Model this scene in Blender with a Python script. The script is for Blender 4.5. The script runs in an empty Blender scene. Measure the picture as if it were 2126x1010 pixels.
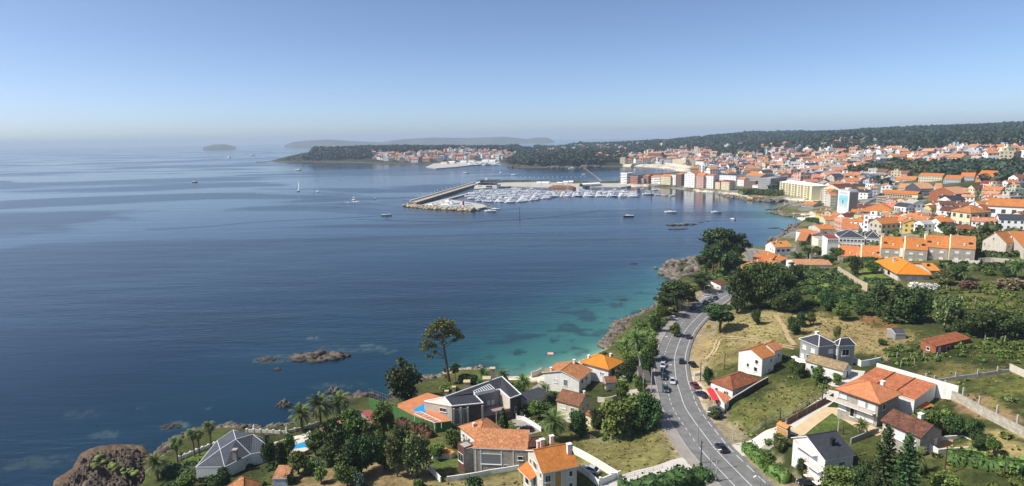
import bpy,bmesh,math,random
import numpy as np
from mathutils import Vector,Matrix
R_=math.radians
random.seed(7);np.random.seed(7)
SC=bpy.context.scene
COL=SC.collection

# ------------------------------------------------------------------ camera
IW,IH,FP=2126.0,1010.0,1250.0  # photograph size and focal length in its pixels
CAMZ=88.0
PITCH,ROLL=math.atan2(220.0,FP),math.atan(0.0171)
_F=Vector((0,math.cos(PITCH),-math.sin(PITCH)))
_R0=Vector((1,0,0));_U0=_R0.cross(_F)
_Rv=_R0*math.cos(ROLL)-_U0*math.sin(ROLL)
_Uv=_U0*math.cos(ROLL)+_R0*math.sin(ROLL)
cam_d=bpy.data.cameras.new('camera');cam=bpy.data.objects.new('camera',cam_d);COL.objects.link(cam)
cam_d.sensor_width=36.0;cam_d.lens=36.0*FP/IW
cam_d.clip_start=1.0;cam_d.clip_end=60000.0
M=Matrix.Identity(4)
for i in range(3):
    M[i][0]=_Rv[i];M[i][1]=_Uv[i];M[i][2]=-_F[i]
M[2][3]=CAMZ
cam.matrix_world=M
SC.camera=cam

# ------------------------------------------------------------------ sky, sun, exposure
SUN_EL,SUN_AZ=R_(49.0),R_(9.0)  # light comes from the left, a little from behind the camera
sdir=Vector((-math.cos(SUN_EL)*math.cos(SUN_AZ),-math.cos(SUN_EL)*math.sin(SUN_AZ),math.sin(SUN_EL)))
w=bpy.data.worlds.new("World");SC.world=w;w.use_nodes=True
nt=w.node_tree;nt.nodes.clear()
sky=nt.nodes.new('ShaderNodeTexSky');sky.sky_type='NISHITA';sky.sun_disc=False
sky.sun_elevation=SUN_EL;sky.sun_rotation=math.atan2(sdir.x,sdir.y)
sky.altitude=80;sky.air_density=0.5;sky.dust_density=0.95;sky.ozone_density=4.0
bg=nt.nodes.new('ShaderNodeBackground');bg.inputs['Strength'].default_value=0.15
wo=nt.nodes.new('ShaderNodeOutputWorld')
tn=nt.nodes.new('ShaderNodeVectorMath');tn.operation='MULTIPLY';tn.inputs[1].default_value=(1.08,1.04,.98);nt.links.new(sky.outputs[0],tn.inputs[0]);nt.links.new(tn.outputs[0],bg.inputs[0]);nt.links.new(bg.outputs[0],wo.inputs[0])
sd=bpy.data.lights.new('sun','SUN');sd.energy=4.9;sd.angle=R_(0.53);sd.color=(1.0,0.955,0.88)
sun=bpy.data.objects.new('sun',sd);COL.objects.link(sun)
sun.rotation_euler=sdir.to_track_quat('Z','Y').to_euler();sun.location=(-500,0,600)
SC.view_settings.view_transform='Standard';SC.view_settings.look='None'
SC.view_settings.exposure=0.22;SC.view_settings.gamma=1.0
SC.cycles.max_bounces=5;SC.cycles.diffuse_bounces=2;SC.cycles.glossy_bounces=2
SC.cycles.transmission_bounces=2;SC.cycles.transparent_max_bounces=4;SC.cycles.volume_bounces=0
SC.cycles.caustics_reflective=False;SC.cycles.caustics_refractive=False

# ------------------------------------------------------------------ small helpers
def lin(c):
    return tuple(((v/255.0)/12.92 if v/255.0<=0.04045 else((v/255.0+0.055)/1.055)**2.4)for v in c)
def ray(px,py):
    d=_F*FP+_Rv*(px-IW/2)+_Uv*(IH/2-py)
    return d/d.length
def atz(px,py,z=0.0):
    d=ray(px,py);t=(z-CAMZ)/d.z
    return(d.x*t,d.y*t)
def atd(px,py,D):
    """point on the pixel's ray at horizontal distance D -> (x,y,z)"""
    d=ray(px,py);t=D/math.hypot(d.x,d.y)
    return(d.x*t,d.y*t,CAMZ+d.z*t)
def proj(x,y,z):
    v=Vector((x,y,z-CAMZ));k=v.dot(_F)
    return(IW/2+FP*v.dot(_Rv)/k,IH/2-FP*v.dot(_Uv)/k)

# ------------------------------------------------------------------ coast and terrain heights
coast_px=[(95,1060),(112,1000),(150,975),(165,945),(200,930),(250,925),(303,927),(306,948),(345,948),(362,925),(405,906),
 (440,897),(470,893),(540,897),(590,893),(622,885),(655,868),(690,858),(712,838),(765,832),(800,838),(828,822),(862,800),(905,793),
 (940,778),(980,776),(1010,776),(1060,782),(1100,780),(1150,766),(1200,751),(1240,738),(1268,727),(1256,715),(1276,705),(1288,690),
 (1285,680),(1320,667),(1342,658),(1346,646),(1366,640),(1374,618),(1378,598),(1400,590),(1432,590),(1438,578),(1416,573),(1388,568),
 (1396,560),(1424,558),(1446,548),(1456,534),(1500,528),(1545,524),(1582,521),(1596,512),(1610,500),(1634,490),(1652,480),(1656,466),(1664,458),
 (1640,449),(1612,441),(1612,432),(1640,427),(1660,424),(1690,425),(1700,421),(1668,419),(1625,417),(1590,419),(1545,416),(1500,409),(1508,404),(1490,400),
 (1440,398),(1400,392),(1350,387),(1318,388),(1296,387),(1286,384),(1240,384),(1180,384),(1120,381),(1050,382),(985,388),
 (985,381),(1050,376),(1120,377),(1180,378),(1250,379),(1280,378),(1286,372),(1300,367),(1345,363),(1388,361),(1412,357),(1395,352),(1360,349),(1320,346),(1296,347),
 (1240,347),(1180,350),(1130,349),(1090,349),(1060,347),(1046,342),(1030,338),(985,336),(960,338),(930,341),(890,340),(870,341),(830,341),(770,340),
 (720,338),(640,337),(585,337),(568,336)]
cw=[atz(x,y)for x,y in coast_px]
cw+=[(-1080,2700),(-900,3050),(-500,3150),(0,3400),(600,3900),(1500,4400),(2600,4700),(6000,4700),(6000,-400),(-120,-400),(-85,20)]
CW=np.array(cw)
def in_poly(P,X,Y):
    P=np.asarray(P);x,y=P[:,0],P[:,1];x2,y2=np.roll(x,-1),np.roll(y,-1)
    ins=np.zeros(X.shape,bool)
    for a,b,c,d in zip(x,y,x2,y2):
        if b==d:continue
        cond=((b>Y)!=(d>Y))&(X<(c-a)*(Y-b)/(d-b)+a)
        ins^=cond
    return ins
def poly_dist(P,X,Y,closed=True):
    P=np.asarray(P,float);Q=np.roll(P,-1,0)if closed else P[1:]
    A=P if closed else P[:-1]
    best=np.full(X.shape,1e18)
    for(a,b),(c,d)in zip(A,Q):
        ex,ey=c-a,d-b;L=ex*ex+ey*ey+1e-9
        t=np.clip(((X-a)*ex+(Y-b)*ey)/L,0,1)
        best=np.minimum(best,(X-a-t*ex)**2+(Y-b-t*ey)**2)
    return np.sqrt(best)
def smooth(a,b,x):
    t=np.clip((x-a)/(b-a),0,1);return t*t*(3-2*t)
_G=np.random.RandomState(3).rand(256,256)
def vnoise(X,Y):
    xi=np.floor(X).astype(int);yi=np.floor(Y).astype(int);fx=X-xi;fy=Y-yi
    fx=fx*fx*(3-2*fx);fy=fy*fy*(3-2*fy)
    g=lambda a,b:_G[a%256,b%256]
    return(g(xi,yi)*(1-fx)+g(xi+1,yi)*fx)*(1-fy)+(g(xi,yi+1)*(1-fx)+g(xi+1,yi+1)*fx)*fy
def fbm(X,Y,o=4):
    s=0;a=.5;t=0
    for k in range(o):
        s=s+a*vnoise(X*2**k+17.3*k,Y*2**k+9.1*k);t+=a;a*=.5
    return s/t

# height hints: (px, py, z) or (px, py, z, D)
ctrl=[(1150,965,13),(1000,945,9),(940,860,7),(1180,790,5),(1050,860,7),(700,915,6),(500,960,5),(300,975,3.5),(200,990,1.5),(600,990,8),(800,990,10),
 (1250,850,9),(1300,780,9),(1330,900,13),(1420,930,15),(1200,1000,15),(900,1000,11),(400,1005,6),(690,885,4),(850,850,5),
 (1600,770,18),(1700,640,21),(1850,620,23),(2100,700,27),(2100,950,27),(1900,850,22),(1750,950,20),(1550,850,17),(2060,820,26),
 (1600,640,20),(1560,590,22),(1700,580,22),(2000,620,25),(2120,580,28),(1450,560,7),(1500,545,6),(1590,560,9),(1640,540,9),(1720,545,15),(1650,500,7),
 (1800,545,22),(1900,550,26),(2000,555,27),(2100,530,30),(2100,480,32),(1950,480,29),(1850,470,24),(1760,460,14),(1690,460,6),(1750,440,8),
 (1850,430,18),(1950,430,27),(2080,420,34),(2060,385,33),(1950,390,28),(1850,395,18),(1750,400,9),(1680,405,5),(1640,405,3),
 (1560,390,4),(1450,380,4),(1380,378,4),(1310,378,3),(1200,381,2),(1050,378,2),(1000,383,2),
 (1700,350,18),(1850,350,32),(1950,345,38),(2050,335,41),(2126,330,43),(1600,350,12),(1500,350,8),(1420,348,3),(1350,344,2.5),
 (1300,340,5),(1450,330,14),(1600,320,28),(1700,318,34),(1850,310,48),(2000,305,55),(2126,310,56),
 (1300,320,16),(1450,308,36),(1600,300,45),(1790,285,70),(1900,290,62),(2100,290,64),
 (1150,335,14),(1250,333,14),(1100,343,6),(1200,325,26),
 (1000,328,8),(900,332,8),(800,330,14),(700,330,18),(640,332,12),(900,318,32),(1000,315,32),(780,318,32),(650,322,32),
 (1100,305,36),(1200,302,34),(1300,302,32)]
far=[(1300,291,4200),(1400,290,4100),(1240,296,3900),(1150,300,3400),(1460,276,3900),(1550,268,3500),(1650,269,3400),(1750,268,3200),(1850,262,3000),(1950,259,2700),(2126,255,2500),
 (2300,250,2500),(2000,262,2500),(650,308,2750),(750,306,2850),(850,306,2900),(950,304,2950),(1050,307,3000)]
pts=[]
for c in ctrl:
    x,y=atz(c[0],c[1],c[2]);pts.append((x,y,c[2]))
for px,py,D in far:
    x,y,z=atd(px,py+(7 if px<1100 else 17 if px<1500 else 12),D);pts.append((x,y,z))
pts+=[(-60,60,4),(0,100,14),(60,80,20),(160,60,26),(0,40,18),(300,60,34),(500,200,50),(900,500,62),(1500,1000,80),(2600,2000,110),(3500,3200,100)]
pts=np.array(pts)
def warp(X,Y):
    D=np.hypot(X,Y)+1e-6
    return np.arctan2(X,Y)*1.6,np.log(D)
pu,pv=warp(pts[:,0],pts[:,1])
_K=np.sqrt((pu[:,None]-pu[None])**2+(pv[:,None]-pv[None])**2+1e-4)
_A=np.block([[_K+np.eye(len(pts))*-0.01,np.ones((len(pts),1))],[np.ones((1,len(pts))),np.zeros((1,1))]])
_W=np.linalg.solve(_A,np.append(pts[:,2],0))
def rbf(X,Y):
    u,v=warp(X,Y);s=np.full(X.shape,_W[-1])
    for a,b,wt in zip(pu,pv,_W[:-1]):
        s=s+wt*np.sqrt((u-a)**2+(v-b)**2+1e-4)
    return s

# the road's centre line, with its own heights
road_px=[(1655,1088,15.6),(1600,1045,15.6),(1558,1007,15.5),(1530,979,15.4),(1504,953,15.3),(1481,928,15.2),(1463,904,15),(1442,876,14.8),(1422,845,14.5),(1413,819,14.2),(1404,789,13.9),(1401,760,13.5),(1401,740,13.2),(1406,722,12.9),
           (1415,700,12.5),(1429,679,12.1),(1451,656,11.7),(1474,639,11.3),(1503,617,11)]
ROAD=[atz(x,y,z)+(z,)for x,y,z in road_px]
ROAD+=[(ROAD[-1][0]+30,ROAD[-1][1]+34,10.8),(ROAD[-1][0]+48,ROAD[-1][1]+75,10.5),(ROAD[-1][0]+62,ROAD[-1][1]+120,10)]
def spline(P,n=8):
    P=[Vector(p)for p in P];out=[]
    for i in range(len(P)-1):
        a=P[max(i-1,0)];b=P[i];c=P[i+1];d=P[min(i+2,len(P)-1)]
        for k in range(n):
            t=k/n
            out.append(0.5*((2*b)+(-a+c)*t+(2*a-5*b+4*c-d)*t*t+(-a+3*b-3*c+d)*t**3))
    out.append(P[-1]);return out
ROADS=spline(ROAD)

BEACH=[np.array([atz(*p)for p in q])for q in(
   [(1030,780),(1100,770),(1180,743),(1262,720),(1300,742),(1210,785),(1120,818),(1040,808)],
   [(1530,530),(1590,520),(1590,510),(1530,518)],
   [(1290,340),(1420,348),(1440,362),(1300,352)],
   [(1290,392),(1350,392),(1340,382),(1290,382)],
   [(1460,406),(1560,412),(1540,404),(1440,396)],
   [(1630,420),(1720,428),(1720,418),(1630,414)],
   [(1660,462),(1720,462),(1720,448),(1640,448)])]
NB,ND=560,620
B0,B1,D0,D1=R_(-52),R_(56),45.0,6500.0
bb=np.linspace(B0,B1,NB);dd=np.exp(np.linspace(math.log(D0),math.log(D1),ND))
TB,TD=np.meshgrid(bb,dd,indexing='ij')
TX,TY=TD*np.sin(TB),TD*np.cos(TB)
def height(X,Y):
    z=rbf(X,Y)
    D=np.hypot(X,Y)
    z=z+(fbm(X/28,Y/28,3)-.5)*1.2+(fbm(X/300,Y/300,4)-.5)*smooth(700,2500,D)*26
    land=in_poly(CW,X,Y);dc=poly_dist(CW,X,Y)
    bm=np.zeros(X.shape,bool)
    for q in BEACH:bm|=in_poly(q,X,Y)
    slope=np.where(bm,0.07,0.75+0.3*(fbm(X/9+5,Y/9,2)-.5))
    slope=np.where(D>900,0.28,slope)
    cap=0.25+dc*slope
    z=np.maximum(z,1.0)
    z=np.where(land,np.minimum(z,cap),-np.minimum(0.3+dc*.25,6))
    opw=np.array([atz(x,y,1.0)for x,y in[(96,1040),(112,1002),(148,975),(165,948),(200,932),(255,926),(300,924),(312,950),(312,985),(295,1030)]])
    z=np.where(in_poly(opw,X,Y)&land,np.minimum(z,.5),z)
    # level the ground under the road
    rx=np.array([(p.x,p.y)for p in ROADS]);
    near=(np.hypot(X-110,Y-230)<420)
    if near.any():
        xs,ys=X[near],Y[near]
        dr=np.full(xs.shape,1e9);zr=np.zeros(xs.shape)
        for p,q in zip(ROADS[:-1],ROADS[1:]):
            ex,ey=q.x-p.x,q.y-p.y;L=ex*ex+ey*ey+1e-9
            t=np.clip(((xs-p.x)*ex+(ys-p.y)*ey)/L,0,1)
            d=np.hypot(xs-p.x-t*ex,ys-p.y-t*ey)
            m=d<dr;dr=np.where(m,d,dr);zr=np.where(m,p.z+(q.z-p.z)*t,zr)
        k=1-smooth(9.2,15.0,dr)
        zz=z[near]*(1-k)+(zr-0.25)*k
        z[near]=zz
    return z
TZ=height(TX,TY)
def T(x,y):
    fb=(math.atan2(x,y)-B0)/(B1-B0)*(NB-1);fd=(math.log(max(math.hypot(x,y),D0))-math.log(D0))/(math.log(D1)-math.log(D0))*(ND-1)
    fb=min(max(fb,0),NB-1.001);fd=min(max(fd,0),ND-1.001)
    i,j=int(fb),int(fd);a,b=fb-i,fd-j
    return(TZ[i,j]*(1-a)+TZ[i+1,j]*a)*(1-b)+(TZ[i,j+1]*(1-a)+TZ[i+1,j+1]*a)*b
def Tv(X,Y):
    fb=(np.arctan2(X,Y)-B0)/(B1-B0)*(NB-1);fd=(np.log(np.maximum(np.hypot(X,Y),D0))-math.log(D0))/(math.log(D1)-math.log(D0))*(ND-1)
    fb=np.clip(fb,0,NB-1.001);fd=np.clip(fd,0,ND-1.001)
    i=fb.astype(int);j=fd.astype(int);a=fb-i;b=fd-j
    return(TZ[i,j]*(1-a)+TZ[i+1,j]*a)*(1-b)+(TZ[i,j+1]*(1-a)+TZ[i+1,j+1]*a)*b
_ts=np.exp(np.linspace(math.log(60),math.log(7000),1500))
def hit(px,py,h=0.0,t0=0):
    """world point where the pixel's ray meets the ground raised by h"""
    d=ray(px,py)
    X,Y,Z=d.x*_ts,d.y*_ts,CAMZ+d.z*_ts
    g=np.maximum(Tv(X,Y),0.0)+h-Z
    k=np.nonzero((g>0)&(_ts>t0))[0]
    if len(k)==0:
        t=_ts[-1];return Vector((d.x*t,d.y*t,0))
    k=k[0]
    if k==0:t=_ts[0]
    else:t=_ts[k-1]+(_ts[k]-_ts[k-1])*(-g[k-1])/(g[k]-g[k-1])
    x,y=d.x*t,d.y*t
    return Vector((x,y,max(T(x,y),0.0)))

# ------------------------------------------------------------------ materials
MATS={}
def nodes_mat(name):
    m=bpy.data.materials.new(name);m.use_nodes=True
    n=m.node_tree;b=n.nodes['Principled BSDF']
    return m,n,b
def N(n,t,**kw):
    x=n.nodes.new(t)
    for k,v in kw.items():
        if k.startswith('i_'):
            key=k[2:]
            x.inputs[int(key)if key.isdigit()else key.replace('_',' ')].default_value=v
        else:setattr(x,k,v)
    return x
def mat(name,rgb,rough=0.7,var=0.12,scale=1.5,bump=0.0,spec=0.3,metal=0.0,coat=0.0,detail=4):
    """plain surface with mottled colour, object space"""
    if name in MATS:return MATS[name]
    m,n,b=nodes_mat(name)
    c=lin(rgb);L=n.links
    tc=N(n,'ShaderNodeTexCoord');nz=N(n,'ShaderNodeTexNoise');nz.inputs['Scale'].default_value=scale;nz.inputs['Detail'].default_value=detail
    oi=N(n,'ShaderNodeObjectInfo')
    L.new(tc.outputs['Object'],nz.inputs['Vector'])
    mr=N(n,'ShaderNodeMapRange');mr.inputs[1].default_value=.3;mr.inputs[2].default_value=.7
    mr.inputs[3].default_value=1-var;mr.inputs[4].default_value=1+var
    L.new(nz.outputs[0],mr.inputs[0])
    vm=N(n,'ShaderNodeVectorMath',operation='SCALE');vm.inputs[0].default_value=c
    L.new(mr.outputs[0],vm.inputs['Scale']);L.new(vm.outputs[0],b.inputs['Base Color'])
    b.inputs['Roughness'].default_value=rough;b.inputs['Specular IOR Level'].default_value=spec
    b.inputs['Metallic'].default_value=metal;b.inputs['Coat Weight'].default_value=coat
    if bump:
        bp=N(n,'ShaderNodeBump');bp.inputs['Strength'].default_value=bump;bp.inputs['Distance'].default_value=0.1
        L.new(nz.outputs[0],bp.inputs['Height']);L.new(bp.outputs[0],b.inputs['Normal'])
    MATS[name]=m;return m

# ------------------------------------------------------------------ mesh building
class MB:
    def __init__(s):s.v=[];s.f=[];s.m=[];s.uv=[];s.mats=[]
    def mi(s,m):
        if m not in s.mats:s.mats.append(m)
        return s.mats.index(m)
    def face(s,pts,m,uvs=None):
        k=len(s.v);s.v+=[tuple(p)for p in pts];s.f.append(tuple(range(k,k+len(pts))));s.m.append(s.mi(m))
        s.uv.append(uvs if uvs else[(0,0)]*len(pts))
    def box(s,c,d,m,rz=0.0,top=None,base=None):
        """c = centre of base (x,y,z); d = (dx,dy,dz)"""
        x,y,z=c;a,b,h=d[0]/2,d[1]/2,d[2]
        cs,sn=math.cos(rz),math.sin(rz)
        q=[(-a,-b),(a,-b),(a,b),(-a,b)]
        q=[(x+cs*u-sn*v,y+sn*u+cs*v)for u,v in q]
        s.prism(q,z,z+h,m,top)
    def prism(s,q,z0,z1,m,top=None,bottom=True):
        n=len(q);u=0
        for i in range(n):
            a,b=q[i],q[(i+1)%n];l=math.hypot(b[0]-a[0],b[1]-a[1])
            s.face([(a[0],a[1],z0),(b[0],b[1],z0),(b[0],b[1],z1),(a[0],a[1],z1)],m,[(u,0),(u+l,0),(u+l,z1-z0),(u,z1-z0)]);u=0
        s.face([(a[0],a[1],z1)for a in q],top or m,[(a[0],a[1])for a in q])
        if bottom:s.face([(a[0],a[1],z0)for a in q[::-1]],m)
    def tube(s,p0,p1,r0,r1,m,n=6,cap=True):
        p0,p1=Vector(p0),Vector(p1);d=(p1-p0)
        if d.length<1e-6:return
        d.normalize();a=d.orthogonal().normalized();b=d.cross(a)
        A=[p0+(a*math.cos(2*math.pi*i/n)+b*math.sin(2*math.pi*i/n))*r0 for i in range(n)]
        B=[p1+(a*math.cos(2*math.pi*i/n)+b*math.sin(2*math.pi*i/n))*r1 for i in range(n)]
        for i in range(n):j=(i+1)%n;s.face([A[i],A[j],B[j],B[i]],m)
        if cap:s.face(B,m);s.face(A[::-1],m)
    def mesh(s,name):
        me=bpy.data.meshes.new(name);me.from_pydata(s.v,[],s.f)
        for m in s.mats:me.materials.append(m)
        me.polygons.foreach_set('material_index',s.m)
        if any(any(u!=(0,0)for u in q)for q in s.uv):
            ul=me.uv_layers.new(name='UVMap')
            ul.data.foreach_set('uv',[c for q in s.uv for u in q for c in u])
        me.update();return me
    def build(s,name,parent=None,loc=None,rz=0.0):
        o=bpy.data.objects.new(name,s.mesh(name));COL.objects.link(o)
        if parent:o.parent=parent
        if loc is not None:o.location=loc
        if rz:o.rotation_euler=(0,0,rz)
        return o
def np_mesh(name,V,F,m,smooth_=False,colors=None):
    me=bpy.data.meshes.new(name);V=np.asarray(V,np.float32);F=np.asarray(F,np.int32)
    me.vertices.add(len(V));me.vertices.foreach_set('co',V.ravel())
    k=F.shape[1];me.loops.add(F.size);me.loops.foreach_set('vertex_index',F.ravel())
    me.polygons.add(len(F));me.polygons.foreach_set('loop_start',np.arange(0,F.size,k,dtype=np.int32))
    me.polygons.foreach_set('loop_total',np.full(len(F),k,np.int32))
    if smooth_:me.polygons.foreach_set('use_smooth',np.ones(len(F),bool))
    if colors is not None:
        for nm,c in colors.items():
            at=me.color_attributes.new(nm,'FLOAT_COLOR','POINT')
            c4=np.ones((len(V),4),np.float32);c4[:,:c.shape[1]]=c;at.data.foreach_set('color',c4.ravel())
    if m:me.materials.append(m)
    me.update(calc_edges=True);return me
def link(name,me,parent=None,loc=None,rz=0.0):
    o=bpy.data.objects.new(name,me);COL.objects.link(o)
    if parent:o.parent=parent
    if loc is not None:o.location=loc
    if rz:o.rotation_euler=(0,0,rz)
    return o
def empty(name,loc=(0,0,0),rz=0.0):
    o=bpy.data.objects.new(name,None);COL.objects.link(o);o.location=loc;o.rotation_euler=(0,0,rz);o.empty_display_size=0.5
    return o
def tag(o,label=None,cat=None,group=None,kind=None):
    if label:o['label']=label
    if cat:o['category']=cat
    if group:o['group']=group
    if kind:o['kind']=kind
    return o
KIDS={}
def copy_tree(o,loc,rz=0.0,sc=None):
    c=o.copy();COL.objects.link(c);c.location=loc;c.rotation_euler=(0,0,rz)
    if sc:c.scale=(sc,sc,sc)if not isinstance(sc,tuple)else sc
    for ch in o.children:
        k=ch.copy();COL.objects.link(k);k.parent=c
        for g in ch.children:
            h=g.copy();COL.objects.link(h);h.parent=k
    return c
# ------------------------------------------------------------------ ground sheet
def pxpoly(*p,z=None):
    return np.array([(hit(x,y)[:2]if z is None else atz(x,y,z))for x,y in p])
def C(*rgb):return np.array(lin(rgb))
Dg=np.hypot(TX,TY)
n1=fbm(TX/14,TY/14,4);n2=fbm(TX/3.1+40,TY/3.1,3);n3=fbm(TX/60+9,TY/60,4)
gcol=np.zeros(TX.shape+(3,))
green=C(74,80,42);dry=C(139,125,80);dark=C(46,56,31)
k=smooth(.42,.6,n3)[...,None];gcol[:]=green*(1-k)+C(98,98,56)*k
k=smooth(.5,.62,n1)[...,None]*.6;gcol=gcol*(1-k)+dark*k
# far woods and hills: forest floor colour
k=smooth(1150,1500,Dg)[...,None];gcol=gcol*(1-k)+C(50,58,38)*k
def paint(poly,col,soft=2.0,amt=1.0,noise=.0):
    global gcol
    P=np.asarray(poly);x0,y0=P.min(0)-soft*3;x1,y1=P.max(0)+soft*3
    sel=(TX>x0)&(TX<x1)&(TY>y0)&(TY<y1)
    if not sel.any():return
    X,Y=TX[sel],TY[sel]
    ins=in_poly(P,X,Y);d=poly_dist(P,X,Y);s=np.where(ins,d,-d)
    s=s+(n2[sel]-.5)*soft*3
    kk=smooth(-soft*.5,soft*.5,s)*amt
    if noise:kk=kk*smooth(.5-noise,.5+.1,n1[sel])
    gcol[sel]=gcol[sel]*(1-kk[:,None])+np.asarray(col)*kk[:,None]
drycol,drycol2,lawn,dirt=C(146,134,92),C(170,156,108),C(88,104,50),C(158,136,104)
# dry field between the road and the seaside houses
paint(pxpoly((1210,880),(1290,850),(1400,870),(1450,950),(1400,990),(1290,1005),(1200,960)),C(132,126,78),3,.8)
paint(pxpoly((1250,870),(1330,860),(1360,900),(1290,930)),C(104,110,58),4,.8)
paint(pxpoly((900,1000),(1090,975),(1090,1010),(880,1030)),drycol,3,.8)
paint(pxpoly((600,960),(800,950),(900,975),(920,1012),(560,1030)),C(150,128,92),3,.75)
# grass field next to the red awning house
paint(pxpoly((1490,880),(1560,830),(1660,790),(1730,800),(1700,840),(1600,880),(1520,920)),C(98,104,54),3,.85)
paint(pxpoly((1560,850),(1620,800),(1690,800),(1650,850),(1580,880)),C(120,116,70),4,.6)
# hillside
paint(pxpoly((1440,760),(1470,690),(1560,650),(1700,650),(1900,690),(1850,740),(1640,720),(1520,760)),C(133,122,78),5,.85)
paint(pxpoly((1500,665),(1640,650),(1640,690),(1520,720)),drycol2,4,.5)
paint(pxpoly((1640,650),(1750,660),(1880,700),(1840,745),(1680,700)),C(158,138,96),5,.6)
paint(pxpoly((1800,650),(1870,680),(1830,690),(1780,660)),C(150,105,72),3,.6)
# gardens on the right
paint(pxpoly((1960,830),(2030,810),(2110,870),(2060,870)),C(150,122,92),3,.95)
paint(pxpoly((2040,800),(2126,780),(2126,850),(2080,840)),C(128,128,66),5,.6)
paint(pxpoly((1880,790),(1960,750),(2080,770),(1960,800)),C(122,112,66),4,.7)
paint(pxpoly((1980,950),(2060,905),(2126,900),(2126,960)),C(166,148,98),4,.8)
paint(pxpoly((1640,900),(1700,855),(1770,870),(1700,905)),lawn,1.5,.95)
paint(pxpoly((1745,555),(1830,560),(1850,590),(1800,590)),C(112,122,58),2,.9)
paint(pxpoly((560,1000),(560,940),(650,935),(640,1000)),C(128,120,82),3,.7)
# lawns by the sea
paint(pxpoly((345,975),(430,935),(450,945),(400,985)),C(92,112,48),2,.8)
paint(pxpoly((893,958),(940,940),(950,965),(905,985)),lawn,1.5,.95)
# sand and rock
for q in BEACH:paint(q,C(226,214,188),2.0)
rock_ed=poly_dist(CW,TX,TY);land_=in_poly(CW,TX,TY)
bmask=np.zeros(TX.shape,bool)
for q in BEACH:bmask|=in_poly(q,TX,TY)
kr=(1-smooth(1.5,5.0,rock_ed+(n2-.5)*4))*(~bmask)*(Dg<1400)
kr=np.maximum(kr,(1-smooth(4,16,rock_ed))*(Dg>=1400)*(~bmask)*.8)
rc=C(104,90,74)*(0.45+1.0*n2[...,None])
gcol=gcol*(1-kr[...,None])+rc*kr[...,None]
out_p=pxpoly((100,1012),(165,945),(303,925),(300,1000),(250,1030),(100,1040))
paint(out_p,C(108,90,72),2)
# town ground: paved
town=pxpoly((1600,500),(1680,450),(1610,420),(1290,385),(1290,372),(1420,358),(1300,344),(1330,322),(1500,318),(1700,300),(1850,320),(1850,340),(1700,345),(1850,375),(2040,395),(1980,420),(1960,500),(1740,540),(1640,540))
paint(town,C(150,146,138),10,.75,noise=.15)
# road verge and parking gravel
RV=[(p.x,p.y)for p in ROADS]
dr=poly_dist(RV,TX,TY,closed=False)
kk=(1-smooth(8.5,12.5,dr+(n2-.5)*6))[...,None]*.75
gcol=gcol*(1-kk)+C(170,155,125)*kk
paint(pxpoly((1425,745),(1445,750),(1470,850),(1490,880),(1530,925),(1500,900),(1450,850)),C(205,190,160),2,.9)
paint(pxpoly((1415,770),(1455,700),(1480,700),(1450,770)),C(168,146,100),2,.8)
V=np.stack([TX,TY,TZ],-1).reshape(-1,3)
idx=np.arange(NB*ND).reshape(NB,ND)
Fc=np.stack([idx[:-1,:-1],idx[1:,:-1],idx[1:,1:],idx[:-1,1:]],-1).reshape(-1,4)
keep=(TZ[:-1,:-1]>-5.5).reshape(-1)
gm,n,b=nodes_mat('earth_and_grass');L=n.links
at=N(n,'ShaderNodeVertexColor',layer_name='Col')
tc=N(n,'ShaderNodeTexCoord')
na=N(n,'ShaderNodeTexNoise',i_Scale=.7,i_Detail=10.0,i_Roughness=.8);nb_=N(n,'ShaderNodeTexNoise',i_Scale=.12,i_Detail=6.0,i_Roughness=.65)
L.new(tc.outputs['Object'],na.inputs['Vector']);L.new(tc.outputs['Object'],nb_.inputs['Vector'])
m1=N(n,'ShaderNodeMapRange');m1.inputs[1].default_value=.3;m1.inputs[2].default_value=.7;m1.inputs[3].default_value=.35;m1.inputs[4].default_value=1.6
m2=N(n,'ShaderNodeMapRange');m2.inputs[1].default_value=.3;m2.inputs[2].default_value=.7;m2.inputs[3].default_value=.65;m2.inputs[4].default_value=1.3
L.new(na.outputs[0],m1.inputs[0]);L.new(nb_.outputs[0],m2.inputs[0])
mm=N(n,'ShaderNodeMath',operation='MULTIPLY');L.new(m1.outputs[0],mm.inputs[0]);L.new(m2.outputs[0],mm.inputs[1])
vm=N(n,'ShaderNodeVectorMath',operation='SCALE');L.new(at.outputs[0],vm.inputs[0]);L.new(mm.outputs[0],vm.inputs['Scale'])
L.new(vm.outputs[0],b.inputs['Base Color']);b.inputs['Roughness'].default_value=.95;b.inputs['Specular IOR Level'].default_value=.1
bp=N(n,'ShaderNodeBump',i_Strength=.6,i_Distance=.5);L.new(na.outputs[0],bp.inputs['Height']);L.new(bp.outputs[0],b.inputs['Normal'])
ground=link('ground',np_mesh('ground',V,Fc[keep],gm,True,{'Col':gcol.reshape(-1,3)}));tag(ground,kind='structure')

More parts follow.
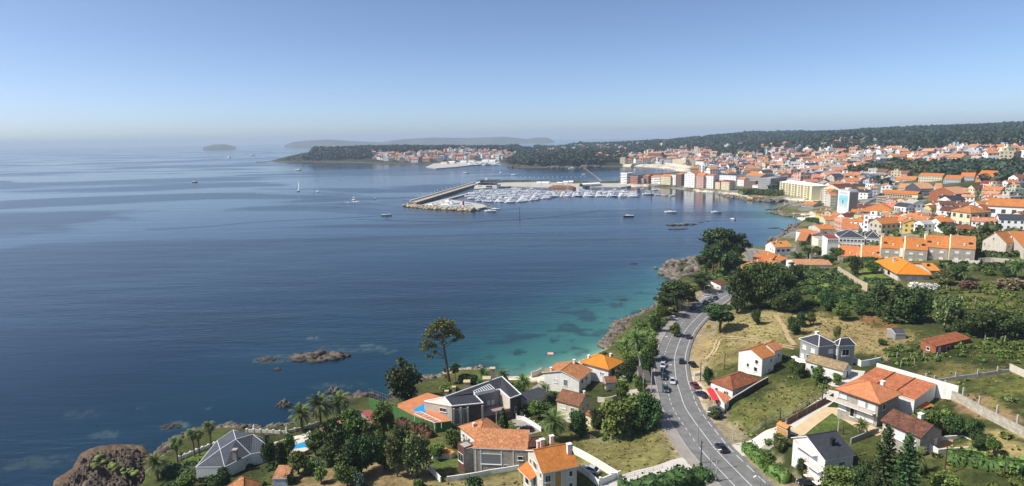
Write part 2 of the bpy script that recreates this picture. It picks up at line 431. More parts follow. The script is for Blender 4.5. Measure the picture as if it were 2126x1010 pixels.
# ------------------------------------------------------------------ water
NW,NR=720,620
wb=np.concatenate([np.linspace(R_(-56),R_(56),NW),np.linspace(R_(62),R_(298),40)])
wd=np.exp(np.linspace(math.log(40),math.log(18500),NR))
WB,WD=np.meshgrid(wb,wd,indexing='ij');WX,WY=WD*np.sin(WB),WD*np.cos(WB)
def zp(*p):return np.array([atz(x,y)for x,y in p])
deep=C(4,34,50);mid=C(16,50,66);turq=C(58,112,100);pale=C(134,166,142);weed=C(18,40,46)
wc=np.zeros(WX.shape+(3,));wc[:]=deep
def sfield(poly,lo,hi):
    P=np.asarray(poly);ins=in_poly(P,WX,WY);d=poly_dist(P,WX,WY);return smooth(lo,hi,np.where(ins,d,-d)+(fbm(WX/16,WY/16,3)-.5)*10)
dcw=poly_dist(CW,WX,WY);wn=fbm(WX/9+3,WY/7,4);wn2=fbm(WX/35+3,WY/22+8,4)
def mixw(col,k):
    global wc
    k=k[...,None];wc=wc*(1-k)+col*k
near=WD<1300
mixw(mid,sfield(zp((860,800),(760,830),(600,880),(300,940),(100,1000),(60,1010),(80,900),(300,850),(520,700),(700,640),(880,660),(960,640),(1100,590),(1380,530),(1440,580)),-30,25)*.55)
mixw(C(32,84,84),sfield(zp((905,800),(940,752),(985,722),(1090,664),(1210,610),(1330,570),(1440,545),(1440,600),(1380,680),(1290,760),(1100,830),(930,810)),-34,26)*.9)
mixw(turq,sfield(zp((905,812),(950,770),(1020,740),(1100,714),(1210,662),(1300,628),(1385,600),(1390,660),(1290,760),(1100,830),(930,830)),-16,18)*.7)
bs=poly_dist(zp((1060,785),(1100,783),(1150,768),(1200,753),(1262,728)),WX,WY,closed=False)
mixw(C(96,142,122),(1-smooth(3,15,bs))*.7)
mixw(pale,(1-smooth(0,4.5,bs))*.85)
mixw(C(60,112,108),(1-smooth(0,22,dcw))*(WD>330)*(WD<900)*.5)
mixw(C(70,120,104),sfield(zp((1560,425),(1660,422),(1700,450),(1660,470),(1600,480),(1560,450)),-20,25)*.6)
# weed and submerged rock patches
mixw(weed,smooth(.54,.68,wn)*sfield(zp((905,800),(950,740),(1100,664),(1300,600),(1400,600),(1390,680),(1290,730),(1150,740),(1040,770),(930,800)),-12,8)*.7)
for cx,cy,rx_,ry_ in[(1010,688,24,5),(1070,780,30,8),(1250,690,20,5),(1230,660,18,4),(1290,622,26,5),(1380,612,20,5),(1170,640,16,4),(1000,760,40,12),(1105,790,10,3),(1140,735,8,3),(1190,760,8,3)]:
    c=atz(cx,cy);a=atz(cx+rx_,cy);b2=atz(cx,cy-ry_)
    A=a[0]-c[0];Bv=b2[1]-c[1]
    q=((WX-c[0])/A)**2+((WY-c[1]-(WX-c[0])*.02)/Bv)**2
    mixw(weed,(1-smooth(.1,1.5,q+(wn-.5)*2.6))*.5)
mixw(C(64,90,82),smooth(.60,.74,wn2)*sfield(zp((60,1010),(150,960),(300,925),(560,890),(820,830),(900,780),(860,700),(560,740),(300,850),(0,990)),-5,10)*.35)
for cx,cy,rx_,ry_,a_ in[(357,885,30,8,.7),(298,848,14,4,.5),(650,702,24,4,.6),(810,730,20,4,.35),(560,745,60,7,.55),(470,905,30,10,.45),(220,905,40,9,.35),(60,960,80,16,.25),(700,800,60,10,.3),(770,720,24,5,.35),(430,850,16,5,.35),(720,725,70,12,.3),(180,860,60,9,.18)]:
    c=atz(cx,cy);a=atz(cx+rx_,cy);b2=atz(cx,cy-ry_)
    A=a[0]-c[0];Bv=b2[1]-c[1]
    q=((WX-c[0])/A)**2+((WY-c[1])/Bv)**2
    mixw(C(86,104,92),(1-smooth(.2,1.4,q+(wn-.5)*2.6))*a_*.65*(.25+1.2*smooth(.42,.62,fbm(WX/2.5,WY/1.6,3))))
wm,n,b=nodes_mat('sea_water');L=n.links
at=N(n,'ShaderNodeVertexColor',layer_name='Col');L.new(at.outputs[0],b.inputs['Base Color'])
b.inputs['IOR'].default_value=1.333;b.inputs['Specular IOR Level'].default_value=.5
geo=N(n,'ShaderNodeNewGeometry')
mp=N(n,'ShaderNodeMapping');mp.inputs['Rotation'].default_value=(0,0,R_(8));mp.inputs['Scale'].default_value=(.10,.42,.2)
L.new(geo.outputs['Position'],mp.inputs['Vector'])
w1=N(n,'ShaderNodeTexNoise',i_Scale=1.0,i_Detail=5.0,i_Roughness=.6,i_Distortion=.4);L.new(mp.outputs[0],w1.inputs['Vector'])
mp2=N(n,'ShaderNodeMapping');mp2.inputs['Rotation'].default_value=(0,0,R_(14));mp2.inputs['Scale'].default_value=(.012,.055,.03)
L.new(geo.outputs['Position'],mp2.inputs['Vector'])
w2=N(n,'ShaderNodeTexNoise',i_Scale=1.0,i_Detail=3.0);L.new(mp2.outputs[0],w2.inputs['Vector'])
mp3=N(n,'ShaderNodeMapping');mp3.inputs['Rotation'].default_value=(0,0,R_(-4));mp3.inputs['Scale'].default_value=(.0016,.0042,.003)
L.new(geo.outputs['Position'],mp3.inputs['Vector'])
w3=N(n,'ShaderNodeTexNoise',i_Scale=1.0,i_Detail=4.0,i_Roughness=.55,i_Distortion=.8);L.new(mp3.outputs[0],w3.inputs['Vector'])
ad=N(n,'ShaderNodeMath',operation='MULTIPLY_ADD');L.new(w2.outputs[0],ad.inputs[0]);ad.inputs[1].default_value=2.2;L.new(w1.outputs[0],ad.inputs[2])
calm=N(n,'ShaderNodeMapRange');calm.inputs[1].default_value=.47;calm.inputs[2].default_value=.56;calm.inputs[3].default_value=.10;calm.inputs[4].default_value=.30
L.new(w3.outputs[0],calm.inputs[0])
bp=N(n,'ShaderNodeBump',i_Distance=1.0);L.new(ad.outputs[0],bp.inputs['Height']);L.new(calm.outputs[0],bp.inputs['Strength'])
L.new(bp.outputs[0],b.inputs['Normal'])
rg=N(n,'ShaderNodeMapRange');rg.inputs[1].default_value=.47;rg.inputs[2].default_value=.56;rg.inputs[3].default_value=.09;rg.inputs[4].default_value=.2
L.new(w3.outputs[0],rg.inputs[0]);L.new(rg.outputs[0],b.inputs['Roughness'])
nwb=len(wb);idx=np.arange(nwb*NR).reshape(nwb,NR)
nx=np.roll(idx,-1,0)
Fw=np.stack([idx[:,:-1],nx[:,:-1],nx[:,1:],idx[:,1:]],-1).reshape(-1,4)
Vw=np.stack([WX,WY,np.zeros_like(WX)],-1).reshape(-1,3)
# close the disc under the camera
sea=link('sea',np_mesh('sea',Vw,Fw[:,::-1]if False else Fw,wm,False,{'Col':wc.reshape(-1,3)}));tag(sea,kind='structure')
# ------------------------------------------------------------------ house materials
def wallmat(name,rgb,bands=False,stone=False):
    if name in MATS:return MATS[name]
    m,n,b=nodes_mat(name);L=n.links;c=lin(rgb)
    tc=N(n,'ShaderNodeTexCoord');nz=N(n,'ShaderNodeTexNoise',i_Scale=.7,i_Detail=6.0,i_Roughness=.65);L.new(tc.outputs['Object'],nz.inputs['Vector'])
    mp=N(n,'ShaderNodeMapping');mp.inputs['Scale'].default_value=(2.2,2.2,.25);L.new(tc.outputs['Object'],mp.inputs['Vector'])
    st=N(n,'ShaderNodeTexNoise',i_Scale=1.0,i_Detail=4.0);L.new(mp.outputs[0],st.inputs['Vector'])
    a=N(n,'ShaderNodeMapRange');a.inputs[1].default_value=.3;a.inputs[2].default_value=.7;a.inputs[3].default_value=.88;a.inputs[4].default_value=1.08;L.new(nz.outputs[0],a.inputs[0])
    s=N(n,'ShaderNodeMapRange');s.inputs[1].default_value=.35;s.inputs[2].default_value=.75;s.inputs[3].default_value=1.04;s.inputs[4].default_value=.86;L.new(st.outputs[0],s.inputs[0])
    mu=N(n,'ShaderNodeMath',operation='MULTIPLY');L.new(a.outputs[0],mu.inputs[0]);L.new(s.outputs[0],mu.inputs[1])
    vm=N(n,'ShaderNodeVectorMath',operation='SCALE');L.new(mu.outputs[0],vm.inputs['Scale'])
    if stone:
        uv=N(n,'ShaderNodeUVMap');br=N(n,'ShaderNodeTexBrick');L.new(uv.outputs[0],br.inputs['Vector'])
        br.inputs['Scale'].default_value=1.0;br.inputs['Brick Width'].default_value=.8;br.inputs['Row Height'].default_value=.35;br.inputs['Mortar Size'].default_value=.02
        br.inputs['Color1'].default_value=(*[v*1.12 for v in c],1);br.inputs['Color2'].default_value=(*[v*.78 for v in c],1);br.inputs['Mortar'].default_value=(*[v*.6 for v in c],1)
        L.new(br.outputs[0],vm.inputs[0])
    else:vm.inputs[0].default_value=c
    L.new(vm.outputs[0],b.inputs['Base Color']);b.inputs['Roughness'].default_value=.85;b.inputs['Specular IOR Level'].default_value=.2
    MATS[name]=m;return m
def tilemat(name,rgb,old=.25,pitch=.32,lichen=None):
    """clay tiles: ribs down the slope, courses across, each tile its own shade"""
    if name in MATS:return MATS[name]
    m,n,b=nodes_mat(name);L=n.links;c=lin(rgb)
    uv=N(n,'ShaderNodeUVMap');mp=N(n,'ShaderNodeMapping');mp.inputs['Scale'].default_value=(1/pitch,1/(pitch*1.25),1);L.new(uv.outputs[0],mp.inputs['Vector'])
    fl=N(n,'ShaderNodeVectorMath',operation='FLOOR');L.new(mp.outputs[0],fl.inputs[0])
    wn=N(n,'ShaderNodeTexWhiteNoise',noise_dimensions='3D');L.new(fl.outputs[0],wn.inputs['Vector'])
    tc=N(n,'ShaderNodeTexCoord');nz=N(n,'ShaderNodeTexNoise',i_Scale=.55,i_Detail=7.0,i_Roughness=.7);L.new(tc.outputs['Object'],nz.inputs['Vector'])
    a=N(n,'ShaderNodeMapRange');a.inputs[3].default_value=1-old*.9;a.inputs[4].default_value=1+old*.9;L.new(wn.outputs[0],a.inputs[0])
    s=N(n,'ShaderNodeMapRange');s.inputs[1].default_value=.3;s.inputs[2].default_value=.7;s.inputs[3].default_value=1-old;s.inputs[4].default_value=1+old;L.new(nz.outputs[0],s.inputs[0])
    mu=N(n,'ShaderNodeMath',operation='MULTIPLY');L.new(a.outputs[0],mu.inputs[0]);L.new(s.outputs[0],mu.inputs[1])
    sx=N(n,'ShaderNodeSeparateXYZ');L.new(mp.outputs[0],sx.inputs[0])
    fy=N(n,'ShaderNodeMath',operation='FRACT');L.new(sx.outputs[1],fy.inputs[0])
    gy=N(n,'ShaderNodeMapRange');gy.inputs[1].default_value=.0;gy.inputs[2].default_value=.25;gy.inputs[3].default_value=.72;gy.inputs[4].default_value=1.03;L.new(fy.outputs[0],gy.inputs[0])
    mu2=N(n,'ShaderNodeMath',operation='MULTIPLY');L.new(mu.outputs[0],mu2.inputs[0]);L.new(gy.outputs[0],mu2.inputs[1])
    vm=N(n,'ShaderNodeVectorMath',operation='SCALE');L.new(mu2.outputs[0],vm.inputs['Scale']);vm.inputs[0].default_value=c
    out=vm.outputs[0];oi=N(n,'ShaderNodeObjectInfo');hs=N(n,'ShaderNodeHueSaturation');r1=N(n,'ShaderNodeMapRange');r1.inputs[3].default_value=.503;r1.inputs[4].default_value=.514;L.new(oi.outputs['Random'],r1.inputs[0]);L.new(r1.outputs[0],hs.inputs['Hue']);r2=N(n,'ShaderNodeMapRange');r2.inputs[3].default_value=1.04;r2.inputs[4].default_value=.8;L.new(oi.outputs['Random'],r2.inputs[0]);L.new(r2.outputs[0],hs.inputs['Value']);r3=N(n,'ShaderNodeMath',operation='FRACT');r4=N(n,'ShaderNodeMath',operation='MULTIPLY');r4.inputs[1].default_value=7.3;L.new(oi.outputs['Random'],r4.inputs[0]);L.new(r4.outputs[0],r3.inputs[0]);r5=N(n,'ShaderNodeMapRange');r5.inputs[3].default_value=.93;r5.inputs[4].default_value=1.05;L.new(r3.outputs[0],r5.inputs[0]);L.new(r5.outputs[0],hs.inputs['Saturation']);L.new(out,hs.inputs['Color']);out=hs.outputs[0]
    if lichen:
        mx=N(n,'ShaderNodeMix',data_type='RGBA');nz2=N(n,'ShaderNodeTexNoise',i_Scale=1.6,i_Detail=6.0,i_Roughness=.7);L.new(tc.outputs['Object'],nz2.inputs['Vector'])
        r=N(n,'ShaderNodeMapRange');r.inputs[1].default_value=.5;r.inputs[2].default_value=.68;L.new(nz2.outputs[0],r.inputs[0]);L.new(r.outputs[0],mx.inputs[0])
        L.new(out,mx.inputs[6]);mx.inputs[7].default_value=(*lin(lichen),1);out=mx.outputs[2]
    L.new(out,b.inputs['Base Color'])
    b.inputs['Roughness'].default_value=.8;b.inputs['Specular IOR Level'].default_value=.25
    wv=N(n,'ShaderNodeMath',operation='SINE');m6=N(n,'ShaderNodeMath',operation='MULTIPLY');L.new(sx.outputs[0],m6.inputs[0]);m6.inputs[1].default_value=6.2832;L.new(m6.outputs[0],wv.inputs[0])
    bp=N(n,'ShaderNodeBump',i_Strength=.45,i_Distance=.05);L.new(wv.outputs[0],bp.inputs['Height']);L.new(bp.outputs[0],b.inputs['Normal'])
    MATS[name]=m;return m
WHITE=wallmat('white_render',(232,230,222));CREAM=wallmat('cream_render',(222,210,176));GREYW=wallmat('grey_render',(150,150,146));STONE=wallmat('granite_blocks',(172,164,150),stone=True)
DSTONE=wallmat('brown_slate_stone',(92,84,76),stone=True);BEIGE=wallmat('beige_render',(206,198,182));YELL=wallmat('yellow_render',(226,190,92));PINKW=wallmat('pink_render',(214,176,158));BROWNP=wallmat('brown_panel',(108,74,66))
OCHRE=wallmat('ochre_panel',(206,160,92));BRICK=wallmat('hollow_brick',(168,104,74),stone=True);CONC=wallmat('raw_concrete',(168,164,156));GREENW=wallmat('pale_green_render',(176,196,170));LBLUE=wallmat('pale_blue_render',(172,186,200));ORW=wallmat('orange_render',(218,148,72));CRTOP=wallmat('bright_cream_render',(236,228,204));GREEN=wallmat('green_court_wall',(76,118,66));MAUVE=wallmat('mauve_render',(150,132,130))
T_OR=tilemat('orange_tiles',(194,114,68),.16);T_BR=tilemat('bright_orange_tiles',(212,128,58),.12);T_RED=tilemat('weathered_red_tiles',(138,86,64),.34,lichen=(120,72,52));T_OLD=tilemat('old_orange_tiles',(184,122,86),.3,lichen=(168,92,58))
T_TAN=tilemat('tan_lichen_tiles',(164,138,104),.3,lichen=(120,98,72));T_SAL=tilemat('salmon_tiles',(198,138,106),.2);T_SLATE=tilemat('slate_tiles',(64,66,72),.18,.3);T_SLATEL=tilemat('pale_slate_tiles',(74,78,86),.14,.4);T_BROWN=tilemat('dark_brown_tiles',(112,66,52),.35,lichen=(80,56,46));T_PINK=tilemat('dusty_pink_tiles',(196,120,92),.25)
RUST=mat('rusty_sheet',(142,84,56),.8,.4,1.0);REDR=wallmat('maroon_sheet',(140,60,62))
FRW=mat('white_frame',(228,228,224),.5,.03);FRB=mat('brown_frame',(96,60,44),.6,.1);GLS=mat('window_glass',(38,46,54),.08,.1,3,spec=.8)
SHUT=mat('white_shutter',(214,216,214),.6,.04,3);BLUEP=mat('blue_door_paint',(38,54,110),.5,.1);DKW=mat('dark_opening',(34,34,38),.6,.2);GRSH=mat('grey_shutter',(120,124,126),.5,.05);WOODC=mat('light_wood',(188,142,84),.6,.2);TRIM=mat('white_trim',(236,235,230),.6,.03)
PANEC={'g':GLS,'s':SHUT,'b':BLUEP,'k':DKW,'y':GRSH,'w':WOODC}
_wc={}
def win_mesh(w,h,frame,pane):
    key=(round(w,2),round(h,2),frame.name,pane)
    if key not in _wc:
        a=MB();t=.09;d=.1
        for(x,z,dx,dz)in((0,0,w,t),(0,h-t,w,t),(-w/2+t/2,t,t,h-2*t),(w/2-t/2,t,t,h-2*t)):a.box((x,0,z),(dx,d,dz),frame)
        a.box((0,-.04,-.09),(w+.2,.2,.085),frame)
        p=MB()
        p.box((0,.015,t),(w-2*t-.004,.05,h-2*t),PANEC[pane])
        if w>.9 and pane=='g':p.box((0,-.022,t),(.05,.02,h-2*t-.002),frame)
        _wc[key]=(a.mesh('window'),p.mesh('pane'))
    return _wc[key]
def add_window(root,x,y,z,ang,w,h,frame,pane,name='window',sub='pane'):
    a,p=win_mesh(w,h,frame,pane)
    o=link(name,a,root,(x,y,z),ang);link(sub,p,o)
    return o
def roof_mesh(W,D,h,kind,rise,over,m,edge,ridge_frac=.5,hipin=None):
    """eave rectangle 0..W x 0..D (already with overhang) at height h"""
    r=MB();t=.18
    def pl(pts,mm=None):
        a,b,c=Vector(pts[0]),Vector(pts[1]),Vector(pts[-1])
        u=(b-a).normalized();nn=(b-a).cross(c-a).normalized();v=nn.cross(u)
        r.face(pts,mm or m,[((Vector(p)-a).dot(u),(Vector(p)-a).dot(v)+.01)for p in pts])
    if kind=='hip':
        i=hipin if hipin is not None else min(W,D)/2
        if W>=D:A,B=(i,D/2,h+rise),(W-i,D/2,h+rise)
        else:A,B=(W/2,i,h+rise),(W/2,D-i,h+rise)
        c=[(0,0,h),(W,0,h),(W,D,h),(0,D,h)]
        if W>=D:
            pl([c[0],c[1],B,A]);pl([c[1],c[2],B]);pl([c[2],c[3],A,B]);pl([c[3],c[0],A])
            rd=[(c[0],A),(c[1],B),(c[2],B),(c[3],A),(A,B)]
        else:
            pl([c[0],c[1],A]);pl([c[1],c[2],B,A]);pl([c[2],c[3],B]);pl([c[3],c[0],A,B])
            rd=[(c[0],A),(c[1],A),(c[2],B),(c[3],B),(A,B)]
        for a,b in rd:
            if(Vector(a)-Vector(b)).length>.1:r.tube(a,b,.11,.11,m if edge is not TRIM else edge,5)
        for i_ in range(4):
            a,b=c[i_],c[(i_+1)%4];r.face([(a[0],a[1],h-t),(b[0],b[1],h-t),b,a],edge)
        r.face([(q[0],q[1],h-t)for q in c[::-1]],edge)
    elif kind in('gx','gy','sx','sy','sxr'):
        if kind=='gx':f=D*ridge_frac;segs=[((0,0,h),(W,0,h),(W,f,h+rise),(0,f,h+rise)),((W,D,h),(0,D,h),(0,f,h+rise),(W,f,h+rise))]
        elif kind=='gy':f=W*ridge_frac;segs=[((0,D,h),(0,0,h),(f,0,h+rise),(f,D,h+rise)),((W,0,h),(W,D,h),(f,D,h+rise),(f,0,h+rise))]
        elif kind=='sx':segs=[((0,0,h),(W,0,h),(W,D,h+rise),(0,D,h+rise))]
        elif kind=='sxr':segs=[((0,0,h+rise),(W,0,h+rise),(W,D,h),(0,D,h))]
        else:segs=[((0,D,h),(0,0,h),(W,0,h+rise),(W,D,h+rise))]
        for s in segs:
            pl(s);lo=[(q[0],q[1],q[2]-t)for q in s]
            for i_ in range(4):
                j=(i_+1)%4;r.face([lo[i_],lo[j],s[j],s[i_]],edge)
            r.face(lo[::-1],edge)
        if kind in('gx','gy'):
            if kind=='gx':r.tube((0,f,h+rise),(W,f,h+rise),.12,.12,m,5)
            else:r.tube((f,0,h+rise),(f,D,h+rise),.12,.12,m,5)
    return r
def chimney_mb(w,d,h,m,cap=None):
    c=MB();c.box((0,0,0),(w,d,h),m);c.box((0,0,h+.12),(w+.25,d+.25,.12),cap or m)
    for sx in(-1,1):
        for sy in(-1,1):c.box((sx*w*.35,sy*d*.35,h),(w*.16,d*.16,.13),m)
    return c
def volume(root,rootM,p0,pr,pl_,h,zg,W,D,ang,kind,rise,wall,roof,over=.5,edge=None,rf=.5,wins=(),chim=(),hipin=None,deep=3.0,frame=None,flat_top=None,parapet=.5,sub=False):
    """one block of a house in the root's frame: local origin at the near eave corner"""
    edge=edge or TRIM
    T_=Matrix.Translation(Vector((p0.x,p0.y,zg)))@Matrix.Rotation(ang,4,'Z')
    loc=rootM.inverted()@T_
    lx=loc.to_translation();la=loc.to_euler().z
    wb_=MB();o=over
    if kind=='flat':
        wb_.prism([(0,0),(W,0),(W,D),(0,D)],-deep,h,wall,flat_top or CONC)
        w_=wb_.build('wall',root,lx,la)
        pb=MB();t=.25
        for q in(((W/2,t/2-.003),(W+.006,t)),((W/2,D-t/2+.003),(W+.006,t)),((t/2-.003,D/2),(t,D-2*t)),((W-t/2+.003,D/2),(t,D-2*t))):pb.box((q[0][0],q[0][1],h-.05),(q[1][0],q[1][1],parapet),edge if edge is not TRIM else wall)
        pb.build('parapet',root,lx,la);rp=w_;o=0
        zz=lambda x,y:h
    else:
        a,b,c,d=(o,o),(W-o,o),(W-o,D-o),(o,D-o)
        hh=h-.1
        def zz(x,y):
            if kind=='gx':f=D*rf;return h+rise*(y/f if y<f else(D-y)/(D-f))
            if kind=='gy':f=W*rf;return h+rise*(x/f if x<f else(W-x)/(W-f))
            if kind=='sx':return h+rise*y/D
            if kind=='sxr':return h+rise*(1-y/D)
            if kind=='sy':return h+rise*x/W
            i=hipin or min(W,D)/2;e=min(x,W-x,y,D-y)/(min(W,D)/2);return h+rise*min(e,1)
        wb_.prism([a,b,c,d],-deep,hh,wall,bottom=False)
        if kind=='gx':
            f=D*rf;zf=zz(0,o)-.12
            for x in(o,W-o):
                q=[(x,o,hh),(x,D-o,hh),(x,f,h+rise-.14)]
                q=q if x>o else q[::-1];wb_.face(q,wall,[(p[1],p[2])for p in q])
        elif kind=='gy':
            f=W*rf
            for y in(o,D-o):
                q=[(o,y,hh),(W-o,y,hh),(f,y,h+rise-.14)]
                q=q if y==o else q[::-1];wb_.face(q,wall,[(p[0],p[2])for p in q])
        elif kind in('sx','sxr','sy'):
            cs=[(x,y,zz(x,y)-.16)for x,y in(a,b,c,d)];q4=[a,b,c,d]
            for i_ in range(4):
                j=(i_+1)%4;wb_.face([(*q4[i_],hh),(*q4[j],hh),cs[j],cs[i_]],wall,[(0,h),(3,h),(3,h+1),(0,h+1)])
        w_=wb_.build('wall',root,lx,la)
        rp=roof_mesh(W,D,h,kind,rise,o,roof,edge,rf,hipin).build('roof',root,lx,la)
    for c in chim:
        cx,cy,cw_,ch_=c[:4];cm=c[4]if len(c)>4 else WHITE
        ob=chimney_mb(cw_,cw_*.8,ch_,cm).build('chimney',rp,(cx*W,cy*D,zz(cx*W,cy*D)-.5))
    fr=frame or FRW
    for s in wins:
        side,u,z,ww,wh,pane=s[:6];nm=s[6]if len(s)>6 else 'window'
        if side=='f':x,y,an=o+u*(W-2*o),o-.03,0
        elif side=='l':x,y,an=o-.03,D-o-u*(D-2*o),-math.pi/2
        elif side=='r':x,y,an=W-o+.03,o+u*(D-2*o),math.pi/2
        else:x,y,an=W-o-u*(W-2*o),D-o+.03,math.pi
        pos=loc@Vector((x,y,z));f_=s[7]if len(s)>7 else fr
        add_window(root,pos.x,pos.y,pos.z,la+an,ww,wh,f_,pane,nm,'pane' if nm=='window' else 'panel')
    return loc
def grid(side,cols,zs,w=1.2,h=1.2,pane='g',a=0.0,b=1.0):
    return[(side,a+(i+.5)/cols*(b-a),z,w,h,pane)for z in zs for i in range(cols)]
def frame_from(pn,pr,pl_=None,h=3.0,depth=None,zg=None,face=False):
    g=hit(*pn,h)if zg is None else None
    if zg is None:zg=g.z
    ze=zg+h
    n_=Vector(atz(*pn,ze));r=Vector(atz(*pr,ze));X=r-n_;W=X.length;ax=math.atan2(X.y,X.x)
    if pl_ is not None:
        l=Vector(atz(*pl_,ze));Y=l-n_;D=Y.length;ay=math.atan2(Y.y,Y.x)-math.pi/2
        e=(ay-ax+math.pi)%(2*math.pi)-math.pi
        ang=ax+e*(D/(W+D));err=math.degrees(e)
    else:D=depth;ang=ax;err=0
    if face:k=Vector((n_.x,n_.y,ze-CAMZ)).dot(_F);W=abs(pr[0]-pn[0])*k/FP*1.02;ang=-math.atan2(n_.x,n_.y)+face
    return n_,zg,W,D,ang,err
VERB=False
def house(name,label,cat,vols,group=None):
    """vols: dicts with n, r, l (pixels of the near, right and left eave corners) and block settings"""
    root=None;base=None
    for v in vols:
        v=dict(v);n_=v.pop('n');r=v.pop('r');l=v.pop('l',None);dp=v.pop('depth',None);h=v.pop('h');z0=v.pop('zg',None);kind=v.pop('kind');rise=v.pop('rise',0);wall=v.pop('wall',WHITE);fc=v.pop('face',False);roof=v.pop('roof',T_OR)
        if z0 is None and base is not None and not v.pop('own',False):z0=base
        p0,zg,W,D,ang,err=frame_from(n_,r,l,h,dp,z0,fc)
        if VERB:print('HOUSE',name,'W %.1f D %.1f err %.0f zg %.1f dist %.0f'%(W,D,err,zg,p0.length))
        if root is None:
            base=zg;cx=p0+Vector((math.cos(ang)*W/2-math.sin(ang)*D/2,math.sin(ang)*W/2+math.cos(ang)*D/2))
            root=empty(name,(cx.x,cx.y,zg),ang);rootM=Matrix.Translation((cx.x,cx.y,zg))@Matrix.Rotation(ang,4,'Z')
            tag(root,label,cat,group)
        loc=volume(root,rootM,p0,None,None,h,zg,W,D,ang,kind,rise,wall,roof,**v)
        root['_w']=0
        del root['_w']
    return root,rootM,loc
def balcony(root,loc,x0,x1,z,d,rail,side='f',W=0,o=.5,slab=None,solid=False):
    a=MB();L_=x1-x0
    a.box((L_/2,-d/2,0),(L_,d,.18),slab or TRIM)
    if solid:a.box((L_/2,-d+.06,.18),(L_,.12,.85),rail)
    pos=loc@Vector((x0,o,z));la=loc.to_euler().z
    if side=='l':pos=loc@Vector((o,x1,z));la-=math.pi/2
    ob=a.build('balcony',root,pos,la)
    if not solid:
        r=MB();r.box((L_/2,-d+.05,1.02),(L_,.06,.06),rail)
        for s_ in(.03,L_-.03):r.box((s_,-d/2,1.02),(.06,d-.12,.06),rail)
        k=max(2,int(L_/.35))
        for i in range(k+1):r.box((i/k*(L_-.06)+.03,-d+.05,.18),(.05,.05,.84),rail)
        r.build('railing',ob)
    return ob
def Z2(X,Y):return(540+X/3.885,750+Y/3.885)
def Z1(X,Y):return(X/3.885,750+Y/3.885)
def Z3(X,Y):return(860+X/3.885,750+Y/3.885)
def Z4(X,Y):return(1360+X/3.885,750+Y/3.885)
def Z5(X,Y):return(1726+X/3.885,750+Y/3.885)
def ZA(X,Y):return(1360+X/4.2075,560+Y/4.2075)
def ZB(X,Y):return(1726+X/4.2075,560+Y/4.2075)
def ZC(X,Y):return(1040+X/4.2075,560+Y/4.2075)
def ZD(X,Y):return(1380+X/4.59,400+Y/4.59)
def ZE(X,Y):return(1726+X/4.59,400+Y/4.59)
def ZF(X,Y):return(1560+X/10.1,440+Y/10.1)
def ZG(X,Y):return(1740+X/10.1,440+Y/10.1)
def ZH(X,Y):return(1926+X/10.1,440+Y/10.1)
# ------------------------------------------------------------------ the houses near the camera
house('villa','tall villa with bright orange tiled gable roof and ochre panels, beside the fenced dry field','house',[
 dict(n=Z3(1030,908),r=Z3(1340,858),l=Z3(878,722),h=6.4,kind='gx',rise=2.6,wall=BEIGE,roof=T_OR,over=.4,rf=.5,frame=FRW,
  wins=[('f',.14,4.0,1.3,1.5,'g'),('f',.14,1.2,1.3,1.5,'g'),('f',.82,4.2,.9,1.3,'g'),('f',.82,1.3,.9,1.5,'g'),('f',.44,.2,1.5,1.5,'g'),('f',.44,2.4,1.5,3.6,'w'),('f',.14,2.8,1.3,.9,'w'),
        ('l',.86,4.3,.9,1.3,'g'),('l',.5,4.6,2.0,1.6,'g'),('l',.2,4.2,1.0,1.3,'g'),('l',.86,1.3,.9,1.3,'g'),('l',.5,1.0,1.0,1.5,'g')],
  chim=[(.88,.3,.9,2.4),(.3,.85,.7,2.0),(.45,.95,.9,2.2),(.72,.95,.8,2.6)]),
 dict(n=Z3(930,962),r=Z3(1002,928),l=Z3(848,862),h=2.9,kind='sy',rise=1.0,wall=BEIGE,roof=T_OR,over=.9,wins=[('l',.5,.3,1.6,2.0,'k')])])
house('modern_house','modern stone clad house with brown panel end and low orange roof','house',[
 dict(n=Z3(402,712),r=Z3(905,658),l=Z3(325,688),h=6.0,kind='flat',wall=STONE,flat_top=T_OR,parapet=.1,frame=FRB,
  wins=[('l',.55,1.6,2.2,2.6,'g')]),
 dict(n=Z3(402,706),r=Z3(490,695),l=Z3(322,684),h=6.2,kind='flat',wall=BROWNP,edge=TRIM,parapet=.15,wins=[('l',.45,2.2,2.2,2.2,'g')]),
 dict(n=Z3(470,700),r=Z3(905,655),l=Z3(620,600),h=6.3,kind='sx',rise=1.4,wall=STONE,roof=T_OLD,over=.15,wins=[('f',.33,2.3,4.8,2.6,'y'),('f',.62,.2,1.4,2.1,'k','door'),('f',.88,3.6,1.3,1.0,'k'),('f',.88,.9,1.3,.5,'k')]+[('f',u,-.5,.22,6.4,'s')for u in(.04,.14,.53,.75)]),
 dict(n=Z3(555,705),r=Z3(700,690),depth=2.0,h=6.1,kind='flat',wall=STONE,parapet=.1,wins=[('f',.5,2.3,4.2,2.8,'y')])])
house('bungalow','low bungalow with worn orange hipped roof behind the modern stone house','house',[
 dict(n=Z3(510,648),r=Z3(760,578),l=Z3(330,535),h=3.4,kind='hip',rise=2.2,wall=WHITE,roof=T_OLD,over=.5,edge=T_OLD,chim=[(.25,.55,.5,1.3)],wins=grid('l',3,[.9],1.0,1.1)),
 dict(n=Z3(905,700),r=Z3(1075,672),l=Z3(885,640),h=3.6,kind='hip',rise=1.6,wall=BROWNP,roof=T_BROWN,over=.3,edge=T_BROWN,chim=[(.1,.8,.6,1.4,BEIGE)])])
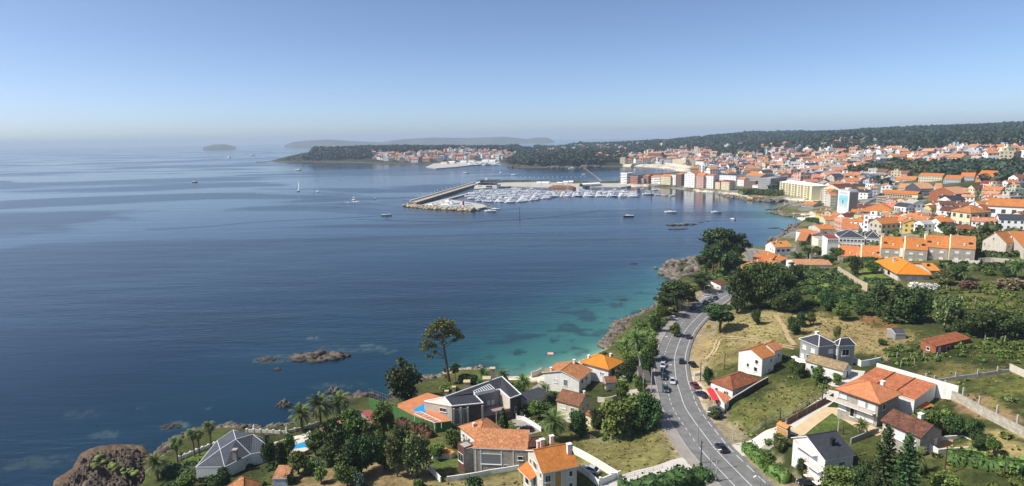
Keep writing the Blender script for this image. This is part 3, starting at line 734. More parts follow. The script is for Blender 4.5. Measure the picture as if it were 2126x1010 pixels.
# slate villa with stone towers: free-form roof
def slate_villa():
    pts=[(80,325,6.2),(302,364,6.2),(556,340,6.2),(482,266,6.8),(690,228,6.8),(772,302,6.2),(862,270,6.2),(708,126,8.6),(243,292,7.6)]
    zg=hit(*Z3(302,364),6.2).z-.3
    P=[Vector((*atz(*Z3(x,y),zg+h),zg+h))for x,y,h in pts]
    c=sum((Vector((p.x,p.y,0))for p in P),Vector())/len(P);c.z=zg
    root=tag(empty('slate_villa',c),'large villa with dark slate roof, white roof edges and slanted skylight','house')
    Q=[p-c for p in P]
    def wallrun(name,ids,m,base=-3.0,ins=.25):
        w_=MB()
        for a,b in zip(ids[:-1],ids[1:]):
            A,B=Q[a],Q[b];l=(B-A).length
            w_.face([(A.x,A.y,base),(B.x,B.y,base),(B.x,B.y,B.z-.15),(A.x,A.y,A.z-.15)],m,[(0,0),(l,0),(l,B.z),(0,A.z)])
        return w_.build(name,root)
    wallrun('end_wall',[0,1],BEIGE);wallrun('front_wall',[1,2],DSTONE);wallrun('recess_wall',[2,3,4],GREYW);wallrun('wall',[4,5],BEIGE);wallrun('tower_wall',[5,6],DSTONE);wallrun('rear_wall',[6,7,8,0],BEIGE)
    r=MB()
    for poly in((8,1,2),(8,2,3),(8,3,4),(8,4,7),(7,4,5,6)):
        V_=[Q[i]-(Vector((0,0,0.08))if i in(0,)else Vector())for i in poly]
        a=V_[0];u=(V_[1]-a).normalized();nn=(V_[1]-a).cross(V_[2]-a).normalized();v=nn.cross(u)
        r.face(V_,T_SLATE,[((p-a).dot(u)+.01,(p-a).dot(v))for p in V_])
    r.face([Q[0],Q[1],Q[8]],BEIGE)
    rf=r.build('roof',root)
    e=MB()
    for a,b in((0,1),(1,2),(2,3),(3,4),(4,5),(5,6),(6,7),(7,8),(8,1),(8,0)):
        A,B=Q[a]+Vector((0,0,.02)),Q[b]+Vector((0,0,.02));e.tube(A,B,.2,.2,TRIM,4)
    e.build('roof_edge',rf)
    # skylight strip
    s0,s1=[Vector((*atz(*Z3(x,y),zg+7.9),zg+7.9))-c for x,y in((478,245),(605,188))]
    s2,s3=[Vector((*atz(*Z3(x,y),zg+7.6),zg+7.6))-c for x,y in((648,225),(490,258))]
    k=MB();k.face([s3,s2,s1,s0],GLS);up=Vector((0,0,.06))
    for i in range(9):
        t=i/8;a=s0.lerp(s1,t)+up;b=s3.lerp(s2,t)+up;k.tube(a,b,.09,.09,TRIM,4)
    k.tube(s0+up,s1+up,.1,.1,TRIM,4);k.tube(s3+up,s2+up,.1,.1,TRIM,4)
    for a,b in((s0,s1),(s1,s2),(s2,s3),(s3,s0)):k.face([a-Vector((0,0,.9)),b-Vector((0,0,.9)),b,a],TRIM)
    k.build('skylight',rf)
    # stone stacks on the seaward edge
    for(x,y,w_,h_,z)in((632,120,1.5,2.8,8.0),(585,165,2.2,1.4,7.8),(425,200,1.8,1.7,7.4),(320,240,1.0,1.5,7.0),(262,268,1.0,1.3,6.8)):
        q=Vector((*atz(*Z3(x,y),zg+z),zg+z-1.0))-c
        chimney_mb(w_,w_,h_+.6,STONE,wallmat('stack_cap',(200,176,132))).build('chimney',rf,q)
    def on(a,b,u,z,w_,h_,pane,fr=TRIM):
        A,B=Q[a],Q[b];d=(B-A).normalized();an=math.atan2(d.y,d.x);p=A.lerp(B,u);nrm=Vector((d.y,-d.x,0)).normalized()*.04
        add_window(root,p.x+nrm.x,p.y+nrm.y,z,an,w_,h_,fr,pane)
    on(0,1,.68,4.0,2.2,1.2,'g');on(0,1,.47,1.2,.7,1.3,'g');on(0,1,.76,.4,.7,1.3,'g')
    for u in(.16,.42):on(1,2,u,.6,1.5,4.6,'y');
    for u in(.06,.28,.5,.97):
        A,B=Q[1],Q[2];p=A.lerp(B,u);d=(B-A).normalized();q=p+Vector((d.y,-d.x,0))*.15
        cb=MB();cb.box((0,0,-3),(.5,.5,8.6),BEIGE);cb.build('pilaster',root,(q.x,q.y,0),math.atan2(d.y,d.x))
    on(3,4,.55,2.6,.9,1.3,'s');on(3,4,.72,2.6,.9,1.3,'s');on(5,6,.5,1.5,.8,1.6,'k')
    # terrace in front of the recess
    tb=MB();A,B,D_,E_=Q[2],Q[5],Q[4],Q[3]
    zt=2.2
    tb.prism([(A.x,A.y),(B.x,B.y),(D_.x,D_.y-.1),(E_.x,E_.y-.1)],-3,zt,DSTONE,MAUVE);tb.build('terrace',root)
    t2=MB();d=(B-A);l=math.hypot(d.x,d.y);t2.box((0,0,zt),(l,.35,1.0),MAUVE);m_=(A+B)/2;t2.build('terrace_parapet',root,(m_.x,m_.y,0),math.atan2(d.y,d.x))
    return root
slate_villa()
house('garage_wing','low slate roofed garage wing to the right of the slate villa','garage',[
 dict(n=Z3(905,320),r=Z3(1050,245),l=Z3(868,272),h=4.0,kind='sx',rise=.5,wall=BEIGE,roof=T_SLATE,over=.2,wins=[('f',.55,.2,3.2,2.4,'s','garage_door')])])
house('cream_house','cream two storey house with weathered red brown gable roof among hedges','house',[
 dict(n=Z3(1332,368),r=Z3(1448,290),l=Z3(1132,322),h=5.2,kind='gy',rise=2.0,rf=.5,wall=CREAM,roof=T_RED,over=.35,edge=T_RED,chim=[(.55,.1,.5,1.3)],
  wins=[('l',.3,3.2,1.7,1.1,'s'),('l',.72,3.0,1.4,1.2,'y'),('l',.55,.7,1.2,1.2,'s'),('f',.35,2.8,.8,1.1,'g'),('f',.75,2.8,.8,1.1,'g')]),
 dict(n=Z3(1468,470),r=Z3(1492,432),l=Z3(1405,420),h=2.6,kind='gy',rise=.8,wall=CREAM,roof=T_RED,over=.15,edge=T_RED,own=True)])
house('white_house','long white house with orange gable roof and small balcony above the beach','house',[
 dict(n=Z3(1335,155),r=Z3(1472,78),l=Z3(1018,104),h=4.6,kind='gx',rise=1.9,wall=WHITE,roof=T_OLD,over=.4,chim=[(.85,.45,.8,1.5),(.1,.8,.7,1.4)],
  wins=[('l',.34,1.8,1.4,1.3,'s'),('l',.62,1.4,1.5,2.2,'y'),('f',.25,2.4,1.4,1.3,'g'),('f',.6,2.4,1.4,1.3,'g'),('f',.3,-.2,.9,1,'g'),('f',.7,-.2,.9,1,'g')])])
house('white_house','white house with bright orange hipped roof next to the beach rocks','house',[
 dict(n=ZC(945,878),r=ZC(1082,800),l=ZC(686,808),h=4.6,kind='hip',rise=2.4,wall=WHITE,roof=T_BR,over=.7,edge=T_BR,chim=[(.75,.35,.8,1.6),(.3,.85,.8,1.4)],
  wins=[('l',.72,1.8,.6,1.0,'k'),('l',.8,1.8,.6,1.0,'k'),('f',.3,1.2,1.0,2,'k')]),
 dict(n=ZC(1040,876),r=ZC(1078,836),l=ZC(996,862),h=2.8,kind='sx',rise=.6,wall=WHITE,roof=T_OR,over=.6)])
house('garage','small garage with red tiled roof beside the driveway below the road','garage',[
 dict(n=Z3(1545,175),r=Z3(1642,168),depth=4.5,h=2.6,kind='gx',rise=1.1,wall=STONE,roof=T_RED,over=.25,wins=[('f',.5,.1,2.4,2.0,'s','garage_door')])])
for k,q,lab in((0,((1215,965),(1312,960),(1205,850)),'dark flat roofed shed below the road wall, nearer of two'),(1,((1220,820),(1318,814),(1212,750)),'dark flat roofed shed below the road wall, farther of two')):
    house('shed',lab,'shed',[dict(n=ZC(*q[0]),r=ZC(*q[1]),l=ZC(*q[2]),h=2.8,kind='sx',rise=.3,wall=GREYW,roof=mat('bitumen_roof',(86,80,76),.9,.25),over=.15,edge=GREYW,wins=[('f',.5,.5,1.4,1.2,'g')])])
r_,M_,l_=house('white_house','white two storey house with orange roof and side balconies, alone on the dry slope','house',[
 dict(n=ZA(940,782),r=ZA(1068,748),l=ZA(710,708),h=5.6,kind='gx',rise=2.0,wall=WHITE,roof=T_OR,over=.35,edge=T_OR,
  wins=[('l',.78,3.3,1.1,1.3,'k'),('l',.75,.9,1.2,1.4,'k'),('l',.42,1.4,.9,1.2,'k'),('f',.75,3.6,.7,1.1,'k'),('f',.6,.8,.7,.9,'k')]),
 dict(n=ZA(1046,716),r=ZA(1140,690),l=ZA(880,672),h=5.6,kind='gx',rise=1.6,wall=WHITE,roof=T_OR,over=.3,edge=T_OR,wins=[('f',.55,3.2,.7,1.1,'k'),('f',.4,.8,.7,1,'k')])])
r_,M_,l_=house('tavern','white bungalow with weathered red roof and tiled terrace behind the red awning','house',[
 dict(n=Z4(630,236),r=Z4(830,140),l=Z4(462,155),h=3.3,kind='hip',rise=2.0,wall=WHITE,roof=T_RED,over=.4,edge=T_RED,
  wins=[('l',.7,.8,1.6,1.2,'g'),('l',.25,.8,1.0,1.2,'k'),('f',.55,1.0,1.0,1.2,'k'),('f',.8,1.0,1.0,1.2,'k'),('f',.15,.8,.9,1.2,'k')])])
tr=MB()
P4=[atz(*Z4(x,y),16.8)for x,y in((560,345),(620,300),(520,215),(470,215))]
tr.prism([P4[0],P4[1],P4[2],P4[3]],13.5,16.8,WHITE,mat('terrace_tiles',(186,104,70),.6,.15))
tag(tr.build('terrace'),'red tiled terrace in front of the white bungalow with the awning','terrace')
house('grey_house','grey three storey house with dark slate hipped roof and white corner stones','house',[
 dict(n=ZA(1430,675),r=ZA(1590,652),l=ZA(1255,603),h=7.6,kind='hip',rise=2.0,wall=GREYW,roof=T_SLATE,over=.35,chim=[(.9,.9,.9,1.6)],
  wins=[('l',.25,5.0,1.4,1.2,'s'),('l',.72,5.0,1.4,1.2,'s'),('l',.16,2.2,1.1,1.2,'s'),('l',.7,1.8,4.4,2.0,'g'),('l',.7,-.8,3.6,2.2,'k'),('f',.75,5.0,1.6,1.2,'s'),('f',.8,2.2,1.2,1.1,'s')]),
 dict(n=ZB(64,668),r=ZB(213,657),l=ZB(20,640),h=7.6,kind='hip',rise=1.8,wall=GREYW,roof=T_SLATE,over=.3,wins=[('f',.45,4.4,2.2,2.0,'g'),('l',.5,4.6,1.2,1.6,'s')])])
house('cottage','small white cottage with lichen covered tan roof and blue door','house',[
 dict(n=ZB(108,890),r=ZB(252,862),l=ZB(-256,815),h=2.9,kind='gy',rise=1.5,wall=WHITE,roof=T_TAN,over=.25,edge=T_TAN,frame=TRIM,
  wins=[('l',.18,.9,.9,1.2,'b'),('l',.5,.8,.9,1.2,'b'),('l',.8,.6,.9,1.3,'b'),('f',.52,.1,1.1,2.1,'b','door'),('f',.5,2.9,.5,.6,'b')])])
r_,M_,l_=house('villa','large stone villa with orange hipped roof, arcade balcony and long tiled rear roofs','house',[
 dict(n=Z5(397,348),r=Z5(602,268),l=Z5(12,224),h=6.0,kind='hip',rise=2.4,wall=STONE,roof=T_OR,over=.8,edge=T_OR,chim=[(.8,.35,.9,1.6)],
  wins=[('l',.12,4.0,1.7,1.2,'s'),('l',.12,1.0,1.9,1.3,'s'),('l',.6,3.6,1.7,1.3,'s'),('l',.85,3.6,1.7,1.3,'s'),('l',.38,.2,1.1,2.3,'k','door'),('l',.6,.6,1.8,1.4,'s'),('l',.82,.6,1.8,1.4,'s'),('f',.3,3.4,1.2,1.4,'k')])])
balcony(r_,l_,1.2,12.0,2.9,1.4,wallmat('balustrade',(206,196,180)),side='l',o=.8,solid=True)
house('annexe','long stepped tiled annexe behind the large stone villa with a bright white back wall','annexe',[
 dict(n=Z5(180,160),r=Z5(640,330),l=Z5(300,62),h=5.4,kind='sx',rise=1.1,wall=WHITE,roof=tilemat('brick_orange_tiles',(178,96,58),.25),over=.1,zg=None,edge=TRIM),
 dict(n=Z5(722,388),r=Z5(800,345),l=Z5(632,338),h=3.0,kind='sx',rise=.4,wall=BEIGE,roof=T_OR,over=.5)])
house('stone_house','stone house with dark weathered brown gable roof and roof terrace to its right','house',[
 dict(n=Z5(725,622),r=Z5(918,560),l=Z5(393,478),h=4.6,kind='gy',rise=1.9,wall=STONE,roof=T_BROWN,over=.35,edge=T_BROWN,chim=[(.85,.5,.9,1.8)],
  wins=[('l',.14,2.2,1.5,1.4,'s'),('l',.48,2.0,2.2,1.8,'s'),('l',.8,2.2,1.6,1.3,'s'),('f',.75,1.6,.9,1.6,'s')]),
 dict(n=Z5(860,745),r=Z5(1100,660),l=Z5(842,660),h=1.6,kind='flat',wall=WHITE,flat_top=mat('terrace_sand',(186,150,100),.8,.15),parapet=.9,edge=WHITE)])
r_,M_,l_=house('white_house','white three storey house with dark slate roof and wooden balconies','house',[
 dict(n=Z4(1372,802),r=Z5(218,768),l=Z4(1078,618),h=5.8,kind='gx',rise=2.6,rf=.55,wall=WHITE,roof=T_SLATE,over=.35,chim=[(.55,.28,.7,1.7,DKW)],
  wins=[('l',.15,3.4,1.9,1.3,'s'),('l',.42,3.4,1.7,1.3,'s'),('l',.15,.9,1.7,1.3,'s'),('l',.45,.9,1.7,1.3,'s'),('l',.75,3.2,1.2,2.0,'s'),('l',.75,.4,1.2,2.0,'s'),('f',.6,3.4,1.6,1.2,'y'),('f',.35,4.4,.4,.4,'k'),('f',.6,.6,1.6,1.0,'y')])])
for z,a,b2 in((5.4,2.4,8.0),(2.75,.6,4.6),(.1,.6,4.6)):balcony(r_,l_,a,b2,z,1.2,WOODC,side='l',o=.35)
house('gate_house','small orange tiled canopy over the driveway gate','gate',[
 dict(n=Z4(1062,548),r=Z4(1112,532),l=Z4(976,508),h=2.6,kind='gy',rise=.5,wall=STONE,roof=T_BR,over=.3,edge=T_BR,wins=[('l',.5,.1,3.0,2.0,'w','gate_panel')])])
house('bungalow','brown orange hipped roof house at the bottom edge below the slate hip roof house','house',[
 dict(n=(505,1030),r=(548,1003),l=(462,1016),h=3.0,kind='hip',rise=2.2,wall=WHITE,roof=T_OLD,over=.3,edge=T_OLD)])
house('shed','small white shed with orange tiled roof on the dry lawn','shed',[
 dict(n=Z2(97,948),r=Z2(218,946),depth=4.2,h=2.5,kind='sx',rise=1.0,wall=LBLUE,roof=T_OLD,over=.12,edge=TRIM)])
an_=[o for o in COL.objects if o.name=='annexe'][0];w0_=[c for c in an_.children if c.name.startswith('wall')][0];Wx=max(v.co.x for v in w0_.data.vertices);Dy=max(v.co.y for v in w0_.data.vertices)
bw=MB();bw.box((Wx/2+2.2,Dy+.45,-3),(Wx+4.6,.35,10.4),WHITE);bw.build('back_wall',an_,w0_.location,w0_.rotation_euler.z)
for k in(1,2):st_=MB();st_.tube((Wx*k/3,.05,5.5),(Wx*k/3,Dy,6.6),.12,.12,T_BROWN,4);st_.build('roof_step',an_,w0_.location,w0_.rotation_euler.z)
# slate hipped house by the palms: one wide low roof of several slopes
def freeform(name,label,V,faces,runs,wall,roof,href):
    zg=hit(*V[href][:2],V[href][2]).z;P=[Vector((*atz(x,y,zg+h),zg+h))for x,y,h in V];c=sum((Vector((p.x,p.y,0))for p in P),Vector())/len(P);c.z=zg
    root=tag(empty(name,c),label,'house');Q=[p-c for p in P];w_=MB();r=MB();e=MB();seen=set()
    for a,b2 in runs:
        A,B=Q[a],Q[b2];A,B=A*1.0,B*1.0;l=(B-A).length;w_.face([(A.x,A.y,-3),(B.x,B.y,-3),(B.x,B.y,B.z-.1),(A.x,A.y,A.z-.1)],wall,[(0,0),(l,0),(l,B.z),(0,A.z)])
    w_.build('wall',root)
    for f in faces:
        W_=[Q[i]for i in f];a=W_[0];u=(W_[1]-a).normalized();nn=(W_[1]-a).cross(W_[2]-a).normalized();v=nn.cross(u);r.face(W_,roof,[((p-a).dot(u)+.01,(p-a).dot(v))for p in W_])
        for i,j in zip(f,f[1:]+f[:1]):
            if(min(i,j),max(i,j))not in seen:seen.add((min(i,j),max(i,j)));e.tube(Q[i]+Vector((0,0,.03)),Q[j]+Vector((0,0,.03)),.07,.07,TRIM,4)
    rf=r.build('roof',root);e.build('roof_edge',rf);return root,rf,Q,c,zg
rt_,rf_,Q_,c_,zg_=freeform('slate_house','wide house with pale slate hipped roofs and white ridges on the seaside lawn',[(*Z1(1578,858),3.0),(*Z1(1812,856),3.0),(*Z1(2023,752),3.0),(*Z2(106,718),3.0),(*Z1(2040,592),5.6),(*Z1(1902,632),6.2),(*Z1(1882,556),6.0),(*Z1(1752,642),3.4),(*Z1(1775,712),5.2),(*Z2(70,640),3.2)],
  [[0,1,8],[1,2,5,8],[2,3,4,5],[7,8,5,6],[0,8,7],[3,9,4],[6,5,4,9]],[(0,1),(1,2),(2,3),(3,9),(9,6),(6,7),(7,0)],WHITE,T_SLATEL,1)
for x,y,z,w_,h_,m_ in((*Z1(1898,765),4.2,1.0,2.6,STONE),(*Z2(58,640),4.0,.9,2.6,DSTONE)):
    q=Vector((*atz(x,y,zg_+z),zg_+z-1))-c_;chimney_mb(w_,w_,h_,m_).build('chimney',rf_,q)
house('rusty_shed','long low brick shed with rusty sheet roof among the vines','shed',[
 dict(n=ZB(918,672),r=ZB(1240,603),l=ZB(770,632),h=2.6,kind='sx',rise=.7,wall=BRICK,roof=RUST,over=.15,edge=RUST,wins=[('l',.5,.7,1.0,1.0,'k'),('f',.1,.1,1.0,2,'s'),('f',.35,.5,1.6,1.2,'k'),('f',.6,.5,1.2,1.0,'s')])])
house('greenhouse','small blue grey sheeted lean-to left of the long rusty shed','greenhouse',[
 dict(n=ZB(560,560),r=ZB(615,545),l=ZB(540,520),h=2.2,kind='gx',rise=.8,wall=GREYW,roof=T_SLATEL,over=.1)])
# ------------------------------------------------------------------ middle distance, right
house('villa','bright orange roofed villa with skylights in a hedged garden','house',[
 dict(n=ZE(625,778),r=ZE(968,786),l=ZE(413,657),h=3.2,kind='hip',rise=4.0,wall=BEIGE,roof=T_BR,over=.9,edge=T_BR,chim=[(.3,.55,1.2,2.2,BEIGE)],wins=[('f',.35,.9,2.2,1.3,'s'),('f',.7,.9,2.2,1.3,'s'),('l',.6,.3,3,2.2,'k')]),
 dict(n=ZE(940,745),r=ZE(1036,742),l=ZE(800,670),h=3.2,kind='gx',rise=1.6,wall=BEIGE,roof=T_BR,over=.5,edge=T_BR,chim=[(.3,.3,.9,1.2,DKW)])])
for i,(xl,xr,ye,dy,st,ord_)in enumerate(((75,238,604,3,1.6,'first'),(290,456,612,4,1.6,'second'),(478,648,526,4,4.9,'third'),(705,880,540,4,4.9,'fourth'),(893,1072,518,4,5.4,'fifth'),(1136,1324,527,5,5.6,'sixth'))):
    w_=[]
    for u in(.27,.73):
        w_+=[('f',u,st-1.9+.5,1.6,1.0,'s')]
        if st>3:w_+=[('f',u,st-4.5,1.5,1.0,'s')]
    h_=st+1.0
    r_,M_,l_=house('terraced_house',f'granite terraced house with orange roof, {ord_} from the left in the row of six','house',[
      dict(n=ZE(xl,ye),r=ZE(xr,ye+dy),depth=15,face=.03,h=h_,kind='gx',rise=5.0,wall=STONE,roof=T_OR,over=.12,edge=T_OR,chim=[(.55,.14,.7,1.0)]+([(0.03,.5,1.4,1.6,BEIGE)]if i in(2,4)else[]),wins=w_)],'row of terraced houses')
    # gable party wall on the left and the roof lights
    gw=MB();q=l_.to_translation();la=l_.to_euler().z
    gw.prism([(-.55,.1),(-.02,.1),(-.02,14.9),(-.55,14.9)],-3,h_-.3,CREAM)
    gw.face([(-.55,.1,h_-.3),(-.55,7.5,h_+5.3),(-.55,14.9,h_-.3)][::-1],CREAM);gw.face([(-.02,.1,h_-.3),(-.02,7.5,h_+5.3),(-.02,14.9,h_-.3)],CREAM)
    for a,b2 in(((.1,h_-.3),(7.5,h_+5.3)),((7.5,h_+5.3),(14.9,h_-.3))):gw.face([(-.55,a[0],a[1]),(-.02,a[0],a[1]),(-.02,b2[0],b2[1]),(-.55,b2[0],b2[1])],CREAM)
    gw.build('party_wall',r_,q,la)
    sk=MB();sk.box((0,0,0),(1.6,1.3,.16),GLS);W_=0
    for ch in r_.children:
        if ch.name.startswith('roof'):
            Wx=max(v.co.x for v in ch.data.vertices);u=.18 if i in(0,2,4)else .8
            s_=sk.build('roof_light',ch,(u*Wx,3.2,h_+3.2*5/7.5-.02));s_.rotation_euler=(math.atan2(5,7.5),0,0)
    if i<5 and i!=1:
        W_=5.0
        pass
for k,(xl,xr,y1)in enumerate(((238,288,600),(650,700,520),(1072,1128,512))):
    house('link_house',f'narrow orange roofed link between terraced houses, {["leftmost","middle","rightmost"][k]} of three','house',[
      dict(n=ZE(xl+4,y1),r=ZE(xr-6,y1+1),depth=9,face=.03,h=2.6 if k==0 else 5.2,kind='sx',rise=3.0,wall=WHITE,roof=T_OR,over=.1,edge=T_OR)],'link roofs of the terraced row')
house('gabled_house','stone gabled house with orange roof right of the terraced row','house',[
 dict(n=ZE(1672,486),r=ZE(1792,472),l=ZE(1434,456),h=5.4,kind='gx',rise=4.6,wall=BEIGE,roof=T_OR,over=.15,edge=T_OR,chim=[(.8,.2,.7,.9)],wins=[('f',.25,3.2,1.3,1.0,'k'),('f',.7,3.2,1.3,1.0,'k'),('l',.45,6.2,.9,1.0,'k')])])
house('gabled_house','stone gabled house with orange roof cut by the right edge','house',[
 dict(n=ZE(1835,528),r=ZE(1960,515),l=ZE(1700,378),h=5.4,kind='gx',rise=4.0,wall=BEIGE,roof=T_OR,over=.15,edge=T_OR)])
house('apartment_block','cream windowless end wall block with maroon penthouse behind the palms','apartment block',[
 dict(n=ZF(1405,600),r=ZF(1800,605),depth=13,h=9.5,kind='flat',wall=CRTOP,parapet=.5,edge=CRTOP,wins=[('f',.5,7.6,.9,.3,'k'),('f',.5,4.6,.9,.3,'k'),('f',.5,1.6,.9,.3,'k')]),
 dict(n=ZF(1600,560),r=ZF(1840,560),depth=8,h=12.5,kind='sx',rise=.8,wall=WHITE,roof=REDR,over=.1,wins=grid('f',6,[10.3],.8,1.4,'k'))])
house('apartment_block','white apartment block with dark slate roof left of the terraced row','apartment block',[
 dict(n=ZG(20,530),r=ZG(580,550),depth=18,h=9,kind='hip',rise=3.6,wall=WHITE,roof=T_SLATE,over=.3,wins=grid('f',7,[6.2,3.2],1.6,1.5,'g')),
 dict(n=ZG(590,545),r=ZG(890,560),depth=16,h=9,kind='hip',rise=3.6,wall=WHITE,roof=T_SLATE,over=.3,wins=grid('f',3,[6.2],1.5,1.5,'g'))])
house('seaside_house','white gabled house with long orange roof at the water edge','house',[
 dict(n=ZF(498,752),r=ZF(868,737),l=ZF(266,690),h=5.2,kind='gx',rise=3.2,wall=WHITE,roof=T_BR,over=.3,edge=T_BR,chim=[(.12,.3,.7,1.0,DKW),(.32,.4,.7,1.4),(.5,.3,.7,1,DKW)],wins=[('l',.55,2.6,.8,1.4,'k'),('l',.75,2.6,.8,1.4,'k'),('f',.2,2.0,2.4,1.8,'g'),('f',.5,2.0,2.4,1.8,'g'),('f',.8,2.0,2.4,1.8,'g')])])
house('tall_house','tall narrow house with steep orange roof beside the coast street','house',[
 dict(n=ZF(1140,615),r=ZF(1210,440),l=ZF(940,600),h=6.5,kind='sxr',rise=.1,wall=MAUVE,roof=T_OR,over=.2,edge=T_OR)])
small=[  # near eave corner, right, left(None=depth), h, kind, rise, wall, roof, label
 (ZD(1025,640),ZD(1035,605),ZD(862,610),3.4,'gy',1.6,CREAM,T_OR,'cream house with orange gable roof, upper left of the cluster by the pine headland'),
 (ZD(1105,655),ZD(1150,630),ZD(1010,580),3.4,'gy',1.5,STONE,T_OR,'stone house with orange roof and white chimney in the cluster by the pine headland'),
 (ZD(875,715),ZD(945,650),ZD(762,685),3.4,'hip',1.8,WHITE,T_OR,'white house with orange roof and four small chimneys above the wooded rocks'),
 (ZD(1010,690),ZD(1062,668),ZD(930,645),3.6,'gy',1.6,WHITE,T_OR,'white house with orange roof between the palms and the small chimneys'),
 (ZD(785,745),ZD(850,738),ZD(740,715),2.6,'hip',1.2,CREAM,T_SAL,'low cream annexe with salmon roof above the bend of the road'),
 (ZD(1250,690),ZD(1525,665),ZD(1290,640),3.2,'gx',1.6,WHITE,T_SAL,'long low building with salmon tiled roof below the palms'),
 (ZD(1405,405),ZD(1490,385),ZD(1340,365),5,'gy',1.6,WHITE,T_OR,'white house with orange gable roof between the sea wall and the coast street'),
 (ZD(1480,350),ZD(1600,340),ZD(1415,318),5,'gx',2.2,BEIGE,T_OR,'beige gabled house with wide white eaves on the coast street'),
 (ZD(1378,470),ZD(1435,455),ZD(1372,430),3.5,'sx',1.0,WHITE,T_RED,'white house with small red roof beside the tall narrow house'),
 (ZD(1530,265),ZD(1640,262),ZD(1520,225),6,'gx',2.0,CREAM,T_OR,'cream house with brown terrace below the banner tower'),
 (ZD(1660,240),ZD(1740,235),ZD(1625,205),5,'hip',2.0,YELL,T_OR,'yellow house with orange hipped roof at the foot of the banner tower'),
 (ZD(1680,345),ZD(1836,345),ZD(1760,250),6,'gx',3.0,WHITE,T_OR,'white corner house with large orange roof along the avenue'),
 (ZD(535,885),ZD(600,868),ZD(455,850),3,'sx',.8,WHITE,T_BROWN,'white hut with brown roof beside the coast pines'),
 (ZD(700,760),ZD(760,745),ZD(625,745),2.6,'flat',0,CREAM,None,'flat roofed cream outbuilding above the road bend'),
]
for n_,r,l,h,kd,ri,wl,rf,lab in small:
    house('house',lab,'house',[dict(n=n_,r=r,l=l,h=h,kind=kd,rise=ri,wall=wl,roof=rf or T_OR,over=.25 if kd!='flat' else 0,edge=rf or wl,chim=[(.5,.4,.5,1.1)]if kd not in('flat','sx')else[],wins=grid('f',2,[h-2.2],1.0,1.1)+grid('l',2,[h-2.2],1.0,1.1))])
# ------------------------------------------------------------------ road, pavement, paths
def asph(name,rgb,patch=.12):
    m=mat(name,rgb,.85,patch,.5,.15,.25,detail=8);return m
ASPH=asph('asphalt',(116,115,113),.2);PAVE=asph('pavement_slabs',(150,142,134));MARK=mat('road_paint',(204,204,200),.7,.08,2);CONCP=asph('pale_concrete',(196,190,180),.07);DIRTP=asph('dirt_track_soil',(170,148,112),.2);KERB=mat('kerb_stone',(176,172,166),.8,.1,2);DASPH=asph('dark_asphalt',(78,79,82))
def frames(P):
    out=[]
    for i,p in enumerate(P):
        a=P[max(i-1,0)];b=P[min(i+1,len(P)-1)];d=Vector((b[0]-a[0],b[1]-a[1],0)).normalized()
        out.append((Vector(p),Vector((d.y,-d.x,0))))  # right-hand normal
    return out
RF=frames(ROADS)
def resample(P,step):
    out=[Vector(P[0])];acc=0
    for a,b in zip(P[:-1],P[1:]):
        a,b=Vector(a),Vector(b);L_=(b-a).length
        while acc+step<=L_+1e-9 and L_>0:
            acc+=step;out.append(a.lerp(b,acc/L_))
        acc-=L_
    return out
RD=frames(resample(ROADS,1.5))
def ribbon(name,fr,o0,o1,dz,m,dash=None,side=0.0,kind='structure',i0=0,i1=None):
    a=MB();fr=fr[i0:i1];u=0
    for k in range(len(fr)-1):
        if dash and(k%dash[1])>=dash[0]:continue
        (p,n_),(q,n2_)=fr[k],fr[k+1]
        A,B,C_,D_=p+n_*o0,p+n_*o1,q+n2_*o1,q+n2_*o0
        Z=Vector((0,0,dz));a.face([A+Z,D_+Z,C_+Z,B+Z]if False else[A+Z,B+Z,C_+Z,D_+Z],m)
        if side:
            S=Vector((0,0,dz-side));a.face([A+S,A+Z,D_+Z,D_+S][::-1],m);a.face([B+S,B+Z,C_+Z,C_+S],m)
    o=a.build(name);tag(o,kind=kind);return o
ribbon('road',RD,-6.2,4.6,.02,ASPH,side=.6)
ribbon('pavement',RD,-8.9,-6.38,.15,PAVE,side=.6,i1=-40)
ribbon('kerb',RD,-6.38,-6.2,.16,KERB,side=.5,i1=-40)
ribbon('road_marking',RD,-.09,.09,.035,MARK)
ribbon('road_marking',RD,3.35,3.53,.035,MARK,i0=44)
ribbon('road_marking',RD,3.35,3.53,.035,MARK,dash=(2,3),i1=44)
ribbon('road_marking',RD,-3.5,-3.34,.035,MARK,dash=(1,2),i0=22)
ribbon('road_marking',RD,-3.5,-3.32,.035,MARK,i1=22)
def drape(name,px,width,m,dz=.09,cross=4,step=1.5,world=None,label=None):
    P=world or[hit(x,y)for x,y in px]
    P=spline([(p[0],p[1],0)for p in P],8);fr=frames(resample(P,step));a=MB()
    wf=width if callable(width)else(lambda t:width)
    rows=[]
    for k,(p,n_)in enumerate(fr):
        w_=wf(k/(len(fr)-1));rows.append([(p.x+n_.x*(j/cross-.5)*w_,p.y+n_.y*(j/cross-.5)*w_)for j in range(cross+1)])
    for r0,r1 in zip(rows[:-1],rows[1:]):
        for j in range(cross):
            q=[r0[j],r0[j+1],r1[j+1],r1[j]];a.face([(x,y,T(x,y)+dz)for x,y in q],m)
    o=a.build(name);tag(o,kind='structure');return o
drape('path',[(1262,1022),(1330,997),(1390,984),(1436,975),(1466,972)],lambda t:6.5+3.5*t,CONCP,.25,6,1.0)
drape('lane',[(1500,945),(1536,934),(1580,914),(1622,893),(1668,864),(1708,838),(1738,812)],lambda t:6-2.4*min(t*3,1),CONCP,.12,5,1.0)
drape('driveway',[(1650,905),(1690,873),(1725,852),(1760,868),(1800,890),(1840,905)],3.4,mat('buff_paving',(196,172,136),.85,.1,.6),.12,4,1.0)
drape('driveway',[(1540,945),(1590,930),(1625,905)],2.6,asph('grey_paving',(148,142,132)),.08,4,1.0)
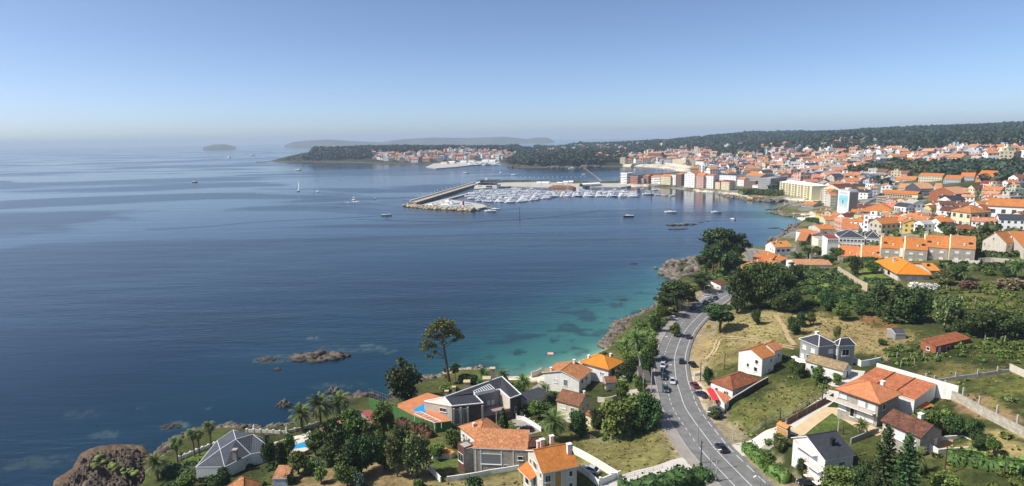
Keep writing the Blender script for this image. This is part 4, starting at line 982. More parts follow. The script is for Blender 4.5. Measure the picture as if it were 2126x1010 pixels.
drape('dirt_track',[(1458,748),(1476,735),(1484,718),(1490,703),(1520,700),(1570,706),(1620,716),(1652,722)],1.1,DIRTP,.12,2,1.0)
drape('dirt_track',[(1462,748),(1482,735),(1491,718),(1497,706),(1524,704),(1572,710),(1622,720),(1652,727)],.9,DIRTP,.12,2,1.0)
drape('dirt_track',[(1610,655),(1628,680),(1636,700),(1650,718)],1.6,DIRTP,.12,2,1.0)
drape('driveway',[(1780,770),(1765,790),(1742,800),(1725,790),(1700,775)],4,CONCP,.12,4,1.0)
drape('street',[(1510,612),(1560,585),(1610,562),(1650,545),(1680,512),(1706,486),(1736,462),(1762,446),(1790,428),(1820,414),(1842,402)],8.5,DASPH,.15,5,3.0)
drape('street',[(1780,432),(1830,434),(1900,445),(1960,452)],6,ASPH,.2,4,4.0)
drape('street',[(1842,402),(1815,392),(1790,385),(1760,380)],8,ASPH,.2,4,4.0)
drape('parking_area',[(1430,628),(1448,622),(1470,612),(1500,602)],7,mat('sandy_ground',(196,176,140),.9,.15,.3),.12,5,1.5)
drape('path',[(1130,795),(1105,812),(1082,838),(1068,868)],2.4,asph('grey_paving',(148,142,132)),.12,3,1.0)
drape('lane',[(1075,868),(1088,888),(1110,903)],4.2,asph('grey_paving',(148,142,132)),.12,3,1.0)

# ------------------------------------------------------------------ walls and fences
def pathw(px,h=0.0):return[hit(x,y,h)for x,y in px]
def wall_run(label,px,h,th,m,name='boundary_wall',cat='wall',posts=None,cap=None,htop=0.0,group=None,step=2.5,base=1.0,pname='post'):
    P=pathw(px,htop);fr=resample([(p.x,p.y,0)for p in P]+[(P[-1].x,P[-1].y,0)],step)
    if(fr[-1]-Vector((P[-1].x,P[-1].y,0))).length>.3:fr.append(Vector((P[-1].x,P[-1].y,0)))
    c=Vector((fr[0].x,fr[0].y,T(fr[0].x,fr[0].y)))
    root=tag(empty(name,c),label,cat,group);w_=MB();cp=MB();ff=frames(fr);t2=th/2;u=0
    for(a,na),(b2,nb2)in zip(ff[:-1],ff[1:]):
        za,zb=T(a.x,a.y),T(b2.x,b2.y);l=(b2-a).length
        for s_,o_ in((1,t2),(-1,-t2)):
            A,B=a+na*o_,b2+nb2*o_
            q=[(A.x-c.x,A.y-c.y,za-base-c.z),(B.x-c.x,B.y-c.y,zb-base-c.z),(B.x-c.x,B.y-c.y,zb+h-c.z),(A.x-c.x,A.y-c.y,za+h-c.z)]
            uvs=[(u,0),(u+l,0),(u+l,h),(u,h)]
            w_.face(q if s_>0 else q[::-1],m,uvs if s_>0 else uvs[::-1])
        e=.04 if cap else 0
        q=[(a+na*(t2+e)),(b2+nb2*(t2+e)),(b2-nb2*(t2+e)),(a-na*(t2+e))];zz=[za,zb,zb,za]
        w_.face([(v.x-c.x,v.y-c.y,z+h-c.z)for v,z in zip(q,zz)][::-1],cap or m)
        u+=l
    for(a,na),s_ in((ff[0],-1),(ff[-1],1)):
        z=T(a.x,a.y);q=[a+na*t2,a-na*t2]
        w_.face([(q[0].x-c.x,q[0].y-c.y,z-base-c.z),(q[1].x-c.x,q[1].y-c.y,z-base-c.z),(q[1].x-c.x,q[1].y-c.y,z+h-c.z),(q[0].x-c.x,q[0].y-c.y,z+h-c.z)],m)
    w_.build('wall',root)
    if posts:
        sp,pw,ph,pm=posts;pts_=resample([(p.x,p.y,0)for p in P],sp)
        pb=MB();pb.box((0,0,0),(pw,pw,ph),pm);pme=pb.mesh(pname)
        for p in pts_[:60]:link(pname,pme,root,(p.x-c.x,p.y-c.y,T(p.x,p.y)-c.z-.1))
    return root
PST=mat('concrete_post',(178,172,162),.85,.12,1)
wall_run('low white wall along the dry field below the modern stone house',[(928,999),(985,991),(1020,984),(1078,975)],1.1,.25,WHITE)
wall_run('white garden wall stepping down the right side of the fenced dry field',[(1190,942),(1215,955),(1250,976),(1284,997)],1.9,.25,WHITE)
wall_run('white wall with dark gate beside the pale concrete path',[(1246,1010),(1270,1000),(1288,992)],1.7,.3,WHITE,posts=(3.6,.5,2.2,WHITE))
wall_run('white wall behind the parked silver car at the orange villa',[(1198,975),(1222,992),(1244,1012)],1.5,.22,WHITE)
wall_run('curved white fence wall in front of the cream house',[(1072,872),(1088,874),(1105,884),(1124,897)],1.3,.25,WHITE,posts=(3,.3,1.9,WHITE))
wall_run('short white wall at the corner of the lawn near the round trees',[(890,976),(902,988),(916,1003)],1.4,.25,WHITE)
wall_run('long weathered stone wall with concrete posts right of the stepped annexe',[Z5(755,222),Z5(900,278),Z5(1050,345),Z5(1250,460),Z5(1400,540),Z5(1560,625)],2.2,.35,wallmat('old_granite',(190,182,164),stone=True),posts=(6.2,.32,4.2,PST))
wall_run('grey block wall with posts between the garden plots',[Z5(830,178),Z5(1000,150),Z5(1200,125),Z5(1432,92)],.9,.25,GREYW,posts=(5.2,.28,2.2,PST))
wall_run('pale wall at the far right behind the garden plots',[Z5(1438,75),Z5(1500,105),Z5(1575,140)],1.8,.25,BEIGE)
wall_run('dark brown garden wall along the lane to the large stone villa',[Z4(1058,520),Z4(1150,468),Z4(1280,395),Z4(1435,310)],1.7,.22,wallmat('brown_wall',(104,82,74)),posts=(4,.3,1.9,MAUVE))
wall_run('curving cream stone retaining wall below the hedged garden',[ZE(62,770),ZE(110,805),ZE(180,850),ZE(260,905),ZE(345,945)],3.4,.5,wallmat('cream_stone_wall',(206,188,152),stone=True),cap=GREYW)
wall_run('dark stone wall along the grass field beside the red awning house',[Z4(586,375),Z4(700,300),Z4(820,225),Z4(908,178)],1.9,.3,DSTONE,cap=CONC)
wall_run('white front wall of the tavern terrace along the car park',[Z4(452,215),Z4(500,300),Z4(560,415)],1.3,.25,WHITE)
wall_run('pale wall beside the driveway of the small garage',[Z3(1480,330),Z3(1560,338),Z3(1640,312)],1.6,.25,BEIGE)
wall_run('concrete wall with green gate left of the flat roofed sheds',[Z3(1660,275),Z3(1740,278),Z3(1850,270)],1.8,.22,BEIGE)
wall_run('long grey garden wall below the terraced houses',[ZE(1150,672),ZE(1280,678),ZE(1420,684)],1.6,.3,BEIGE)
wall_run('rounded stone wall right of the terraced houses',[ZE(1400,668),ZE(1500,660),ZE(1640,668),ZE(1745,686)],2.0,.4,wallmat('old_granite',(190,182,164),stone=True))
wall_run('white wall beside the cottage with the blue door',[ZB(175,800),ZB(260,850),ZB(380,830),ZB(430,815)],1.8,.25,WHITE)
wall_run('crenellated white sea wall on the rocks by the fan palms',[Z1(1440,800),Z1(1560,752),Z1(1650,715),Z1(1735,685)],1.0,.25,WHITE,posts=(1.6,.5,1.35,WHITE))
wall_run('white balustrade wall along the rocks by the small swimming pool',[Z1(1990,575),Z2(50,578),Z2(180,590),Z2(300,565),Z2(420,530),Z2(480,510)],.9,.25,BEIGE,posts=(2.2,.5,1.25,WHITE))
wall_run('pale wall behind the beach house on the sand',[ZC(265,945),ZC(330,925),ZC(352,905)],2.2,.3,BEIGE)
wall_run('long promenade wall behind the far beach',[(1298,352),(1312,344),(1360,340),(1410,346),(1450,352)],6,1.0,BEIGE,step=12)
wall_run('dark garden wall in front of the weathered brown stone house',[Z5(155,668),Z5(260,625),Z5(378,580)],1.3,.25,GREYW)
def fence_run(label,px,h,m,gap=2.4,group=None,rail=True,world=None,net=None):
    P=world or pathw(px);pts_=resample([(p.x,p.y,0)for p in P],gap)
    c=Vector((pts_[0].x,pts_[0].y,T(pts_[0].x,pts_[0].y)));root=tag(empty('fence',c),label,'fence',group)
    pb=MB();pb.box((0,0,-.3),(.08,.08,h+.3),m);pme=pb.mesh('post');r=MB()
    for i,p in enumerate(pts_[:90]):
        link('post',pme,root,(p.x-c.x,p.y-c.y,T(p.x,p.y)-c.z))
        if i:
            a=pts_[i-1];za,zb=T(a.x,a.y)-c.z,T(p.x,p.y)-c.z
            for f in((.98,.52,.1)if rail else(.98,)):r.tube((a.x-c.x,a.y-c.y,za+h*f),(p.x-c.x,p.y-c.y,zb+h*f),.025,.025,m,4,False)
            if net:
                for k in range(6):
                    t0=k/6;A=a.lerp(p,t0);r.tube((A.x-c.x,A.y-c.y,za+(zb-za)*t0),(A.x-c.x,A.y-c.y,za+(zb-za)*t0+h),.02,.02,m,3,False)
    r.build('mesh_wires',root);return root
GMET=mat('green_metal',(44,74,60),.5,.1);GALV=mat('galvanised_metal',(150,154,156),.4,.08,3,metal=.6)
edge=[p+n_*-9.05 for p,n_ in RD[52:-46]]
fence_run('green mesh fence along the outer edge of the pavement above the sea',None,1.5,GMET,2.2,world=edge,net=True)
edge=[p+n_*-9.1 for p,n_ in RD[6:34]]
fence_run('rusty wire fence between the pavement and the dry field',None,1.1,PST,2.6,world=edge)
fence_run('wire fence along the lane beside the grass field',[Z4(640,650),Z4(800,580),Z4(950,500),Z4(1150,400),Z4(1400,260)],1.3,PST,2.6)
fence_run('old post fence across the dry field below the palm',[Z3(1330,580),Z3(1390,612),Z3(1450,650),Z3(1520,690),Z3(1635,645),Z3(1740,605)],1.2,PST,3.0)
fence_run('railing along the bottom edge of the dry field',[Z3(1700,950),Z3(1850,915),Z3(1980,875),Z3(2060,850)],1.0,GALV,2.4)

# ------------------------------------------------------------------ the court, terrace and pools
def flat_prism(name,label,cat,pts_,z0,z1,m,top=None,kind=None):
    a=MB();c=pts_[0];a.prism([(p[0]-c[0],p[1]-c[1])for p in pts_],z0,z1,m,top);o=a.build(name,loc=(c[0],c[1],0));tag(o,label,cat,kind=kind);return o
def ccw(P):
    A=sum(P[i][0]*P[(i+1)%len(P)][1]-P[(i+1)%len(P)][0]*P[i][1]for i in range(len(P)))
    return P if A>0 else P[::-1]
zt=10.8
TP=ccw([atz(*Z2(x,y),zt)for x,y in((1108,372),(1160,398),(1240,440),(1330,475),(1418,500),(1545,482),(1335,335),(1480,292),(1350,255),(1110,345))])
flat_prism('pool_terrace','orange paved terrace on a curved green retaining wall left of the slate villa','terrace',TP,2,zt,GREEN,mat('orange_paving',(190,122,82),.85,.12,.8))
PW=mat('pool_water',(40,150,200),.05,.05,.5,.1,.6)
flat_prism('swimming_pool','blue swimming pool on the terrace against the slate villa','pool',ccw([atz(*Z2(x,y),zt)for x,y in((1222,398),(1322,345),(1330,372),(1332,425),(1268,412))]),zt-.5,zt+.06,TRIM,PW)
pg=tag(empty('pergola',(*atz(*Z2(1340,450),zt),zt)),'white slatted pergola between the pool and the slate villa','pergola')
q=[Vector((*atz(*Z2(x,y),zt+2.0),zt+2.0))-pg.location for x,y in((1245,425),(1405,497),(1462,485),(1290,405))]
for k in range(7):
    t=k/6;a=MB();a.tube(q[0].lerp(q[1],t),q[3].lerp(q[2],t),.09,.09,TRIM,4);a.build('beam',pg)
for k in range(4):
    a=MB();v=(q[0],q[1],q[2],q[3])[k];a.tube((v.x,v.y,-.01),v,.09,.09,TRIM,5);a.build('post',pg)
for i,(p,r2)in enumerate(((q[0],q[1]),(q[3],q[2]))):a=MB();a.tube(p,r2,.08,.08,TRIM,4);a.build('beam',pg)
# ball court
zc=5.6
cq=[atz(*Z2(x,y),zc)for x,y in((800,402),(890,390),(1125,480),(1010,600))]
flat_prism('ball_court','red surfaced ball court below the green walls','court',ccw(cq),3,zc,GREYW,mat('red_court_paint',(142,78,70),.8,.06,.4))
gwt=tag(empty('court_wall',(*atz(*Z2(885,392),zc),zc)),'tall green court wall topped by a wire screen','wall')
A=Vector((0,0,0));B=Vector((*atz(*Z2(1115,478),zc),zc))-gwt.location
d=B-A;l=math.hypot(d.x,d.y);an=math.atan2(d.y,d.x)
a=MB();a.box((l/2,0,-1),(l,.3,5.0),GREEN);a.build('panel',gwt,(0,0,0),an)
a=MB()
for k in range(13):a.tube((k/12*l,0,4),(k/12*l,0,6.9),.05,.05,GALV,4)
for z in(4.9,5.9,6.85):a.tube((0,0,z),(l,0,z),.04,.04,GALV,4)
for k in range(60):a.tube((k/60*l,0,4),(k/60*l,0,6.9),.012,.012,GALV,3,False)
a.build('wire_screen',gwt,(0,0,0),an)
# small pool by the sea
zp_=6.3
dk=ccw([atz(*Z2(x,y),zp_)for x,y in((110,655),(300,600),(440,580),(520,650),(420,700),(260,775),(205,690))])
flat_prism('pool_deck','pale stone deck around the small seaside pool','terrace',dk,2,zp_,BEIGE,mat('pale_deck',(206,196,176),.85,.08,.8))
flat_prism('swimming_pool','rectangular blue pool on the seaside deck by the palms','pool',ccw([atz(*Z2(x,y),zp_)for x,y in((232,690),(345,655),(415,632),(470,660),(400,690),(258,712))]),zp_-.5,zp_+.05,TRIM,PW)
ft=ccw([atz(*Z2(x,y),5.2)for x,y in((480,545),(640,478),(720,500),(560,560))])
flat_prism('terrace','orange tiled terrace behind the canary palms','terrace',ft,2,5.2,BEIGE,mat('orange_paving',(190,122,82)))
ft=ccw([atz(*Z3(x,y),T(*atz(*Z3(200,740),10))+1.0)for x,y in((118,745),(215,698),(330,748),(300,768),(150,772))])
flat_prism('terrace','orange roofed low garage terrace beside the round dark trees','terrace',ft,5,11.0,BEIGE,T_BR)
CH=mat('white_plastic',(232,232,228),.4,.03,3)
def lounger():
    t=empty('sun_lounger');a=MB();a.box((0,0,.28),(.65,1.3,.1),CH);a.build('seat',t)
    b2=MB();b2.box((0,0,0),(.65,.75,.09),CH);o=b2.build('backrest',t,(0,.98,.46));o.rotation_euler=(R_(38),0,0)
    for x in(-.28,.28):
        for y in(-.55,.5):c2=MB();c2.box((x,y,0),(.06,.06,.28),CH);c2.build('leg',t)
    return t
lg=lounger()
LP=[((200,655),-.9,'first'),((232,648),-.8,'second'),((265,642),-.8,'third')]
for i,(p,r,lb)in enumerate(LP):
    xy=atz(*Z2(*p),zp_);o=lg if i==0 else copy_tree(lg,(0,0,0));o.location=(*xy,zp_);o.rotation_euler=(0,0,r);tag(o,f'white sun lounger by the small seaside pool, {lb} from the left','sun lounger','sun loungers by the pool')
def chair():
    t=empty('garden_chair');a=MB();a.box((0,0,.42),(.5,.5,.06),CH);a.build('seat',t);a=MB();a.box((0,.24,.48),(.5,.06,.45),CH);a.build('backrest',t)
    for x in(-.21,.21):
        for y in(-.21,.21):c2=MB();c2.box((x,y,0),(.05,.05,.42),CH);c2.build('leg',t)
    return t
ch0=chair()
for i,(p,r,lb)in enumerate((((350,622),.4,'left one by the parasol trees'),((372,612),-2.2,'second from the left'),((395,604),1.0,'third from the left'),((412,590),2.4,'rightmost of the four'))):
    xy=atz(*Z2(*p),zp_);o=ch0 if i==0 else copy_tree(ch0,(0,0,0));o.location=(*xy,zp_);o.rotation_euler=(0,0,r);o.scale=(1.4,1.4,1.2);tag(o,f'white plastic chair on the seaside pool deck, {lb}','chair','garden chairs by the pool')
# statues on the sea wall
def statue(px,lab,h=1.7):
    p=hit(*px);t=tag(empty('statue',p),lab,'statue');a=MB();a.box((0,0,-.5),(.6,.6,1.0),WHITE);a.build('plinth',t)
    b2=MB();pr=[(.5,.22),(.9,.25),(1.2,.2),(1.45,.28),(1.8,.3),(2.05,.12),(2.15,.16),(2.35,.15),(2.5,.04)]
    for(z0,r0),(z1,r1)in zip(pr[:-1],pr[1:]):b2.tube((0,0,z0),(0,0,z1),r0,r1,WHITE,8,True)
    b2.tube((.25,0,1.7),(.45,.1,1.25),.08,.06,WHITE,6);b2.tube((-.25,0,1.7),(-.4,-.15,1.3),.08,.06,WHITE,6);b2.build('figure',t)
statue(Z2(217,585),'white garden statue on the sea wall between pool and rocks');statue(Z2(702,395),'white garden statue between the two taller canary palms');statue(Z1(2052,570),'white garden statue beside the slate hipped roof')
# awning and red floor of the tavern
aw=tag(empty('awning',hit(*Z4(490,330))),'bright red awning over the tavern entrance by the car park','awning')
za=aw.location.z+2.6;AR=mat('red_canvas',(206,44,52),.8,.06,1)
Q=[Vector((*atz(*Z4(x,y),za+dz),za+dz))-aw.location for x,y,dz in((418,222,-.5),(472,318,-.5),(512,312,.1),(460,208,.1))]
a=MB();a.face(Q,AR);a.face([q-Vector((0,0,.03))for q in Q[::-1]],AR);a.face([Q[0]-Vector((0,0,.3)),Q[1]-Vector((0,0,.3)),Q[1],Q[0]],AR);a.build('canvas',aw)
for q in Q[:2]:a=MB();a.tube((q.x,q.y,-.3),q,.05,.05,TRIM,5);a.build('post',aw)
# yellow sign by the pine, billboards and name boards
def board(px,w_,h_,zb_,m,lab,rz=0,name='sign_board',cat='sign'):
    p=hit(*px);t=tag(empty(name,p,rz),lab,cat);a=MB();a.box((0,0,zb_),(w_,.08,h_),m);a.build('panel',t)
    for x in(-w_*.4,w_*.4):b2=MB();b2.box((x,.08,-.4),(.09,.07,zb_+h_+.3),GALV);b2.build('post',t)
    return t
board(ZA(465,545),2.2,1.4,1.4,mat('yellow_sign',(232,184,40),.5,.04),'yellow sign board in front of the lone pine at the road bend',.4)
board(Z4(345,160),2.4,.9,1.6,TRIM,'white and pink sign board beside the gravel car park',.3)
# ------------------------------------------------------------------ vegetation
def leafmat(name,rgb,var=.5,hue=.035,ns=.8):
    if name in MATS:return MATS[name]
    m,n,b=nodes_mat(name);L=n.links;c=lin(rgb)
    g=N(n,'ShaderNodeNewGeometry');oi=N(n,'ShaderNodeObjectInfo')
    a=N(n,'ShaderNodeMapRange');a.inputs[3].default_value=1-var;a.inputs[4].default_value=1+var;L.new(g.outputs['Random Per Island'],a.inputs[0])
    s=N(n,'ShaderNodeMapRange');s.inputs[3].default_value=.8;s.inputs[4].default_value=1.25;L.new(oi.outputs['Random'],s.inputs[0])
    tc=N(n,'ShaderNodeTexCoord');nz=N(n,'ShaderNodeTexNoise',i_Scale=ns,i_Detail=3.0);L.new(tc.outputs['Object'],nz.inputs['Vector'])
    q=N(n,'ShaderNodeMapRange');q.inputs[1].default_value=.35;q.inputs[2].default_value=.65;q.inputs[3].default_value=.75;q.inputs[4].default_value=1.3;L.new(nz.outputs[0],q.inputs[0])
    mu=N(n,'ShaderNodeMath',operation='MULTIPLY');L.new(a.outputs[0],mu.inputs[0]);L.new(s.outputs[0],mu.inputs[1])
    m2=N(n,'ShaderNodeMath',operation='MULTIPLY');L.new(mu.outputs[0],m2.inputs[0]);L.new(q.outputs[0],m2.inputs[1])
    hs=N(n,'ShaderNodeHueSaturation');hs.inputs['Color'].default_value=(*c,1)
    hh=N(n,'ShaderNodeMapRange');hh.inputs[3].default_value=.5-hue;hh.inputs[4].default_value=.5+hue;L.new(oi.outputs['Random'],hh.inputs[0]);L.new(hh.outputs[0],hs.inputs['Hue']);L.new(m2.outputs[0],hs.inputs['Value'])
    L.new(hs.outputs[0],b.inputs['Base Color']);b.inputs['Roughness'].default_value=.6;b.inputs['Specular IOR Level'].default_value=.25
    MATS[name]=m;return m
LF_G=leafmat('leaf_green',(88,106,48));LF_D=leafmat('leaf_dark',(64,82,42));LF_P=leafmat('pine_needles',(66,82,44));LF_O=leafmat('olive_leaf',(104,112,66));LF_L=leafmat('leaf_light',(98,114,50));LF_PALM=leafmat('palm_leaf',(94,110,58),.3);LF_A=leafmat('araucaria_needles',(68,88,48));LF_MP=leafmat('maritime_needles',(98,96,48));LF_DRY=leafmat('dry_leaf',(122,98,58));LF_RED=leafmat('red_hedge_leaf',(100,80,50));LF_PUR=leafmat('bougainvillea',(148,58,132));LF_W=leafmat('white_blossom',(216,214,204),.15);LF_V=leafmat('vine_leaf',(98,108,50));LF_PINK=leafmat('dusky_shrub',(108,88,68));LF_BL=leafmat('eucalyptus_leaf',(74,92,78))
BARK=mat('bark',(92,76,62),.9,.25,3,.4);BARKR=mat('pine_bark',(110,78,62),.9,.3,3,.4);PBARK=mat('palm_bark',(112,92,70),.9,.3,4,.5)
def quads(P,size,rs,flat=0.0,aspect=1.6):
    """leaf-sized quads centred on the points P"""
    n_=len(P);a=rs.normal(size=(n_,3));a[:,2]*=(1-flat);a/=np.linalg.norm(a,axis=1)[:,None]+1e-9
    b_=rs.normal(size=(n_,3));b_-=(a*b_).sum(1)[:,None]*a;b_/=np.linalg.norm(b_,axis=1)[:,None]+1e-9
    s=size*(.6+.8*rs.rand(n_))[:,None]
    A,B=a*s*.5*aspect,b_*s*.5
    V=np.stack([P-A-B*.4,P-B+A*.1,P+A+B*.2,P+B-A*.1],1).reshape(-1,3)
    return V,np.arange(n_*4).reshape(-1,4)
def lobes(rs,cs,n_,fill=.55):
    """points in the outer part of a set of ellipsoids (cx,cy,cz,rx,ry,rz)"""
    cs=np.array(cs,float);vol=(cs[:,3]*cs[:,4]*cs[:,5])**.67;k=rs.choice(len(cs),n_,p=vol/vol.sum())
    d=rs.normal(size=(n_,3));d/=np.linalg.norm(d,axis=1)[:,None]
    r=(fill+(1-fill)*rs.rand(n_)**.6)*(1+.2*rs.normal(size=n_))
    return cs[k,:3]+d*r[:,None]*cs[k,3:]
def core(cs,s=.72,seed=1):
    rs=np.random.RandomState(seed);V=[];F=[];t=(1+5**.5)/2
    iv=np.array([(-1,t,0),(1,t,0),(-1,-t,0),(1,-t,0),(0,-1,t),(0,1,t),(0,-1,-t),(0,1,-t),(t,0,-1),(t,0,1),(-t,0,-1),(-t,0,1)],float);iv/=np.linalg.norm(iv[0])
    fi=np.array([(0,11,5),(0,5,1),(0,1,7),(0,7,10),(0,10,11),(1,5,9),(5,11,4),(11,10,2),(10,7,6),(7,1,8),(3,9,4),(3,4,2),(3,2,6),(3,6,8),(3,8,9),(4,9,5),(2,4,11),(6,2,10),(8,6,7),(9,8,1)])
    for c in cs:
        V.append(np.array(c[:3])+iv*np.array(c[3:])*s*(.8+.4*rs.rand(12,1)));F.append(fi+12*len(F))
    V=np.concatenate(V);F=np.concatenate(F);return V,np.concatenate([F,F[:,2:3]],1)
def tree_proto(name,mleaf,cs,n_,size,trunk,seed,fill=.5,flat=0,cores=True,bark=None):
    rs=np.random.RandomState(seed);P=lobes(rs,cs,n_,fill);V,F=quads(P,size,rs,flat)
    if cores:
        Vc,Fc_=core(cs,.52,seed);F=np.concatenate([F,Fc_+len(V)]);V=np.concatenate([V,Vc])
    crown=np_mesh('crown',V,F[:,:],mleaf)
    tb=MB()
    for seg in trunk:tb.tube(*seg,bark or BARK,7)
    return(name,crown,tb.mesh('trunk'))
def place(proto,loc,rz,sx,sz,label=None,cat='tree',group=None,name=None):
    nm,cr,tr_=proto;o=empty(name or nm,loc,rz);o.scale=(sx,sx,sz)
    link('trunk',tr_,o)if tr_ and len(tr_.vertices)else None
    link('crown',cr,o);tag(o,label,cat,group);return o
def rl(seed,n_,R,z0,z1,r0,r1,squash=.8):
    rs=np.random.RandomState(seed);out=[]
    for k in range(n_):
        a=rs.rand()*6.283;q=R*rs.rand()**.5;z=z0+(z1-z0)*rs.rand();k2=1-abs((z-(z0+z1)/2)/((z1-z0)/2+1e-6))*.5
        r=r0+(r1-r0)*rs.rand();out.append((math.cos(a)*q*k2,math.sin(a)*q*k2,z,r,r,r*squash))
    return out
PR={}
# all prototypes: about 10 m high and 8 m wide unless noted
for v in(1,2,3):PR['broad%d'%v]=tree_proto('broadleaf_tree',LF_G,rl(v,17,2.9,3.2,8.2,1.2,2.1),4200,.38,[((0,0,-.5),(0,0,4),.35,.22),((0,0,2.5),(1.4,.5,5.5),.16,.08),((0,0,3),(-1.2,-.8,6),.16,.08)],v)
for v in(1,2):PR['dark%d'%v]=tree_proto('broadleaf_tree',LF_D,rl(10+v,20,3.0,2.0,8.6,1.2,2.0),4600,.36,[((0,0,-.5),(0,0,4),.35,.22)],10+v)
for v in(1,2):PR['pine%d'%v]=tree_proto('pine_tree',LF_P,rl(20+v,24,3.6,4.2,9.0,.9,1.6,.55),4600,.32,[((0,0,-.5),(.3,.1,4.5),.34,.26),((.3,.1,4.5),(.5,.2,8),.24,.1),((.3,.1,4),(2.4,.6,6.2),.15,.07),((.2,.1,3.6),(-2.2,-.7,5.8),.15,.07),((.3,.1,4.6),(.4,2.2,6.6),.13,.06)],20+v,bark=BARKR)
for v in(1,2):PR['olive%d'%v]=tree_proto('olive_tree',LF_O,rl(30+v,14,2.9,2.6,7.6,1.2,2.1),3600,.38,[((0,0,-.5),(0,0,3.4),.3,.2)],30+v)
PR['light1']=tree_proto('fruit_tree',LF_L,rl(40,14,2.8,2.8,7.2,1.2,2.0),2400,.5,[((0,0,-.5),(0,0,3.2),.26,.18)],40)
PR['euc1']=tree_proto('eucalyptus_tree',LF_BL,rl(42,18,2.6,3.0,9,.9,1.7),2400,.42,[((0,0,-.5),(.2,0,5),.3,.15)],42)
PR['dead1']=tree_proto('dry_tree',LF_DRY,rl(43,12,2.6,3.0,8,.8,1.5),700,.3,[((0,0,-.5),(.2,0,5),.25,.15)]+[((0.1,0,2+i*.5),(math.cos(i*2.1)*2.6,math.sin(i*2.1)*2.6,5.5+i*.4),.1,.03)for i in range(6)],43,cores=False)
PR['cyp1']=tree_proto('cypress_tree',LF_D,[(0,0,1.2+i*.9,1.5-.13*i,1.5-.13*i,1.1)for i in range(10)],2600,.36,[((0,0,-.5),(0,0,2),.25,.2)],44)
for v in(1,2):PR['shrub%d'%v]=tree_proto('shrub',LF_G,rl(50+v,9,3.0,2.0,5.5,1.8,3.2,.9),1300,.75,[((0,0,-.5),(0,0,3),.5,.3)],50+v)
PR['shrubd']=tree_proto('shrub',LF_D,rl(53,9,3.0,2.0,5.5,1.8,3.2,.9),1300,.75,[((0,0,-.5),(0,0,3),.5,.3)],53)
PR['shrubl']=tree_proto('shrub',LF_L,rl(54,9,3.0,2.0,5.5,1.8,3.2,.9),1300,.75,[((0,0,-.5),(0,0,3),.5,.3)],54)
PR['purple']=tree_proto('bougainvillea_bush',LF_PUR,rl(55,10,3.2,1.5,4.5,1.6,2.6,.8),1500,.8,[((0,0,-.5),(0,0,3),.5,.3)],55)
PR['white']=tree_proto('oleander_bush',LF_W,rl(56,10,3.2,3.5,7.0,1.8,2.8,.8),1300,.8,[((0,0,-.5),(0,0,3),.5,.3)],56,cores=False)
PR['pinkb']=tree_proto('shrub',LF_PINK,rl(57,10,3.2,2,6.0,1.8,2.8,.8),1300,.8,[((0,0,-.5),(0,0,3),.5,.3)],57)
# tall maritime pine leaning left: built to its own outline (h about 20 m)
mc=[(-.2,0,18.5,2.4,2.2,1.3),(1.6,.4,17.2,2.2,2,1.1),(-2.2,.2,16.8,2.0,2,1.2),(3.6,.2,15.6,1.7,1.6,.9),(4.6,0,14.2,1.3,1.4,.7),(1.0,.4,15.0,1.8,1.6,1.0),(-3.6,-.2,15.0,1.6,1.6,1.0),(-1.4,.6,14.2,1.6,1.5,.8),(-4.4,0,12.8,1.6,1.4,.9),(-2.6,.2,11.8,1.4,1.3,.7),(-5.0,.2,11.0,1.3,1.2,.8),(-2.0,-.3,10.0,1.0,1,.5),(-3.6,0,8.6,1.1,1.0,.6),(3.2,-.3,13.4,1.0,1,.5),(.4,.2,4.4,.5,.5,.9),(.6,.1,2.6,.5,.5,.7),(2.4,.8,18.0,1.4,1.4,.9),(.3,-.5,12.8,1.0,1,.6)]
tk=[((1.6,0,-1),(1.2,0,4),.42,.34),((1.2,0,4),(.5,0,10),.34,.26),((.5,0,10),(0,0,14.5),.26,.18),((0,0,14.5),(-.2,0,18.5),.18,.07)]
for c in mc[1:14]:
    z=max(c[2]-2.2,8);x=.5-(z-10)*.1;tk.append(((x,0,z),(c[0],c[1],c[2]-.2),.1,.04))
PR['mpine']=tree_proto('maritime_pine',LF_MP,mc,6500,.27,tk,61,fill=.0,cores=False,bark=BARKR)
